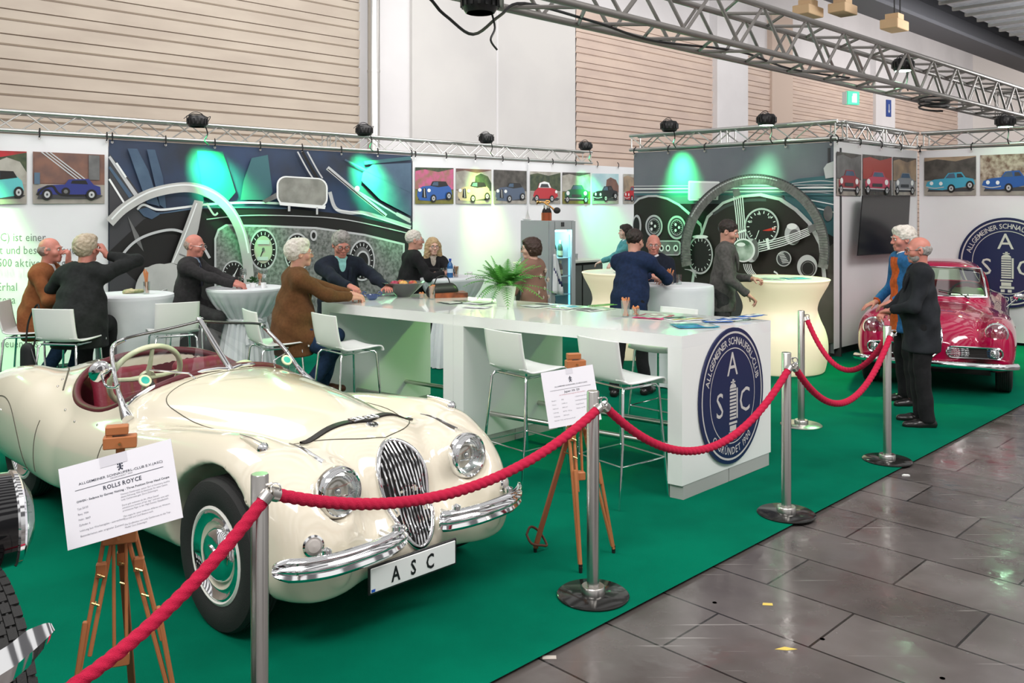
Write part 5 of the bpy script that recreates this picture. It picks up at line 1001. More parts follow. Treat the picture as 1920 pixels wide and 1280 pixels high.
chair((-3.88, 7.72, 0), -.15, 'white bar chair under the man in the dark jacket seen from behind'); chair((-4.48, 8.18, 0), -1.35, 'white bar chair under the man in the tan corduroy jacket at far left')
chair((-2.02, 7.52, 0), RA-.2, 'white bar chair under the white haired man in brown corduroy'); chair((-3.42, 9.25, 0), RA-.55, 'white bar chair under the bald man in the grey suit'); chair((-3.16, 8.2, 0), .55, 'empty white bar chair just in front of the bald man')
# ================================================================ COCKTAIL TABLES
cloth = mat('white_table_cloth', (.80, .82, .84), .8, noise=((.72, .75, .78), 3), bump=.15, bscale=12)
def cocktail(loc, kind, label, clabel, seed, bow=0.0):
    t = thing('cocktail_table', label, 'table', loc, 0, 'round cocktail tables under cloths')
    mb = MB(); mb.lathe([(0, 1.06), (.38, 1.06), (.385, 1.07), (.385, 1.085), (0, 1.088)], white_mat, n=48); mb.build('tabletop', t)
    mb = MB(); mb.lathe([(.03, .03), (.03, 1.06)], steel, n=20, caps=False); mb.build('column', t); mb = MB(); mb.lathe([(0, .006), (.2, .006), (.2, .02), (.03, .035), (0, .035)], steel, n=32); mb.build('base', t)
    if kind == 'flare':           # stretch cover, waist high
        pr = [(0, 1.094), (.2, 1.0945), (.385, 1.094), (.402, 1.088), (.404, 1.06), (.396, 1.03), (.375, .95), (.345, .85), (.32, .72), (.305, .55), (.30, .35), (.30, .15), (.305, .02)]; amp = lambda z: .012*min(1, max(0, (1.02-z)*2)); nf = 9
    elif kind == 'drape':
        pr = [(0, 1.094), (.2, 1.0945), (.385, 1.094), (.402, 1.088), (.408, 1.06), (.41, .98), (.41, .85), (.40, .7), (.38, .5), (.36, .3), (.36, .02)]; amp = lambda z: .05*min(1, max(0, (1.05-z)*1.2)); nf = 7
    else:                          # gathered at the waist with a bow
        pr = [(0, 1.094), (.2, 1.0945), (.385, 1.094), (.402, 1.088), (.404, 1.07), (.385, 1.02), (.34, .94), (.28, .86), (.225, .79), (.205, .765), (.20, .745), (.21, .72), (.24, .6), (.275, .4), (.30, .2), (.32, .02)]; amp = lambda z: .05*min(1, max(0, (1.05-z)*4)) if z > .76 else .06; nf = 22
    rng_ = random.Random(seed); ph = [rng_.uniform(0, 6.28) for _ in range(4)]
    pp = []; 
    for i in range(len(pr)-1):
        k = 4 if i > 2 else 1
        for j in range(k): pp.append((pr[i][0]+(pr[i+1][0]-pr[i][0])*j/k, pr[i][1]+(pr[i+1][1]-pr[i][1])*j/k))
    pp.append(pr[-1]); rf = lambda a, z: 1+amp(z)*(math.sin(nf*a+ph[0])+.5*math.sin((nf*2-1)*a+ph[1])+.5*math.sin((nf//2+1)*a+ph[2]))
    c = thing('tablecloth', clabel, 'tablecloth', loc, 0, 'white cloths on the round tables'); mb = MB(); mb.lathe(pp, cloth, n=180, rf=rf, caps=False); mb.build('cover', c, angle=60)
    if kind == 'bow':
        mb = MB(); mb.lathe([(.212, .725), (.222, .73), (.222, .775), (.212, .78)], cloth, n=60, caps=False); mb.build('sash', c)
        mb = MB(); R_ = Matrix.Rotation(bow, 3, 'Z')
        for s in (-1, 1):
            mb.tube([R_@Vector(p) for p in path([(0, -.235, .75), (s*.06, -.26, .775), (s*.10, -.255, .755), (s*.05, -.25, .735), (0, -.235, .75)], 5)], .016, cloth, 8); mb.tube([R_@Vector(p) for p in path([(0, -.235, .745), (s*.03, -.26, .68), (s*.055, -.275, .58), (s*.05, -.29, .52)], 5)], [.012+.01*i/15 for i in range(16)], cloth, 8, squash=(0, 1, 0))
        mb.ball(R_@Vector((0, -.245, .75)), .024, cloth, 10); mb.build('bow', c)
TA = Vector((-3.74, 8.62, 0)); TB = Vector((-2.84, 9.38, 0)); TC = Vector((-.74, 10.8, 0)); TD = Vector((1.81, 9.7, 0))
cocktail(TA, 'flare', 'cocktail table in the left group of seated men', 'smooth white stretch cover on the leftmost cocktail table', 1); cocktail(TB, 'bow', 'cocktail table beside the bald man in the suit', 'white gathered cloth tied with a bow in front of the dashboard banner', 2, .55)
cocktail(TC, 'bow', 'cocktail table in front of the blonde woman', 'white gathered cloth on the table of the blonde woman', 3, 1.0); cocktail(TD, 'drape', 'cocktail table beside the man in the navy suit', 'white draped cloth on the table beside the man in the navy suit', 4)
# ================================================================ GLOWING COUNTERS
glow = mat('glowing_plastic', (.9, .82, .62), .35, emit=.36, ecol=(1.0, .84, .55))
def counter(loc, label, R=.575):
    t = thing('glowing_counter', label, 'counter', loc, 0, 'hourglass shaped glowing counters'); mb = MB()
    pr = [(.50, .01), (.515, .03), (.535, .12), (.55, .25), (.545, .38), (.515, .50), (.47, .60), (.435, .70), (.43, .76), (.45, .84), (.495, .93), (.545, 1.02), (.565, 1.07), (.575, 1.085), (.573, 1.095), (.56, 1.10)]
    mb.lathe([(q.x*R/.575, q.y) for q in path([(a, b, 0) for a, b in pr], 3)], glow, n=64, caps=False); mb.build('body', t); mb = MB(); mb.lathe([(.56*R/.575, 1.098), (0, 1.10)], mat('counter_top_plastic', (.85, .82, .70), .3, emit=.15), n=64, caps=False); mb.build('counter_top', t); return t
CR = Vector((3.21, 10.55, 0)); CL = Vector((1.48, 11.6, 0)); counter(CR, 'large cream glowing hourglass counter in front of the grey wheel banner'); counter(CL, 'cream glowing counter behind the man in the navy suit', .56)
# ================================================================ PEOPLE  (local: +y facing, +x their right, origin on the floor)
def nrm(v): v = np.array(v, float); return v/(np.linalg.norm(v)+1e-9)
V3 = lambda *a: np.array(a, float)
def ik(S_, T_, a, b, pole):        # two-bone joint
    d = T_-S_; L = np.linalg.norm(d); L2 = min(L, (a+b)*.995); u = d/(L+1e-9); T2 = S_+u*L2; x = (a*a-b*b+L2*L2)/(2*L2); h_ = math.sqrt(max(a*a-x*x, 0)); p = np.array(pole, float); p = p-u*(p@u); p = nrm(p); return S_+u*x+p*h_, T2
def addsdf(Vs, Qs, s, it=1):
    V, Q = s.mesh(); V = relax(V, Q, it, .5); n = sum(len(v) for v in Vs); Vs.append(V); Qs.append(Q+n)
skins = {'a': mat('skin_fair', (.62, .33, .25), .5, noise=((.55, .27, .20), 14)), 'b': mat('skin_ruddy', (.60, .24, .19), .5, noise=((.52, .2, .15), 14)), 'c': mat('skin_light', (.68, .42, .33), .5)}
eye_w = mat('eye_white', (.7, .68, .65), .3); eye_d = mat('eye_iris', (.04, .03, .025), .2); lip = mat('lips', (.42, .14, .12), .5)
def fab(n, c, c2=None, sc=30, b=.35, sheen=0.0): return mat(n, tuple(x*.8 for x in c), 1.0, noise=(c2 or tuple(x*.55 for x in c), sc), bump=b, bscale=9, sheen=sheen)
def person(label, loc, face, jacket, trousers, skin='a', hair=None, hairstyle='short', H=1.75, seated=False, lean=.1, twist=0.0, head_yaw=0.0, head_pitch=0.0, hands=None, poles=None, legs=None,
           shirt=None, tie=None, glasses=None, fat=1.0, jlen=.17, shoes=None, female=False, curl=(.6, .6), open_front=None, hip=None, hand_dir=None, lens=None, extra=None, collar=None, seat_z=.79, pant_flare=1.0, beard=None):
    k = H/1.75; t = thing('person', label, 'person', loc, face); sk = skins[skin]; shoes = shoes or mat('black_shoe_leather', (.012, .011, .011), .25)
    pz = (seat_z+.10) if seated else .93*k
    P = V3(0, 0, pz) if hip is None else V3(*hip)
    ca, sa = math.cos(lean), math.sin(lean); up = V3(0, sa, ca); fw0 = V3(0, ca, -sa); ct, st = math.cos(twist), math.sin(twist)
    rt = V3(ct, st*ca, -st*sa); fw = np.cross(up, rt); sw_ = (.178 if female else .205)*k
    T = lambda r, f, u: P+rt*r*k+fw*f*k+up*u*k
    chest = T(0, .0, .38); neck = T(0, -.01, .50); sh = [T(-.188, 0, .438) if not female else T(-.155, 0, .43), T(.188, 0, .438) if not female else T(.155, 0, .43)]
    hl = lean*.35; hp_ = head_pitch; cy, sy = math.cos(head_yaw+twist), math.sin(head_yaw+twist)      # yaw to the left is positive
    hf = nrm(V3(-sy*math.cos(hp_), cy*math.cos(hp_), -math.sin(hp_))); hr = nrm(np.cross(hf, V3(0, 0, 1))); hu = np.cross(hr, hf)
    Nk = neck+up*.030*k; Hc = neck+up*.08*k+V3(0, .3*sa, 1)*.072*k+hf*.02
    HT = lambda r, f, u: Hc+(hr*r+hf*f+hu*u)*k*1.0
    MH = np.stack([hr, hf, hu], 1)
    # arms
    hands = hands or [V3(-.27, .08, pz-.08), V3(.27, .08, pz-.08)]
    hands = [np.array(h, float) for h in hands]; poles = poles or [V3(-.6, -.6, -1), V3(.6, -.6, -1)]
    el = []; 
    for i in (0, 1): e, w_ = ik(sh[i], hands[i], .29*k, .255*k, poles[i]); el.append(e); hands[i] = w_
    # legs
    if legs is None:
        legs = [(V3(-.10, .42, pz-.03), V3(-.11, .36, .34)), (V3(.10, .42, pz-.03), V3(.11, .36, .34))] if seated else [(V3(-.10, .02, .49*k), V3(-.11, -.02, .08)), (V3(.10, .02, .49*k), V3(.11, -.02, .08))]
    hips = [P+rt*-.09*k, P+rt*.09*k]
    foot_d = [nrm(V3(-.12, 1, 0)), nrm(V3(.12, 1, 0))]
    # ---- body: one skin (coarse under the clothes, fine at head and hands)
    Vs, Qs = [], []
    allp = np.array([P, chest, neck, Hc, *sh, *el, *hands, *hips]+[q for l in legs for q in l]); lo_, hi_ = allp.min(0)-.16, allp.max(0)+.2; lo_[2] = max(lo_[2], 0)
    s = SDF(lo_, hi_, .014)
    s.cap(P+up*.02, T(0, 0, .20), .125*k, .115*k, .05, (fw, .72)); s.cap(T(0, 0, .18), T(0, 0, .38), .115*k, .13*k, .06, (fw, .7)); s.cap(sh[0]*.75+sh[1]*.25, sh[0]*.25+sh[1]*.75, .07*k, k=.06)
    s.cap(T(0, 0, .42), Nk, .06*k, .052*k, .04)
    for i in (0, 1):
        s.cap(sh[i], el[i], .048*k, .038*k, .03); s.cap(el[i], hands[i], .038*k, .026*k, .02); s.cap(hips[i], legs[i][0], .078*k, .052*k, .04); s.cap(legs[i][0], legs[i][1], .050*k, .034*k, .03)
        fd = foot_d[i]; s.cap(legs[i][1]+V3(0, 0, -.02), legs[i][1]+fd*.16+V3(0, 0, -.05), .032, .026, .02)
    addsdf(Vs, Qs, s)
    s = SDF(Hc-.17, Hc+.17, .0052)
    s.ell(HT(0, -.012, .035), (.076*k, .094*k, .088*k), .0, MH); s.ell(HT(0, .018, -.035), (.058*k, .070*k, .072*k), .045, MH); s.cap(HT(-.014, .070, -.088), HT(.014, .070, -.088), .019*k, k=.03)
    s.cap(HT(-.036, .078, .026), HT(.036, .078, .026), .014*k, k=.02); s.cap(HT(0, .085, .022), HT(0, .108, -.020), .009*k, .0135*k, .012); s.cap(HT(-.010, .100, -.026), HT(.010, .100, -.026), .0095*k, k=.008)
    for sx in (-1, 1):
        s.ell(HT(sx*.033, .098, .008), (.021*k, .016*k, .014*k), .014, MH, sub=True); s.ell(HT(sx*.045, .062, -.022), (.022*k, .022*k, .022*k), .03, MH)
        s.ell(HT(sx*.079, -.008, -.002), (.011*k, .021*k, .033*k), .008, MH); s.ell(HT(sx*.084, .002, .0), (.006, .010, .016), .004, MH, sub=True)
    s.cap(HT(-.018, .086, -.052), HT(.018, .086, -.052), .0085*k, k=.012); s.cap(HT(-.016, .085, -.064), HT(.016, .085, -.064), .009*k, k=.010); s.cap(HT(-.022, .099, -.0575), HT(.022, .099, -.0575), .003, k=.005, sub=True)
    s.cap(HT(0, -.015, -.05), Nk-up*.06, .053*k, .058*k, .03)
    addsdf(Vs, Qs, s)
    hd = hand_dir or [None, None]
    for i in (0, 1):
        W = hands[i]; fa = nrm(W-el[i]); d = nrm(hd[i][0]) if hd[i] is not None else fa; nrmv = hd[i][1] if hd[i] is not None else (V3(0, 0, -1) if abs(fa[2]) < .7 else V3(-1 if i else 1, 0, 0)); n_ = np.array(nrmv, float); n_ = nrm(n_-d*(n_@d)); sd = np.cross(d, n_)*(1 if i == 1 else -1)    # thumb side
        s = SDF(W-.02-np.maximum(0, -d)*.2-.085, W+.02+np.maximum(0, d)*.2+.085, .0055)
        kk = k*(.9 if female else 1.0); s.cap(W-fa*.05, W, .027*kk, .025*kk, .01); s.cap(W, W+d*.035*kk, .026*kk, .034*kk, .02, (n_, .62)); s.cap(W+d*.035*kk, W+d*.08*kk, .037*kk, .039*kk, .015, (n_, .42))
        c = curl[i]
        for f_, (off, L) in enumerate(((.030, .072), (.010, .082), (-.010, .077), (-.029, .060))):
            p = W+d*(.088-.006*abs(f_-1))*kk+sd*off*kk; a = 0; q = p
            for j, fr_ in enumerate((.45, .30, .25)):
                a += c*(.5, .9, .7)[j]; dd = d*math.cos(a)+n_*math.sin(a)+sd*off*.8; q2 = q+nrm(dd)*L*fr_*kk; s.cap(q, q2, (.0088-.0008*j)*kk, (.0082-.0008*j)*kk, .004); q = q2
        p = W+d*.025*kk+sd*.028*kk; q = p+nrm(d*.7+sd*.8+n_*.3)*.042*kk; q2 = q+nrm(d*.95+sd*.25+n_*(.3+c*.5))*.035*kk; s.cap(p, q, .0125*kk, .0105*kk, .012); s.cap(q, q2, .0102*kk, .0085*kk, .004)
        addsdf(Vs, Qs, s)
    npobj('body', np.concatenate(Vs), np.concatenate(Qs), sk, t)
    mb = MB()
    for sx in (-1, 1):
        e = HT(sx*.032, .080, .009); mb.ball(e, .0125*k, eye_w, 12); mb.ball(Vector(e)+Vector(hf)*.0075*k, .0066*k, eye_d, 8)
    mb.build('eyes', t)
    mb = MB(); mb.tube([HT(-.02, .094, -.058), HT(-.008, .0985, -.0565), HT(.008, .0985, -.0565), HT(.02, .094, -.058)], .0028, lip, 6); mb.build('mouth', t)
    # ---- hair
    if hair:
        s = SDF(Hc-.24, Hc+.17, .0075)
        if hairstyle != 'bald': s.ell(HT(0, -.018, .042), (.085*k, .104*k, .095*k), .0, MH)
        if hairstyle == 'bald':
            s.ell(HT(0, -.022, .008), (.084*k, .094*k, .070*k), .0, MH); s.ell(HT(0, .0, .10), (.090*k, .13*k, .072*k), .01, MH, sub=True)
        if hairstyle == 'full': s.ell(HT(0, -.04, .03), (.088*k, .095*k, .10*k), .03, MH); s.ell(HT(0, .035, .10), (.065*k, .05*k, .035*k), .03, MH)
        if hairstyle == 'bob': s.ell(HT(0, -.035, -.01), (.092*k, .092*k, .115*k), .04, MH); s.ell(HT(0, .045, .085), (.06*k, .045*k, .03*k), .03, MH)
        if hairstyle == 'long':
            s.ell(HT(0, -.03, .0), (.10*k, .10*k, .12*k), .04, MH)
            for sx in (-1, 1): s.cap(HT(sx*.08, .0, .02), HT(sx*.095, .0, -.15), .035*k, .045*k, .04)
            s.cap(HT(0, -.06, -.02), HT(0, -.07, -.15), .07*k, .06*k, .05)
        s.F += (.004*np.sin(s.ax[0][:, None, None]*95+3*np.sin(s.ax[2][None, None, :]*60))*np.sin(s.ax[1][None, :, None]*80+2)).astype(np.float32)
        s.ell(HT(0, .115, -.035), (.082*k, .075*k, .103*k) if hairstyle != 'long' else (.062*k, .08*k, .108*k), .012, MH, sub=True)
        if hairstyle in ('short', 'full', 'bald'):
            s.cut(HT(0, 0, -.055 if hairstyle != 'full' else -.075), -hu*1.0-hf*-.35)
            for sx in (-1, 1): s.ell(HT(sx*.085, .02, -.03), (.03*k, .045*k, .035*k), .01, MH, sub=True)
        elif hairstyle == 'bob': s.cut(HT(0, 0, -.085), -hu)
        V, Q = s.mesh()
        if len(V): npobj('hair', V, Q, hair, t)
        mb = MB()
        for sx in (-1, 1): mb.tube([HT(sx*.015, .094, .030), HT(sx*.032, .095, .035), HT(sx*.05, .083, .028)], [.0035, .0045, .0025], hair, 6)
        mb.build('eyebrows', t)
    if beard:
        s = SDF(Hc-.17, Hc+.1, .0075); s.ell(HT(0, .022, -.045), (.064*k, .075*k, .072*k), .0, MH); s.cut(HT(0, 0, -.035), hu*1.0-hf*.15); s.ell(HT(0, .105, -.0575), (.024, .02, .012), .005, MH, sub=True); V, Q = s.mesh(); npobj('beard', V, Q, beard, t)
    if glasses:
        mb = MB(); r = .021*k
        for sx in (-1, 1):
            mb.tube([HT(sx*.034+r*1.15*math.cos(a)/k, .106, .006+r*.85*math.sin(a)/k) for a in [2*PI*i/16 for i in range(16)]], .0019, glasses, 6, closed=True); mb.tube([HT(sx*.058, .104, .010), HT(sx*.078, .06, .012), HT(sx*.083, -.012, .008)], .0019, glasses, 6)
        mb.tube([HT(-.011, .107, .012), HT(0, .112, .014), HT(.011, .107, .012)], .0018, glasses, 6); q = mb.build('glasses', t)
    # ---- shirt
    sm = shirt or mat('white_shirt', (.78, .79, .82), .8); s = SDF(np.minimum(P, neck)-.28, np.maximum(P, neck)+.28, .010)
    s.cap(P+up*.05, T(0, 0, .20), .140*k*fat, .135*k*fat, .05, (fw, .74)); s.cap(T(0, 0, .18), T(0, 0, .37), .135*k, .140*k, .06, (fw, .72)); s.cap(sh[0]*.8+sh[1]*.2, sh[0]*.2+sh[1]*.8, .074*k, k=.06)
    s.cap(T(0, -.005, .455), T(0, 0, .505), .068*k, .062*k, .03); s.cut(Nk+up*.012*k-fw*0, up-fw*.35)
    V, Q = s.mesh(); npobj('shirt', V, Q, sm, t)
    mb = MB(); cm = collar or sm
    ring_ = [T(.069*math.sin(a), .002+.066*math.cos(a), .50+.012*-math.cos(a)) for a in lin(.35, 2*PI-.35, 22)]; mb.tube(ring_, .0125, cm, 8)
    for sx in (-1, 1): mb.tube([T(sx*.025, .062, .49), T(sx*.045, .085, .455)], [.013, .006], cm, 6)
    mb.build('collar', t)
    if tie: mb = MB(); mb.tube([T(0, .072, .485), T(0, .088, .46), T(0, .115, .38), T(0, .118, .25)], [.016, .012, .020, .028], tie, 8, squash=tuple(rt)); mb.build('tie', t)
    # ---- jacket
    lo2 = np.minimum.reduce([P-V3(.34, .3, jlen+.12), *[h-.12 for h in hands], *[e-.12 for e in el], *[q-.12 for q in sh]]); hi2 = np.maximum.reduce([P+.34, neck+.1, *[h+.1 for h in hands], *[e+.12 for e in el], *[q+.12 for q in sh]])
    def cloth_sdf(h_=.0115, gr=0.0, side=None):
        s = SDF(lo2, hi2, h_); g = gr
        s.cap(P+up*.04, T(0, 0, .20), .168*k*fat+g, .155*k*fat+g, .05, (fw, .76)); s.cap(T(0, 0, .18), T(0, 0, .36), .155*k*(1+(fat-1)*.5)+g, .160*k+g, .06, (fw, .72))
        if fat > 1.05: s.ell(T(0, .07, .14), (.15*k*fat, .12*k*fat, .16*k), .06)
        if female: s.cap(T(-.07, .10, .30), T(.07, .10, .30), .065*k, k=.06)
        s.cap(sh[0]*.9+sh[1]*.1, sh[0]*.1+sh[1]*.9, .080*k+g, k=.055); s.cap(sh[0]*.7+sh[1]*.3+up*.02, sh[0]*.3+sh[1]*.7+up*.02, .085*k+g, k=.06)
        hb = P-V3(0, 0, jlen*k)+(V3(0, .05, 0) if seated else V3(0, 0, 0)); s.cap(P+up*.05, hb, .168*k*fat+g, .182*k*fat+g, .04, (fw0, .80))
        for i in (0, 1):
            s.cap(sh[i], el[i], .066*k+g, .056*k+g, .05); s.cap(el[i], hands[i]-nrm(hands[i]-el[i])*.025, .054*k+g, .042*k+g, .03)
            if seated and jlen > .05: s.cap(hips[i], hips[i]*.6+legs[i][0]*.4, .10*k, .095*k, .05)
        X, Y, Z = s.ax[0][:, None, None], s.ax[1][None, :, None], s.ax[2][None, None, :]
        s.F += (.0035*np.sin(38*Z+14*X+3*np.sin(9*Y))+.003*np.sin(33*X-27*Z+21*Y)).astype(np.float32)
        for i in (0, 1):                                  # cuffs cut square
            fa = nrm(hands[i]-el[i]); r_, X1, Y1, Z1 = s.sl(hands[i]-.07, hands[i]+.07, 0); d = (X1-hands[i][0])*fa[0]+(Y1-hands[i][1])*fa[1]+(Z1-hands[i][2])*fa[2]+.012; rad = np.sqrt((X1-hands[i][0])**2+(Y1-hands[i][1])**2+(Z1-hands[i][2])**2)-.075
            s.F[r_] = np.maximum(s.F[r_], -np.maximum(-d, rad).astype(np.float32))
        vd = 1.0 if open_front is None else open_front
        if vd > 0: s.cap(T(0, .10, .53), T(0, .19, .53-.28*vd), .058*k, .006, .008, sub=True)
        s.cap(T(0, 0, .49), T(0, .02, .62), .060*k, .075*k, .01, sub=True)
        s.cut(V3(0, 0, P[2]-jlen*k-.02), V3(0, 0, -1)); return s
    s = cloth_sdf(); V, Q = s.mesh(); V = relax(V, Q, 1, .4)
    if isinstance(jacket, tuple):      # two-tone front (open outer jacket)
        ctr = V.mean(0); fc = V[Q].mean(1); f_ = (fc-P)@fw; r_ = (fc-P)@rt; inner_ = (np.abs(r_-jacket[2]) < jacket[3]) & (f_ > .02) & ((fc-P)@up < .5)
        sl_ = np.minimum(np.linalg.norm(fc-hands[0], axis=1), np.linalg.norm(fc-hands[1], axis=1)) < .05
        me = bpy.data.meshes.new('jacket'); me.from_pydata(V.tolist(), [], Q.tolist()); me.materials.append(jacket[0]); me.materials.append(jacket[1]); me.polygons.foreach_set('material_index', (inner_ | sl_).astype(int).tolist()); me.polygons.foreach_set('use_smooth', [True]*len(Q)); me.update(); o = bpy.data.objects.new('jacket', me); C.objects.link(o); o.parent = t
        jm = jacket[0]
    else: npobj('jacket', V, Q, jacket, t); jm = jacket
    if open_front is None or open_front > 0:
        mb = MB()
        for sx in (-1, 1):
            q = [T(sx*.060, .045, .50), T(sx*.072, .095, .44), T(sx*.066, .128, .36), T(sx*.030, .145, .25)]; mb.tube(path(q, 4), [.010, .014, .017, .019, .02, .02, .019, .018, .016, .014, .011, .008, .005], jm, 8, squash=tuple(rt))
        mb.tube([T(.072*math.sin(a), -.004+.062*math.cos(a), .505-.01*math.cos(a)) for a in lin(.9, 2*PI-.9, 16)], .014, jm, 8); mb.build('lapel', t)
    # ---- trousers
    fp = [l[1] for l in legs]; allq = np.array([P, *[l[0] for l in legs], *fp]); s = SDF(allq.min(0)-.16, allq.max(0)+.16, .012)
    s.cap(P+up*.06, P-V3(0, 0, .02), .150*k*fat, .150*k*fat, .04, (fw0, .78))
    for i in (0, 1):
        s.cap(hips[i], legs[i][0], .098*k*(1+(fat-1)*.5), .070*k, .03); s.cap(legs[i][0], legs[i][1]+V3(0, 0, .0), .068*k, .060*k*pant_flare, .02)
        s.cut(legs[i][1]-V3(0, 0, .03), nrm(legs[i][1]-legs[i][0]), .003) if not seated and i == 0 else None
    X, Y, Z = s.ax[0][:, None, None], s.ax[1][None, :, None], s.ax[2][None, None, :]; s.F += (.0035*np.sin(30*Z+11*X+2*np.sin(12*Y))).astype(np.float32)
    V, Q = s.mesh(); npobj('trousers', relax(V, Q, 1, .4), Q, trousers, t)
    # ---- shoes
    for i in (0, 1):
        a = legs[i][1]; fd = foot_d[i]; z0 = a[2]-.08; s = SDF(a-V3(.2, .2, .13), a+V3(.2, .32, .06), .008)
        s.cap(a-fd*.03+V3(0, 0, -.035), a+V3(0, 0, .0), .042, .040, .02); s.cap(V3(a[0], a[1], z0+.03)-fd*.045, V3(a[0], a[1], z0+.03)+fd*.08, .040, .046, .02); s.cap(V3(a[0], a[1], z0+.026)+fd*.08, V3(a[0], a[1], z0+.022)+fd*.175, .047, .036, .02); s.cut(V3(0, 0, z0), V3(0, 0, -1)); s.cut(a+V3(0, 0, .02), V3(0, 0, 1)); V, Q = s.mesh(); npobj('shoe', V, Q, shoes, t)
    if extra: extra(t, T, HT, MH)
    return t
h_grey = mat('grey_hair', (.36, .34, .32), .7, noise=((.2, .19, .18), 40), bump=.4, bscale=55); h_white = mat('white_hair', (.72, .68, .62), .7, noise=((.55, .5, .44), 40), bump=.8, bscale=55); h_sand = mat('sandy_grey_hair', (.50, .42, .32), .7, noise=((.36, .29, .2), 40), bump=.8, bscale=55); h_dark = mat('dark_hair', (.035, .022, .018), .55, noise=((.015, .01, .008), 40), bump=.8, bscale=55); h_brown = mat('dark_brown_hair', (.05, .025, .018), .5, bump=.8, bscale=55); h_blond = mat('blonde_hair', (.50, .36, .20), .6, noise=((.36, .24, .12), 35), bump=.8, bscale=55); h_st = mat('stubble_hair', (.30, .22, .19), .8, bump=.8, bscale=55)
j_tan = fab('tan_corduroy', (.29, .098, .032), (.2, .065, .02), 40); j_char = fab('charcoal_wool', (.020, .023, .023)); j_suit = fab('dark_grey_suit', (.038, .036, .038)); j_cord = fab('brown_corduroy', (.155, .065, .022), (.10, .042, .014), 45); j_navy = fab('dark_navy_blazer', (.012, .018, .035)); j_blue = fab('blue_navy_suit', (.012, .028, .085)); j_black = fab('black_jacket', (.014, .014, .016)); j_grey = fab('grey_suit', (.12, .115, .108)); j_star = fab('dusty_pink_knit', (.30, .17, .125), (.25, .14, .10), 25); j_bl = fab('bright_blue_anorak', (.03, .17, .42)); j_or = fab('orange_lining', (.75, .13, .02)); j_blk2 = fab('black_padded_coat', (.010, .012, .016), (.020, .023, .028), 6)
jean = fab('blue_jeans', (.02, .05, .12)); t_blk = fab('black_trousers', (.012, .012, .014)); t_gry = fab('grey_trousers', (.05, .05, .05)); teal = fab('teal_cotton', (.12, .40, .42)); s_blue = fab('pale_blue_shirt', (.36, .48, .66)); s_mint = fab('mint_shirt', (.33, .70, .68)); s_cr = fab('cream_blouse', (.62, .56, .47)); s_white = mat('white_shirt', (.78, .79, .82), .8)
blkf = mat('black_frame', (.01, .01, .01), .3); slv = mat('silver_frame', (.5, .5, .5), .25, 1); brs = mat('brown_shoe', (.10, .03, .015), .35); tie_n = fab('navy_tie', (.03, .035, .07))
def W2L(loc, face, w):             # world point to a person's local frame
    v = Vector(w)-Vector(loc); c, s = math.cos(-face), math.sin(-face); return V3(v.x*c-v.y*s, v.x*s+v.y*c, v.z)
def facing(dx, dy): return math.atan2(-dx, dy)
ht = mat
# 1 tan jacket man, far left, profile to the right, hand at the mouth
L1 = Vector((-4.50, 8.30, 0)); f1 = facing(1, .10)
person('seated balding man in tan corduroy at far left, hand at his mouth', L1, f1, j_tan, jean, 'b', h_st, 'bald', seated=True, lean=.22, head_pitch=-.02, head_yaw=-.0, hands=[V3(.0, .30, 1.42), V3(.16, .46, 1.14)], poles=[V3(-1, -.2, -1), V3(.8, -.5, -1)], curl=(1.3, .7), shirt=s_white, fat=1.06, shoes=brs, legs=[(V3(-.1, .42, .84), V3(-.12, .30, .36)), (V3(.14, .38, .82), V3(.12, .12, .36))], hand_dir=[(V3(.1, .1, 1), V3(0, -1, 0)), None])
# 2 charcoal jacket, back view
L2 = Vector((-3.88, 7.86, 0)); f2 = facing(-.02, 1)
person('seated man with sandy grey hair in a charcoal jacket seen from behind at left', L2, f2, j_char, t_blk, 'b', h_sand, 'full', seated=True, lean=.26, twist=-.05, head_yaw=-.2, hands=[V3(-.16, .38, 1.17), V3(.15, .24, 1.50)], poles=[V3(-1, -.4, -.2), V3(1, -.05, -.5)], curl=(.7, 1.1), fat=1.28, H=1.84, hand_dir=[None, (V3(-.5, .1, 1), V3(-1, 0, 0))])
# 3 bald man, grey suit, at the bow table
L3 = Vector((-3.45, 9.28, 0)); f3 = facing(1, -.02)
person('seated bald man in a dark grey suit and tie leaning on the bow tied table', L3, f3, j_suit, t_gry, 'b', h_st, 'bald', seated=True, lean=.16, head_pitch=.12, head_yaw=-.1, hands=[W2L(L3, f3, (-2.86, 9.25, 1.14)), W2L(L3, f3, (-2.84, 9.12, 1.135))], poles=[V3(-1, -.2, -.8), V3(1, -.2, -.8)], curl=(.8, .8), shirt=s_blue, tie=tie_n, glasses=slv, legs=[(V3(-.1, .42, .84), V3(-.12, .32, .40)), (V3(.12, .40, .80), V3(.12, .30, .38))], jlen=.12)
# 4 white haired man in brown corduroy (back-left), at the table end
L4 = Vector((-1.93, 7.60, 0)); f4 = facing(.95, .32)
person('seated white haired man in a brown corduroy jacket at the end of the long table', L4, f4, j_cord, jean, 'a', h_white, 'full', seated=True, lean=.14, twist=.1, head_yaw=.0, hands=[W2L(L4, f4, (-1.40, 7.95, 1.145)), W2L(L4, f4, (-1.42, 7.78, 1.145))], poles=[V3(-1, -.4, -.8), V3(1, -.4, -.8)], curl=(.8, .9), glasses=slv, fat=1.12, shoes=brs, jlen=.20, legs=[(V3(-.08, .42, .80), V3(-.10, .30, .38)), (V3(.12, .36, .70), V3(.12, .10, .30))])
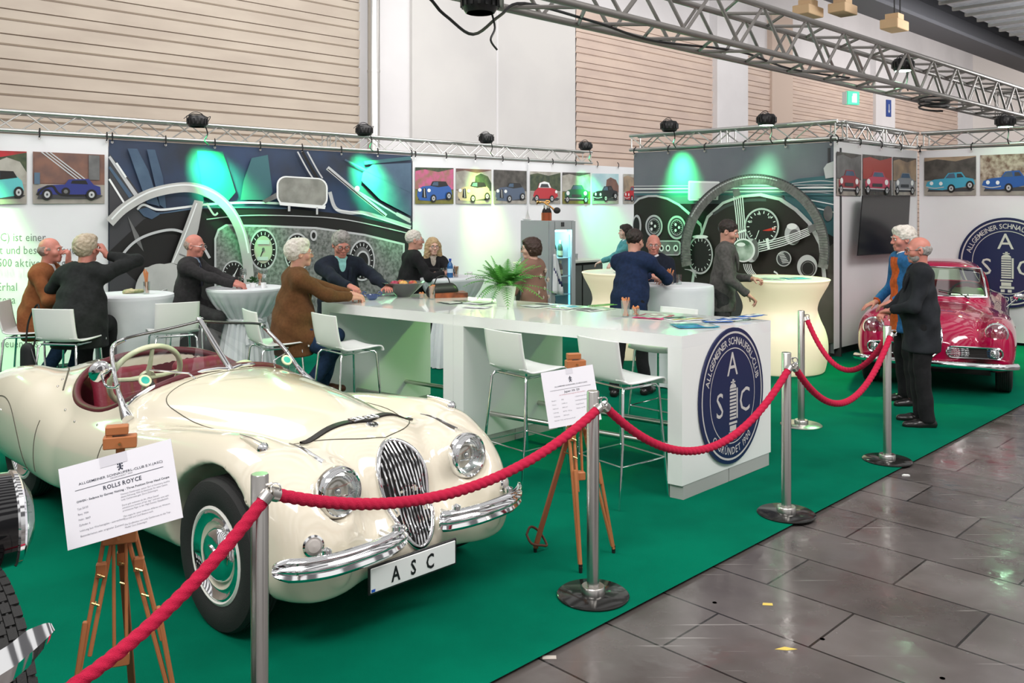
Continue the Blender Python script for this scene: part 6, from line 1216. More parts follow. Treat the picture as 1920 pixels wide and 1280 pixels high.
# 5 grey haired man with glasses, navy blazer, facing us
L5 = Vector((-1.72, 8.72, 0)); f5 = facing(.45, -1)
person('grey haired man in a navy blazer and mint shirt standing at the table', L5, f5, j_navy, t_blk, 'b', h_grey, 'full', H=1.76, lean=.20, head_pitch=.38, head_yaw=.0, hands=[W2L(L5, f5, (-1.08, 8.22, 1.13)), W2L(L5, f5, (-1.38, 8.05, 1.15))], poles=[V3(-1, .0, -.8), V3(1, .0, -.8)], curl=(.35, 1.2), shirt=s_mint, glasses=blkf, fat=1.15, hand_dir=[(V3(.2, 1, 0), V3(0, 0, -1)), None])
# 6 man in black, from the back, at the blonde's table
L6 = Vector((-1.28, 10.75, 0)); f6 = facing(.85, .35)
person('white haired man in a black jacket seated with his back turned beside the blonde woman', L6, f6, j_black, t_blk, 'a', h_white, 'short', seated=True, lean=.14, head_yaw=-.15, hands=[W2L(L6, f6, (-.85, 11.0, 1.14)), W2L(L6, f6, (-.83, 10.68, 1.14))], poles=[V3(-1, -.4, -.8), V3(1, -.4, -.8)], curl=(.8, .9), glasses=slv, jlen=.14, legs=[(V3(-.1, .40, .84), V3(-.12, .34, .40)), (V3(.13, .26, .62), V3(.13, .16, .085))], fat=1.08)
# 7 blonde woman
L7 = Vector((-1.02, 11.15, 0)); L7 = Vector((-1.05, 11.55, 0)); f7 = facing(.25, -1)
person('blonde long haired woman in a black cardigan seated facing the camera', L7, f7, j_black, t_blk, 'c', h_blond, 'long', seated=True, H=1.64, lean=.10, female=True, seat_z=.72, head_pitch=.02, head_yaw=.15, hands=[W2L(L7, f7, (-.85, 11.12, 1.13)), W2L(L7, f7, (-1.0, 11.05, 1.13))], poles=[V3(-1, -.1, -.8), V3(1, -.1, -.8)], curl=(.6, .6), shirt=s_cr, glasses=blkf, jlen=.1)
# 8 woman with star knit seen from behind
L8 = Vector((.24, 9.45, 0)); f8 = facing(-.75, .66)
def stars(t, T, HT, MH):
    mb = MB(); m = mat('cream_star', (.62, .52, .43), .8)
    for (r, u, s) in ((.06, .40, .036), (.12, .29, .042), (.02, .20, .026), (.12, .10, .034), (-.05, .34, .032), (.05, .0, .03), (-.09, .16, .028), (-.02, .10, .026)):
        y = -.128 if abs(r) < .08 else -.116
        pts = [T(r+s*(1 if i % 2 == 0 else .4)*math.sin(i*PI/5), y-.012, u+s*(1 if i % 2 == 0 else .4)*math.cos(i*PI/5)) for i in range(10)]; c0_ = T(r, y+.02, u); c1_ = T(r, y-.016, u); mb.add([Vector(q) for q in pts]+[Vector(c0_), Vector(c1_)], [(i, (i+1) % 10, 11) for i in range(10)]+[((i+1) % 10, i, 10) for i in range(10)], m, False)
    mb.build('star_pattern', t)
person('dark haired woman in a dusty pink star patterned cardigan behind the fern', L8, f8, j_star, t_blk, 'c', h_brown, 'bob', H=1.66, lean=.06, twist=.15, female=True, head_pitch=.1, head_yaw=.45, hands=[V3(-.15, .35, 1.08), V3(.15, .35, 1.08)], glasses=blkf, jlen=.12, extra=stars, shirt=s_white)
# 9 navy suit man, back
L9 = Vector((1.21, 9.12, 0)); f9 = facing(.45, .9)
person('dark haired man in a blue suit leaning on the draped cocktail table back to camera', L9, f9, j_blue, t_blk, 'a', h_dark, 'short', H=1.78, lean=.30, twist=-.1, head_pitch=.25, head_yaw=-.1, hands=[W2L(L9, f9, (1.60, 9.72, 1.15)), W2L(L9, f9, (1.66, 9.50, 1.15))], poles=[V3(-1, -.2, -.8), V3(1, -.4, -.6)], curl=(.9, .8), jlen=.16, fat=1.1, legs=[(V3(-.10, -.02, .49), V3(-.11, -.12, .08)), (V3(.12, .03, .49), V3(.15, .10, .08))])
# 10 bald man opposite
L10 = Vector((1.62, 10.15, 0)); f10 = facing(.05, -1)
person('bald man in a dark jumper half hidden behind the man in the blue suit', L10, f10, j_navy, t_blk, 'b', h_st, 'bald', H=1.68, lean=.12, head_pitch=.15, head_yaw=-.2, hands=[W2L(L10, f10, (1.72, 9.78, 1.16)), W2L(L10, f10, (1.52, 9.80, 1.16))], curl=(.9, .9), glasses=slv, open_front=0)
# 11 bartender sliver
L11 = Vector((1.88, 14.1, 0)); f11 = facing(-1, -.25)
person('dark haired person in a teal top reaching behind the bar beside the grey banner', L11, f11, teal, t_blk, 'c', h_dark, 'bob', H=1.72, lean=.10, female=True, hands=[V3(.10, .50, 1.05), V3(-.20, .42, 1.02)], poles=[V3(-.6, -.3, -1), V3(.6, -.3, -1)], open_front=0)
# 12 grey suit man walking
L12 = Vector((2.38, 9.98, 0)); f12 = facing(.92, -.3)
person('smiling dark haired man in a grey suit standing between cocktail table and glowing counter', L12, f12, j_grey, t_gry, 'a', h_dark, 'short', H=1.85, lean=.10, head_pitch=.28, head_yaw=-.12, hands=[V3(-.16, .33, 1.13), V3(.20, .30, .98)], poles=[V3(-.6, -1, -.6), V3(.8, -1, -.3)], curl=(1.2, .9), shirt=s_blue, jlen=.18)
# 13 white haired man, blue anorak with orange lining
L13 = Vector((3.92, 8.72, 0)); f13 = facing(-1, .02)
person('white haired man in an open blue anorak with orange lining touching the red coupe', L13, f13, (j_bl, j_or, .0, .085), t_blk, 'b', h_white, 'full', H=1.80, lean=.06, head_pitch=.12, head_yaw=-.0, hands=[V3(-.18, .24, 1.02), V3(.24, .22, .98)], poles=[V3(-.8, -1, -.6), V3(.8, -.8, -.5)], curl=(.5, .3), jlen=.22, open_front=0, fat=1.05, hand_dir=[None, (V3(0, 1, -.4), V3(0, -.4, -1))])
# 14 bald bearded man in black coat, back three quarter
L14 = Vector((3.66, 7.86, 0)); f14 = facing(-1, .22)
person('bald bearded man with black glasses in a black coat near the red coupe', L14, f14, j_blk2, t_blk, 'b', h_grey, 'bald', H=1.72, lean=.03, twist=-.1, head_pitch=.08, head_yaw=.05, hands=[V3(-.06, .27, 1.02), V3(.04, .29, 1.0)], poles=[V3(-1, -.5, -.4), V3(1, -.5, -.4)], curl=(1.0, 1.0), shirt=s_blue, glasses=blkf, beard=h_grey, fat=1.1, jlen=.24, pant_flare=1.1, open_front=.4)
# ================================================================ RED COUPE
red = mat('red_paint', (.42, .004, .055), .12, coat=1.0)
RH = [(-3.42, 0, .05, .60, .38), (-3.36, 0, .36, .70, .30), (-3.1, 0, .52, .80, .24), (-2.6, 0, .60, .88, .2), (-1.6, 0, .62, .89, .2), (-.8, 0, .61, .885, .2), (-.3, 0, .56, .865, .2), (.1, 0, .50, .83, .22), (.38, 0, .44, .76, .24), (.52, 0, .38, .68, .27), (.60, 0, .24, .56, .34)]
RF = [(-3.38, .50, .05, .64, .4), (-3.32, .54, .14, .72, .3), (-3.0, .585, .18, .80, .22), (-2.5, .60, .175, .82, .2), (-1.6, .60, .17, .79, .2), (-.7, .60, .17, .79, .2), (-.2, .60, .18, .81, .2), (.15, .59, .185, .80, .22), (.38, .58, .17, .765, .25), (.50, .575, .13, .72, .30), (.56, .57, .05, .60, .42)]
RG = [(-3.15, 0, .30, .86, .5), (-2.95, 0, .44, .98, .5), (-2.5, 0, .52, 1.17, .5), (-2.1, 0, .545, 1.27, .5), (-1.7, 0, .555, 1.305, .5), (-1.35, 0, .555, 1.29, .5), (-1.1, 0, .55, 1.21, .5), (-.85, 0, .53, 1.02, .5), (-.68, 0, .48, .88, .5), (-.6, 0, .2, .80, .5)]
def red_solid(x, y, z):
    y = np.abs(y); d = tube_f(x, y, z, RH, 2.8); d = smin(d, tube_f(x, y, z, RF, 2.5), .08)
    g = tube_f(x, y*(1+np.clip(z-.85, 0, 1)*.28), z, RG, 3.2); return smin(d, g, .03)
def red_f(x, y, z):
    d = red_solid(x, y, z); y = np.abs(y); d = -smin(-d, z-.22, .03)
    for ax in (0, -2.38): a = np.maximum(np.sqrt((x-ax)**2+(z-.32)**2)-.345, .50-y); d = -smin(-d, a, .015)
    g = tube_f(x, y*(1+np.clip(z-.85, 0, 1)*.28), z, [(k[0]+(.03 if k[0] < -2 else -.03), 0, max(.05, k[2]-.045), k[3]-.04, .5) for k in RG], 3.2); d = -smin(-d, np.maximum(g, .62-z), .005)
    w = np.maximum.reduce(np.broadcast_arrays(y-(.49-.25*(z-.93)), .915-z, z-1.215, -(x+1.30), x+.5)); d = -smin(-d, w, .02)
    w = np.maximum.reduce(np.broadcast_arrays(.3-y, .915-z, z-1.205+.35*np.maximum(-1.9-x, 0), x+.98+.62*(z-.93), -(x+2.55-.5*(z-.93)))); w = np.maximum(w, .022-np.abs(x+1.95)); d = -smin(-d, w, .02)
    w = np.maximum.reduce(np.broadcast_arrays(y-.42, .95-z, z-1.17, x+2.3)); return -smin(-d, w, .02)
h = .02; lo = np.array([-3.5, -.86, .12]); nn = (int(4.2/h), int(1.72/h), int(1.3/h)); gx = (lo[0]+h*np.arange(nn[0]))[:, None, None]; gy = (lo[1]+h*np.arange(nn[1]))[None, :, None]; gz = (lo[2]+h*np.arange(nn[2]))[None, None, :]
V, Q = nets(red_f(gx, gy, gz).astype(np.float32), lo, h); V = relax(V, Q, 2, .5)
RC = Vector((4.62, 9.60, 0)); rcar = thing('coupe', 'glossy red classic coupe parked in the right corner behind the two standing men', 'car', RC, math.radians(-118)); npobj('body', V, Q, red, rcar)
rfront = lambda y, z: ray(red_solid, (.95, y, z), (-1, 0, 0), t1=2.4, n=300)
for s, x in ((-1, 0), (1, 0), (-1, -2.38), (1, -2.38)):
    w_ = bpy.data.objects.new('wheel', None); C.objects.link(w_); w_.parent = rcar; w_.location = (x, s*.65, .31); wheel_parts(w_, R=.31, w=.155, rim=.195, s=s, disc_m=steel, wall=mat('wheel_steel', (.5, .5, .5), .3, 1))
mb = MB(); mb.box((-1.4, 0, .25), (3.6, 1.05, .06), inner); mb.box((0, 0, .36), (.6, 1.0, .16), inner); mb.build('underbody', rcar)
for s in (-1, 1):
    hl = bpy.data.objects.new('headlamp', None); C.objects.link(hl); hl.parent = rcar; c = Vector((.50, s*.575, .665)); hl.location = c; Mx = Vector((1, 0, 0)).to_track_quat('Z', 'Y').to_matrix()
    mb = MB(); mb.lathe([(.10, -.06), (.112, .0), (.108, .018), (.095, .028), (.09, .022)], chrome, (0, 0, 0), 36, Mx, caps=False); mb.build('bezel', hl)
    mb = MB(); mb.lathe([(.092, .02), (.07, -.01), (.03, -.03), (0, -.035)], refl, (0, 0, 0), 32, Mx, rf=lambda a, z: 1+.02*math.cos(16*a), caps=False); mb.build('reflector', hl); mb = MB(); mb.lathe([(.092, .022), (.06, .045), (0, .056)], lamp_gl, (0, 0, 0), 32, Mx, caps=False); mb.build('lens', hl)
    # side grille with fog lamp
    gq = rr(.13, .415, .63, .525, .05); pts = []
    for (y, z) in gq: p = rfront(s*min(y, .66), z) or Vector((.5, s*y, z)); pts.append(Vector((max(p.x, .42)+.006, s*y, z)))
    mb = MB(); mb.tube(pts, .010, chrome, 8, closed=True); g_ = mb.build('side_grille', rcar); mb = MB(); mb.add([p-Vector((.004, 0, 0)) for p in pts], [tuple(range(len(pts)))], inner, False); mb.build('grille_mesh', g_)
    mb = MB()
    for z in (.437, .455, .473, .491, .507): q = [Vector(((rfront(s*y, z) or Vector((.45, 0, 0))).x+.026, s*y, z)) for y in lin(.14, .60, 10)]; mb.tube([Vector((max(p.x, .43), p.y, p.z)) for p in q], .0045, chrome, 6)
    mb.build('grille_bar', g_)
    mb = MB(); c = pts[0]; x_ = max((rfront(s*.56, .47) or Vector((.5, 0, 0))).x, .45)+.012; mb.lathe([(.042, 0), (.044, .012), (.036, .02)], chrome, (x_, s*.56, .47), 24, Mx, caps=False); mb.lathe([(.037, .015), (0, .028)], lamp_gl, (x_, s*.56, .47), 20, Mx); mb.lathe([(.037, .006), (0, .0)], refl, (x_, s*.56, .47), 20, Mx); mb.build('fog_lamp', g_)
    if s > 0: mb = MB(); mb.tube([Vector((-.95, s*.70, .80)), Vector((-.95, s*.80, .90))], .009, chrome, 8); mb.ball((-.95, s*.82, .925), (.022, .055, .04), chrome, 12); mb.build('wing_mirror', rcar)
    mb = MB(); mb.tube(path([ (-.80, s*.50, .915), (-.98, s*.475, 1.08), (-1.16, s*.44, 1.215)], 5), .010, chrome, 8); mb.build('screen_pillar_trim', rcar)
mb = MB(); mb.tube([(-.80, -.5, .915), (-.735, -.25, .915), (-.715, 0, .915), (-.735, .25, .915), (-.80, .5, .915)], .011, chrome, 8); mb.tube([(-1.16, -.44, 1.22), (-1.12, 0, 1.228), (-1.16, .44, 1.22)], .010, chrome, 8); mb.build('screen_trim', rcar)
green_gl = thin('green_tinted_glass', (.55, .75, .55), .22)
mb = MB(); g = []; 
for j in range(7):
    for i in range(9): u = -1+i/4; v = j/6; g.append(Vector((-.735-.40*v-.075*u*u, u*(.495-.06*v), .915+.305*v)))
mb.add(g, [(j*9+i, j*9+i+1, j*9+i+10, j*9+i+9) for j in range(6) for i in range(8)], green_gl); mb.build('windscreen', rcar)
for s in (-1, 1): mb = MB(); mb.add([Vector((-1.0, s*.545, .915)), Vector((-2.5, s*.545, .915)), Vector((-2.3, s*.48, 1.19)), Vector((-1.2, s*.48, 1.21))], [(0, 1, 2, 3)], green_gl, False); mb.build('side_window', rcar)
for s in (-1, 1): mb = MB(); b0 = Vector((-.70, s*.2+.12, .905)); mb.tube([b0, b0+Vector((-.06, -.1, .045)), b0+Vector((-.10, -.32, .075))], .006, black, 6); mb.build('wiper', rcar)
mb = MB(); bp = [(.50, -.76), (.60, -.62), (.645, -.35), (.655, 0), (.645, .35), (.60, .62), (.50, .76)]; mb.tube(path([(x, y, .345) for x, y in bp], 5), .034, chrome, 12); mb.build('bumper', rcar)
mb = MB(); shield = [(0, .72), (-.075, .69), (-.085, .58), (-.05, .46), (0, .41), (.05, .46), (.085, .58), (.075, .69)]; q = [Vector(((rfront(y, z) or Vector((.58, 0, 0))).x+.02, y, z)) for y, z in shield]; mb.tube(q, .011, chrome, 8, closed=True)
for z in (.47, .51, .55, .59, .63, .67): mb.tube([Vector((q[0].x+.005 if z > .6 else .625, y, z)) for y in (-.06, .06)], .006, chrome, 6)
mb.build('centre_grille', rcar)
for s in (-1, 1): s_ = SDF((-2.1, s*.28-.28, .3), (-1.3, s*.28+.28, 1.0), .025); s_.cap((-1.95, s*.28-.15, .86), (-1.8, s*.28-.15, .5), .07, .09, k=.05); s_.cap((-1.95, s*.28+.15, .86), (-1.8, s*.28+.15, .5), .07, .09, k=.1); s_.cap((-1.95, s*.28, .86), (-1.8, s*.28, .5), .08, .1, k=.1); V, Q = s_.mesh(); npobj('seat', V, Q, mat('pale_green_vinyl', (.35, .42, .25), .6), rcar)
mb = MB(); mb.tube([(-1.2+.09*math.cos(a), .30+.19*math.sin(a), .90+.16*math.cos(a)) for a in [2*PI*i/32 for i in range(32)]], .011, black, 8, closed=True); mb.tube([(-1.2, .12, .9), (-1.2, .48, .9)], .008, chrome, 6); mb.tube([(-1.2, .3, .9), (-.95, .3, .82)], .012, black, 6); mb.build('steering_wheel', rcar)
# ================================================================ VINTAGE BLACK CAR AT THE LEFT EDGE
vc = Vector((-1.60, 2.62, 0)); vcar = thing('vintage_car', 'black vintage car cut off at the left edge showing headlamp, treaded tyre and chrome bumper', 'car', vc, math.radians(-45.0))   # +x nose, +y its left
blk = mat('black_paint', (.006, .006, .007), .06, coat=1.0)
w_ = bpy.data.objects.new('wheel', None); C.objects.link(w_); w_.parent = vcar; w_.location = (0, 0, .43); wheel_parts(w_, R=.42, w=.15, rim=.25, s=1, disc_m=blk)
mb = MB()
for i in range(62):
    a = 2*PI*i/62
    for k in range(5):
        y = (-2+k)*.026; aa = a+(k % 2)*PI/62; mb.box((.417*math.cos(aa), y, .417*math.sin(aa)), (.010, .0235, .034), rubber, M=Matrix.Rotation(-aa, 3, 'Y'))
mb.build('tyre_tread', w_)
hl = bpy.data.objects.new('headlamp', None); C.objects.link(hl); hl.parent = vcar; hl.location = (-.075, .115, .96); hl.rotation_euler = (0, 0, math.radians(84)); Mx = Vector((1, 0, 0)).to_track_quat('Z', 'Y').to_matrix()
mb = MB(); mb.lathe([(0, -.22), (.06, -.208), (.11, -.17), (.137, -.105), (.145, -.04), (.142, .012)], blk, n=48, M=Mx, caps=False); mb.build('bowl', hl)
mb = MB(); mb.lathe([(.143, .0), (.148, .006), (.146, .018), (.132, .026), (.122, .022)], chrome, n=48, M=Mx, caps=False); mb.build('rim', hl); mb = MB(); mb.lathe([(.125, .03), (.08, .055), (0, .066)], lamp_gl, n=40, M=Mx, caps=False); mb.lathe([(.125, .028), (.08, -.03), (0, -.06)], refl, n=40, M=Mx, caps=False); mb.build('lens', hl)
mb = MB(); mb.tube([(-.16, .07, .86), (-.2, -.1, .84), (-.2, -.5, .80)], .022, chrome, 10); mb.build('lamp_bracket', vcar)
mb = MB(); vs = []; 
for i in range(21):
    a = math.radians(100+i*5.2)
    for y in (-.13, -.08, 0, .05, .09): vs.append(Vector((-.05+.50*math.cos(a)-.12, y, .42+(.50-.25*abs(y+.02))*math.sin(a))))
mb.add(vs, [(i*5+k, i*5+k+1, i*5+6+k, i*5+5+k) for i in range(20) for k in range(4)], blk); o = mb.build('mudguard', vcar); md = o.modifiers.new('s', 'SOLIDIFY'); md.thickness = .008
mb = MB(); pts = path([(.40, -1.25, .66), (.46, -.9, .66), (.48, -.5, .68), (.475, -.25, .705), (.467, -.06, .75), (.455, .0, .77), (.44, .075, .80)], 6)
vs = []
for i, p in enumerate(pts): e = min(1, (len(pts)-i)/6)**.6; vs += [p+Vector((0, 0, -.05*e)), p+Vector((.022*e, .006, 0)), p+Vector((0, 0, .05*e)), p+Vector((-.008, 0, 0))]
mb.add(vs, [(i*4+k, i*4+(k+1) % 4, i*4+4+(k+1) % 4, i*4+4+k) for i in range(len(pts)-1) for k in range(4)], chrome); mb.build('bumper', vcar)
mb = MB(); mb.box((-.15, -.72, .78), (.16, .55, .62), chrome, bev=.04); mb.build('radiator', vcar); mb = MB(); mb.box((-.75, -.72, .82), (1.05, .5, .52), blk, bev=.08); mb.box((-.5, -.72, .4), (1.6, .6, .12), blk); mb.tube([(0, -1.3, .40), (0, -.05, .43)], .03, blk, 10); mb.build('bonnet', vcar)
# ================================================================ THINGS ON THE TABLES
fruit_r = mat('red_apple', (.42, .03, .03), .3, noise=((.6, .25, .06), 12)); fruit_y = mat('yellow_fruit', (.72, .42, .10), .35, noise=((.7, .25, .1), 10)); fruit_p = mat('dark_pink_fruit', (.35, .02, .07), .35)
t = thing('fruit_bowl', 'large dark grey cone shaped bowl of fruit on the long bar table', 'bowl', G(757, 556, ZT)); gb = mat('dark_grey_bowl', (.075, .08, .08), .2)
mb = MB(); mb.lathe([(0, 0), (.065, .0), (.07, .008), (.205, .135), (.212, .138), (.203, .140), (.065, .018), (0, .014)], gb, n=48); mb.build('shell', t)
bc = G(757, 556, ZT)
for i, (dx, dy, m, nm) in enumerate(((-.085, -.02, fruit_p, 'dark pink fruit at the left in the grey bowl'), (-.03, .07, fruit_r, 'red apple at the back of the grey bowl'), (.0, -.03, fruit_y, 'yellow orange fruit in the middle of the grey bowl'), (.085, .01, fruit_r, 'red apple at the right in the grey bowl'))):
    mb = MB(); mb.lathe([(0, .008), (.012, .002), (.03, .012), (.042, .035), (.040, .055), (.025, .07), (.008, .068), (0, .062)], m, n=20); mb.tube([(0, 0, .062), (.004, 0, .078)], .002, inner, 5); tag(mb.build('fruit', None, bc+Vector((dx, dy, .082))), nm, 'fruit', 'fruit in the grey bowl')
t = thing('glass_dish', 'small blue glass dish with curled handles near the far end of the table', 'dish', G(698, 562, ZT)); bg_ = mat('blue_glass', (.10, .16, .38), .05, trans=.6)
mb = MB(); mb.lathe([(0, 0), (.03, 0), (.05, .02), (.062, .05), (.058, .05), (.045, .02), (0, .008)], bg_, n=32); mb.build('dish', t); mb = MB()
for s in (-1, 1): mb.tube(path([(s*.055, 0, .035), (s*.085, 0, .05), (s*.08, 0, .075), (s*.055, 0, .065)], 4), .006, bg_, 8)
mb.build('handle', t)
stick = mat('bread_stick', (.62, .24, .10), .7)
def glass_sticks(p, h, r, n, lab, sl=.17, parts=True):
    t = thing('snack_glass', lab, 'glass', p, 0, 'glasses of bread sticks'); mb = MB(); mb.lathe([(0, 0), (r*.8, 0), (r, h), (r*.95, h), (r*.76, .006), (0, .006)], drink_glass, n=24); mb.build('glass', t)
    q = random.Random(int(abs(p.x)*1000)); mb = MB()
    for i in range(n): a = q.uniform(0, 6.28); b = a+q.uniform(-1, 1)+PI; mb.tube([(r*.5*math.cos(b), r*.5*math.sin(b), .01), (r*.8*math.cos(a), r*.8*math.sin(a), sl*q.uniform(.85, 1.05))], .0055, stick, 6)
    mb.build('sticks', t)
glass_sticks(G(1173, 594, ZT), .13, .036, 12, 'glass of bread sticks on the near half of the long table', .155); glass_sticks(G(1192, 592, ZT), .06, .033, 14, 'short glass of broken sticks beside the tall one on the near half', .075)
glass_sticks(G(810, 561, ZT), .125, .034, 10, 'tall glass of sticks beside the book on the far table half', .13); glass_sticks(G(791, 560, ZT), .05, .032, 12, 'short glass of snacks right of the fruit bowl', .06)
glass_sticks(TA+Vector((.16, .0, 1.095)), .12, .034, 9, 'glass of long bread sticks on the leftmost cocktail table', .24); glass_sticks(TD+Vector((-.06, .02, 1.095)), .13, .045, 8, 'wide glass of sticks on the cocktail table beside the blue suit', .17); glass_sticks(TC+Vector((.06, -.1, 1.095)), .13, .033, 8, 'glass of sticks on the table of the blonde woman', .14); glass_sticks(TB+Vector((.12, .12, 1.095)), .12, .032, 8, 'glass of sticks behind the green sprig on the bow tied table', .14)
def wine(p, lab, h=.2, grp='drinking glasses on the round tables'):
    t = thing('wine_glass', lab, 'glass', p, 0, grp); mb = MB(); mb.lathe([(0, 0), (.034, 0), (.034, .003), (.005, .008), (.004, h*.45), (.02, h*.52), (.037, h*.68), (.036, h*.85), (.03, h), (.028, h), (.034, h*.8), (.034, h*.68), (.0, h*.5)], drink_glass, n=24); mb.build('glass', t)
def tumbler(p, lab, grp='drinking glasses on the round tables', h=.11): t = thing('tumbler', lab, 'glass', p, 0, grp); mb = MB(); mb.lathe([(0, 0), (.03, 0), (.034, h), (.032, h), (.028, .006), (0, .006)], drink_glass, n=24); mb.build('glass', t)
wine(TB+Vector((.0, -.08, 1.095)), 'stemmed glass near the hands of the bald man'); wine(TB+Vector((.20, .0, 1.095)), 'stemmed glass at the right edge of the bow tied table'); tumbler(TB+Vector((-.07, -.02, 1.095)), 'straight tumbler near the hands of the bald man'); tumbler(TC+Vector((-.12, -.05, 1.095)), 'straight tumbler in front of the blonde woman'); tumbler(TC+Vector((-.07, .06, 1.095)), 'second tumbler beside the blue water bottle')
tumbler(TD+Vector((.03, .0, 1.095)), 'tumbler beside the stick glass on the draped table'); tumbler(Vector((1.64, 9.60, 1.10)), 'drinking glass held between the hands of the man in blue', h=.1)
for p, r, h, lab in ((TB+Vector((.22, -.10, 1.095)), .03, .055, 'small candle glass at the right of the bow tied table'), (TC+Vector((.22, -.0, 1.095)), .035, .06, 'white coffee cup on the table of the blonde woman')):
    t = thing('cup', lab, 'cup', p); mb = MB(); mb.lathe([(0, 0), (r*.8, 0), (r, h), (r*.9, h), (r*.7, .01), (0, .01)], white_gloss, n=24); mb.build('vessel', t)
t = thing('water_bottle', 'blue water bottle standing on the table of the blonde woman', 'bottle', TC+Vector((-.01, -.14, 1.095))); bb = mat('blue_bottle', (.05, .22, .55), .08, trans=.5)
mb = MB(); mb.lathe([(0, 0), (.035, 0), (.037, .02), (.036, .13), (.03, .16), (.014, .19), (.013, .21), (0, .21)], bb, n=24); mb.build('glass', t); mb = MB(); mb.lathe([(.016, .205), (.016, .23), (0, .23)], mat('blue_cap', (.03, .08, .5), .4), n=16); mb.build('cap', t); mb = MB(); mb.lathe([(.0375, .06), (.0375, .11)], mat('label_pale', (.5, .65, .8), .5), n=24, caps=False); mb.build('label', t)
lf = mat('leaf_green', (.05, .22, .03), .5, noise=((.10, .34, .05), 8))
t = thing('table_plant', 'small green sprig in a white pot on the bow tied table', 'plant', TB+Vector((.09, -.04, 1.095))); mb = MB(); mb.lathe([(0, 0), (.03, 0), (.036, .05), (.03, .05), (0, .045)], white_gloss, n=20); mb.build('pot', t); mb = MB(); q = random.Random(4)
for i in range(46): a = q.uniform(0, 6.28); e = q.uniform(.1, 1.4); d = Vector((math.cos(a)*math.cos(e), math.sin(a)*math.cos(e), math.sin(e))); p = Vector((0, 0, .05))+d*q.uniform(.02, .06); s_ = d.orthogonal().normalized()*.012; mb.add([p-s_, p+d*.02, p+s_, p-d*.01], [(0, 1, 2, 3)], mat('sprig_dark', (.02, .08, .02), .6), False)
mb.build('foliage', t)
# fern
fp_ = G(947, 573, ZT); t = thing('potted_fern', 'bright green fern in a white pot on the long bar table', 'plant', fp_)
mb = MB(); mb.lathe([(0, 0), (.066, 0), (.070, .006), (.098, .175), (.098, .18), (.090, .18), (.085, .165), (0, .16)], mat('white_pot', (.83, .85, .80), .3), n=40); mb.build('pot', t)
mb = MB(); q = random.Random(11)
for i in range(64):
    a = 2*PI*i/64*3.01+q.uniform(-.2, .2); el0 = q.uniform(.25, 1.45); L = q.uniform(.22, .40); n = 17; d = Vector((math.cos(a)*math.cos(el0), math.sin(a)*math.cos(el0), math.sin(el0))); p = Vector((.03*math.cos(a), .03*math.sin(a), .17)); drop = q.uniform(.10, .22)*(1.3-el0*.5); pts = []
    for j in range(n+1): u = j/n; pts.append(p+d*L*u-Vector((0, 0, drop*u*u))+Vector((math.cos(a), math.sin(a), 0))*.05*u)
    mb.tube(pts[::2]+[pts[-1]], .0016, lf, 4)
    for j in range(2, n):
        T_ = (pts[j+1]-pts[j-1]).normalized(); sd = T_.cross(Vector((0, 0, 1))); sd = sd.normalized() if sd.length > .01 else Vector((1, 0, 0)); w_l = .052*math.sin(PI*(j/n)**.75*.97+.06)
        for s in (-1, 1):
            tip = pts[j]+sd*s*w_l+T_*.014-Vector((0, 0, .006)); b = T_*.006; mb.add([pts[j]-b, tip-b*.3, tip+b*.3, pts[j]+b], [(0, 1, 2, 3)] if s > 0 else [(3, 2, 1, 0)], lf, False)
mb.build('foliage', t)
# book and papers
t = thing('book', 'thick orange and brown hardback book lying on the far table half', 'book', G(843, 556, ZT), .25); mb = MB(); mb.box((0, 0, .022), (.30, .21, .036), mat('page_cream', (.62, .55, .45), .8)); mb.build('pages', t)
mb = MB(); cv = mat('book_cover', (.35, .09, .03), .4, noise=((.10, .03, .015), 9)); mb.box((0, 0, .002), (.31, .22, .004), cv); mb.box((0, 0, .042), (.31, .22, .004), cv); mb.box((0, -.11, .022), (.31, .006, .044), cv); mb.build('cover', t)
def sheet(px, py, w, h, rz, m, lab, z=0.0, base=None, strips=None, nm='brochure', grp='brochures and flyers'):
    p = base if base is not None else G(px, py, ZT); t = thing(nm, lab, 'brochure', p+Vector((0, 0, .0005+z)), rz, grp); mb = MB(); n = 5; vs = []
    for j in range(2):
        for i in range(n+1): x = -w/2+w*i/n; vs.append((x, (-h/2, h/2)[j], .002+.004*math.sin(i*1.3+px)**2))
    mb.add(vs, [(i, i+1, n+2+i, n+1+i) for i in range(n)], m); o = mb.build('cover', t); md = o.modifiers.new('s', 'SOLIDIFY'); md.thickness = .0025; md.offset = 1
    mb = MB()
    for (x0, y0, x1, y1, mm) in (strips or []):
        k = 4; vs = []
        for yy in (y0, y1):
            for i in range(k+1): x = -w/2+w*(x0+(x1-x0)*i/k); u = (x+w/2)/w*n; vs.append((x, -h/2+h*yy, .006+.004*math.sin(u*1.3+px)**2))
        mb.add(vs, [(i, i+1, k+2+i, k+1+i) for i in range(k)], mm, False)
    if strips: mb.build('print', t)
b_mag = mat('magenta_print', (.55, .05, .16), .3); b_cy = mat('cyan_print', (.03, .30, .42), .3); b_bl = mat('blue_print', (.03, .12, .42), .25); b_yl = mat('ochre_print', (.42, .32, .06), .3); b_w = mat('glossy_paper', (.72, .74, .74), .15); b_gn = mat('green_print', (.12, .30, .08), .3); b_dk = mat('dark_print', (.04, .05, .06), .3); pic = mat('photo_print', (.25, .28, .27), .3, noise=((.6, .62, .6), 18))
sheet(1225, 594, .24, .30, -.5, b_mag, 'magenta car magazine beside the short glass of sticks', strips=[(.1, .1, .9, .6, pic), (.1, .68, .9, .9, b_w)]); sheet(1282, 598, .30, .22, .35, b_w, 'white flyer with ochre and black print in the middle of the fan', strips=[(.05, .1, .95, .35, b_yl), (.05, .5, .6, .85, b_dk)])
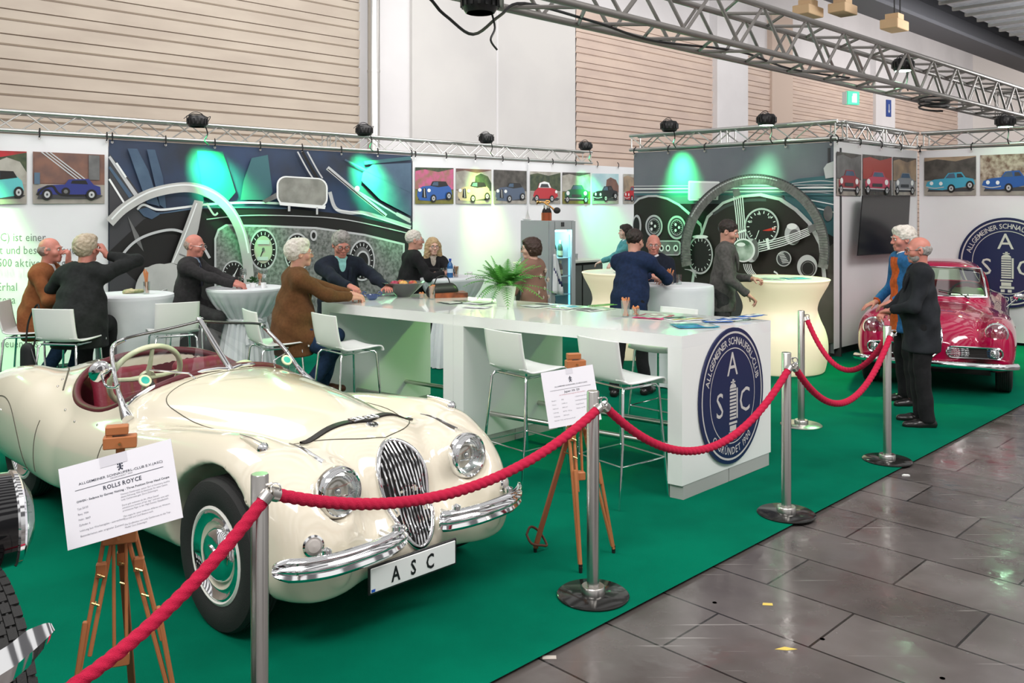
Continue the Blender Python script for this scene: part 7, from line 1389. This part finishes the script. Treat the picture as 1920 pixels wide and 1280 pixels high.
sheet(1302, 612, .30, .21, .15, b_cy, 'teal landscape flyer at the near edge of the table', .001, strips=[(.05, .1, .6, .5, b_bl), (.65, .1, .95, .9, pic)])
for i in range(5): sheet(1345+i*17, 604-i*1.5, .21, .10, .1+i*.14, (b_bl, b_w)[i % 2], 'blue folded leaflet %s in the fan at the emblem end' % ('lowest leftmost', 'second from left', 'middle', 'second from right', 'rightmost')[i], .003+.005*i, strips=[(.1, .2, .9, .8, (b_w, b_bl)[i % 2])])
sheet(1115, 580, .22, .30, -.9, pic, 'grey photo brochure in the middle of the long table', strips=[(.1, .1, .9, .4, b_dk)]); sheet(1060, 577, .20, .28, -.6, b_w, 'white flyer with cyan corner right of the fern', strips=[(.5, .5, .95, .95, b_cy), (.1, .1, .9, .3, b_gn)]); sheet(1130, 573, .10, .25, -1.0, b_gn, 'narrow green leaflet stack at the back edge of the table'); sheet(1010, 573, .2, .28, -.8, b_w, 'pale sheet just right of the fern pot', strips=[(.1, .6, .9, .9, b_dk)])
sheet(855, 567, .20, .28, -.9, b_dk, 'open dark brochure left of the fern', strips=[(.05, .05, .95, .5, b_w)]); sheet(900, 568, .20, .26, -.6, b_w, 'white and green sheet under the fern fronds', strips=[(.2, .2, .8, .5, b_gn)]); sheet(895, 576, .22, .16, -.4, b_w, 'blank white card in front of the fern pot'); sheet(655, 552, .2, .28, .3, b_w, 'white papers under the hand of the man in the navy blazer'); sheet(735, 553, .2, .14, .3, pic, 'grey card between the dish and the fruit bowl')
sheet(0, 0, .3, .21, .2, b_cy, 'teal brochure lying on the large glowing counter', base=CR+Vector((.15, -.12, 1.10)), strips=[(.1, .1, .5, .9, b_w)]); sheet(0, 1, .28, .2, -.4, pic, 'grey brochure on the large glowing counter', base=CR+Vector((-.15, -.20, 1.10))); sheet(0, 2, .42, .2, .1, mat('grey_paper', (.38, .42, .45), .4), 'grey sheet on the far glowing counter', base=CL+Vector((.05, -.25, 1.10)))
t = thing('snack_bag', 'opened paper snack bag on the leftmost cocktail table', 'bag', TA+Vector((.02, .05, 1.096)), .3); s_ = SDF((-.11, -.06, 0), (.11, .06, .06), .006); s_.cap((-.07, 0, .02), (.07, 0, .022), .035, .03, k=.01, sq=((0, 0, 1), .6)); s_.cap((-.09, .0, .012), (-.03, .02, .03), .02, k=.01); V, Q = s_.mesh(); npobj('pouch', V, Q, mat('bag_paper', (.68, .58, .36), .5, noise=((.3, .35, .15), 20)), t)
# ================================================================ BAR CORNER: FRIDGE, BOTTLES, HORN
fc = wallB(9.6)(1028, 391); fc.z = 0; ang = math.atan2(A.y, A.x); FW, FD, FH = .62, .62, 1.735
t = thing('drinks_fridge', 'tall grey glass door drinks fridge glowing blue inside', 'fridge', fc, ang); gs = mat('fridge_grey', (.36, .38, .39), .4)   # local x along A, y along B
mb = MB(); mb.box((.015, FD/2, FH/2), (.03, FD, FH), gs); mb.box((FW-.015, FD/2, FH/2), (.03, FD, FH), gs); mb.box((FW/2, FD-.015, FH/2), (FW-.06, .03, FH), mat('fridge_back_glow', (.25, .5, .6), .4, emit=.9)); mb.box((FW/2, FD/2, FH-.06), (FW-.06, FD, .12), gs); mb.box((FW/2, FD/2, .06), (FW-.06, FD, .12), gs); mb.build('cabinet', t)  # back panel given its own glow so the bottles stand out as silhouettes
mb = MB(); mb.box((.07, -.02, FH/2), (.10, .035, FH-.02), gs); mb.box((FW-.045, -.02, FH/2), (.09, .035, FH-.02), gs); mb.box((FW/2, -.02, FH-.08), (FW-.2, .035, .14), gs); mb.box((FW/2, -.02, .1), (FW-.2, .035, .18), gs); d_ = mb.build('door', t); mb = MB(); mb.box((FW/2, -.02, FH/2), (FW-.2, .01, FH-.3), sheet_glass); mb.build('door_glass', d_); mb = MB(); mb.box((.10, -.05, 1.1), (.03, .03, .36), gs, bev=.005); mb.build('handle', d_); mb = MB(); mb.box((.30, -.042, FH-.06), (.07, .008, .07), black); mb.build('control_panel', d_)
mb = MB(); mb.box((FW/2, .12, FH-.17), (FW-.14, .05, .03), mat('fridge_light', (.5, .9, 1), .3, emit=9)); mb.box((FW-.045, .06, .85), (.012, .03, 1.3), mat('fridge_strip', (.15, .65, .95), .3, emit=1.8)); mb.build('lamp_strip', t)
sh_z = (.22, .52, .82, 1.12)
for z in sh_z: mb = MB(); mb.box((FW/2, FD/2, z), (FW-.07, FD-.08, .012), mat('shelf_white', (.6, .75, .8), .4)); mb.build('shelf', t)
fl_ = bpy.data.lights.new('fridge_glow', 'POINT'); fl_.energy = 20; fl_.color = (.35, .85, 1); fl_.shadow_soft_size = .05; fo = bpy.data.objects.new('fridge_glow', fl_); C.objects.link(fo); fo.location = fc+A*.3+B*.12+Vector((0, 0, 1.50))
bg1 = mat('bottle_green', (.01, .05, .02), .1); bg2 = mat('bottle_brown', (.05, .015, .01), .1); foil = mat('foil_label', (.5, .45, .25), .4); lab_r = mat('label_rose', (.5, .18, .14), .5)
def bottle(p, lab, m, lm, h=.28, grp='bottles in the drinks fridge'):
    t = thing('bottle', lab, 'bottle', p, 0, grp); r = .036; mb = MB(); mb.lathe([(0, 0), (r, 0), (r, h*.55), (r*.8, h*.66), (.013, h*.76), (.013, h*.98), (0, h)], m, n=16); mb.build('glass', t); mb = MB(); mb.lathe([(r+.001, h*.12), (r+.001, h*.4)], lm, n=16, caps=False); mb.lathe([(.0145, h*.8), (.0145, h), (0, h+.001)], lm, n=12, caps=False); mb.build('label', t)
rows = ('bottom', 'lower', 'second', 'top')
for zi, z in enumerate(sh_z):
    for i in range(6):
        if zi == 0 and i > 3: continue
        q = fc+A*(.13+.075*(i % 6))+B*(.12+.09*(i % 2))+Vector((0, 0, z+.007)); bottle(q, 'dark bottle on the %s shelf inside the glowing fridge' % rows[zi], bg1 if (i+zi) % 3 else bg2, foil if zi > 1 else lab_r, .25 if zi < 3 else .28, 'bottles on the %s fridge shelf' % rows[zi])
t = thing('towel', 'white tea towel with a dark stripe hanging from the fridge handle', 'towel', fc+A*.07-B*.07+Vector((0, 0, 1.20)), ang); vs = []
for j in range(15):
    for i in range(9): u = i/8; v = j/14; vs.append((-.04+(.05+.17*v**.6)*u, -.012+.018*math.sin(u*9+v*2)*(v+.2), -.62*v-(.05*u if j == 14 else 0)))
mb = MB(); tw_m = mat('towel_white', (.78, .78, .82), .9); f_all = [(j*9+i, j*9+i+1, j*9+i+10, j*9+i+9) for j in range(14) for i in range(8)]; st_m = mat('towel_stripe', (.03, .035, .10), .9)
mb.add(vs, [f for n_, f in enumerate(f_all) if abs((n_ % 8)-((n_//8)-5)*1.1-1) > .8 or not 5 <= n_//8 <= 11], tw_m); mb.add(vs, [f for n_, f in enumerate(f_all) if not (abs((n_ % 8)-((n_//8)-5)*1.1-1) > .8 or not 5 <= n_//8 <= 11)], st_m); o = mb.build('cloth', t); md = o.modifiers.new('s', 'SOLIDIFY'); md.thickness = .004
# horn on a tin
hp0 = fc+A*.12+B*.15+Vector((0, 0, FH)); t = thing('copper_tin', 'copper coloured tin full of small bottles on top of the fridge', 'tin', hp0); cp = mat('copper_tin', (.42, .11, .05), .3, .6)
mb = MB(); mb.lathe([(0, 0), (.085, 0), (.085, .13), (.08, .13), (.08, .01), (0, .01)], cp, n=32); mb.build('tin', t)
for i in range(5): a = i*1.257; p = hp0+Vector((.045*math.cos(a), .045*math.sin(a), .012)); bottle(p, 'small dark bottle standing in the copper tin on the fridge', inner, steel, .24, 'bottles in the copper tin')
t = thing('brass_horn', 'brass bulb horn with black rubber ball resting on the copper tin', 'horn', hp0+Vector((0, 0, .25))); br2 = mat('polished_brass', (.55, .30, .10), .15, 1)
mb = MB(); mb.tube(path([(-.12, 0, .045), (-.06, 0, .05), (.02, .01, .03), (.05, .02, .06), (0, .03, .07), (-.02, 0, .03), (.06, 0, -.02), (.12, 0, -.07)], 5), [.02]*3+[.014]*33, br2, 10); mb.lathe([(.016, 0), (.022, .02), (.045, .045), (.05, .05)], br2, (-.11, 0, .045), 24, Vector((-1, 0, .1)).to_track_quat('Z', 'Y').to_matrix(), caps=False); mb.build('trumpet', t); mb = MB(); mb.ball((.17, 0, -.085), (.058, .055, .052), rubber, 20); mb.tube([(.10, 0, -.06), (.14, 0, -.08)], .018, br2, 10); mb.build('bulb', t)
t = thing('model_sailboat', 'small white model sailboat on the left of the fridge top', 'model', fc+A*.06+B*.52+Vector((0, 0, FH)), ang+PI/2); mb = MB(); mb.prism([(-.07, -.02, .0), (.07, -.02, .0), (.09, 0, .025), (-.08, 0, .025)], (0, .04, 0), white_mat); mb.build('hull', t); mb = MB(); mb.add([Vector((0, 0, .03)), Vector((.05, .005, .03)), Vector((.0, 0, .19))], [(0, 1, 2)], mat('sail', (.62, .6, .6), .8), False); mb.add([Vector((-.01, 0, .03)), Vector((-.06, .005, .03)), Vector((-.005, 0, .16))], [(0, 1, 2)], MATS['sail'], False); mb.tube([(-.003, 0, .02), (-.003, 0, .2)], .002, steel, 5); mb.build('sail', t)
# back bar
b0 = fc+A*.80+B*.9; b0.z = 0; t = thing('back_bar', 'dark back bar counter with a pale top behind the glowing counter', 'counter', b0, ang)
mb = MB(); mb.box((.85, .3, .96), (1.9, .62, .04), mat('bar_top', (.55, .56, .50), .3), bev=.005); mb.build('worktop', t); mb = MB(); mb.box((.85, .33, .48), (1.8, .5, .90), inner); mb.build('carcass', t)
for i in range(3): mb = MB(); mb.box((.25+.6*i, .06, .47), (.56, .02, .84), mat('bar_door', (.10, .11, .10), .4)); mb.build('door', t)
mb = MB(); mb.box((.0, .06, .47), (.04, .04, .9), alu); mb.build('post', t)
for i in range(22): tumbler(b0+A*(.05+.105*(i % 11))+B*(.16+.14*(i//11))+Vector((0, 0, .98)), 'clean glass standing in rows on the back bar counter', 'glasses in rows on the back bar', .12)
s0 = b0+A*.95+B*.42+Vector((0, 0, .98)); t = thing('display_stand', 'small white stand on the back bar carrying the single bottle', 'stand', s0, ang); mb = MB(); mb.box((0, 0, .26), (.42, .3, .03), white_gloss, bev=.01); mb.build('top', t)
for s in (-1, 1): mb = MB(); mb.box((s*.15, 0, .122), (.04, .22, .245), white_mat); mb.build('leg', t)
bottle(s0+Vector((.0, 0, .276)), 'dark bottle with salmon label alone on the white stand', bg2, lab_r, .32, 'bottle on the stand')
# odds and ends
t = thing('cool_box', 'teal and white box standing on the carpet beyond the long table', 'box', G(812, 640, 0), .4); mb = MB(); mb.box((0, 0, .2), (.42, .3, .4), mat('teal_box', (.03, .25, .32), .5), bev=.01); mb.build('body', t); mb = MB(); mb.box((0, 0, .06), (.425, .305, .12), white_mat, bev=.005); mb.build('band', t)
t = thing('handbag', 'black handbag standing on the far end of the long table behind the bowl', 'bag', TT(LT-.42, WT-.16, ZT), .6); s_ = SDF((-.18, -.09, 0), (.18, .09, .16), .01); s_.cap((-.11, 0, .05), (.11, 0, .05), .06, .06, k=.02); s_.cap((-.09, 0, .09), (.09, 0, .09), .04, .04, k=.04); s_.cut((0, 0, .002), (0, 0, -1)); V, Q = s_.mesh(); npobj('body', V, Q, mat('black_leather', (.012, .012, .012), .4), t); mb = MB(); mb.tube(path([(-.09, 0, .11), (-.06, 0, .18), (0, 0, .20), (.06, 0, .18), (.09, 0, .11)], 4), .006, black, 6); mb.build('handle', t)
t = thing('shoulder_bag', 'black shoulder bag hanging by its straps from the chair of the man seen from behind', 'bag', Vector((-4.17, 7.62, .60)), -.28); s_ = SDF((-.12, -.08, -.2), (.12, .08, .2), .011); s_.cap((-.03, 0, .10), (-.02, 0, -.10), .07, .08, k=.03, sq=((0, 1, 0), .6)); V, Q = s_.mesh(); npobj('body', V, Q, mat('black_canvas', (.014, .014, .016), .7), t)
mb = MB(); mb.tube(path([(-.05, 0, .12), (-.04, .02, .35), (.05, .03, .50), (.07, .02, .35), (.03, 0, .12)], 5), .008, black, 6); mb.tube(path([(.03, -.02, .12), (.10, -.04, -.0), (.22, -.05, -.14)], 4), .008, black, 6); mb.build('strap', t)
mb = MB(); p = G(1436, 1128); mb.prism([Vector((-.02, -.01, 0)), Vector((.03, -.015, 0)), Vector((.035, .01, 0)), Vector((-.01, .015, 0))], (0, 0, .001), mat('yellow_tape', (.75, .55, .12), .5)); tag(mb.build('floor_tape', None, p+Vector((0, 0, -.0115))), 'small scrap of yellow tape stuck to the dark tiled floor', 'tape')
mb = MB(); p = G(1474, 1212); mb.prism([Vector((-.05, -.0, 0)), Vector((.0, -.01, 0)), Vector((.05, .0, 0)), Vector((.0, .022, 0))], (0, 0, .001), mat('yellow_tape', (.75, .55, .12), .5)); tag(mb.build('floor_tape', None, p+Vector((0, 0, -.0115))), 'larger yellow tape corner mark nearest the bottom of the floor', 'tape')
mb = MB(); p = G(1030, 1227); mb.prism([Vector((-.03, -.015, 0)), Vector((.03, -.015, 0)), Vector((.03, .015, 0)), Vector((-.03, .015, 0))], (0, 0, .001), mat('pale_tape', (.5, .45, .4), .6), ); tag(mb.build('floor_tape', None, p+Vector((0, 0, -.0115))), 'pale beige tape scrap on the tiles at the carpet edge', 'tape')
mb = MB(); p = G(1699, 888); q = random.Random(3); mb.prism([Vector((.03*math.cos(a)*q.uniform(.6, 1.2), .018*math.sin(a)*q.uniform(.6, 1.2), 0)) for a in [i*.7 for i in range(9)]], (0, 0, .006), white_mat); tag(mb.build('paper_scrap', None, p+Vector((0, 0, -.0115))), 'crumpled white paper scrap on the floor beside the rope post base', 'paper')
# floor box holes
for i, (px, py) in enumerate(((1340, 1125), (1542, 1193), (1767, 1266))): mb = MB(); mb.lathe([(.0, -.0105), (.011, -.0105)], inner, G(px, py), 12); tag(mb.build('floor_socket'), 'tiny round black hole in the %s tile of the dark floor' % ('leftmost', 'middle', 'rightmost')[i], 'hole')
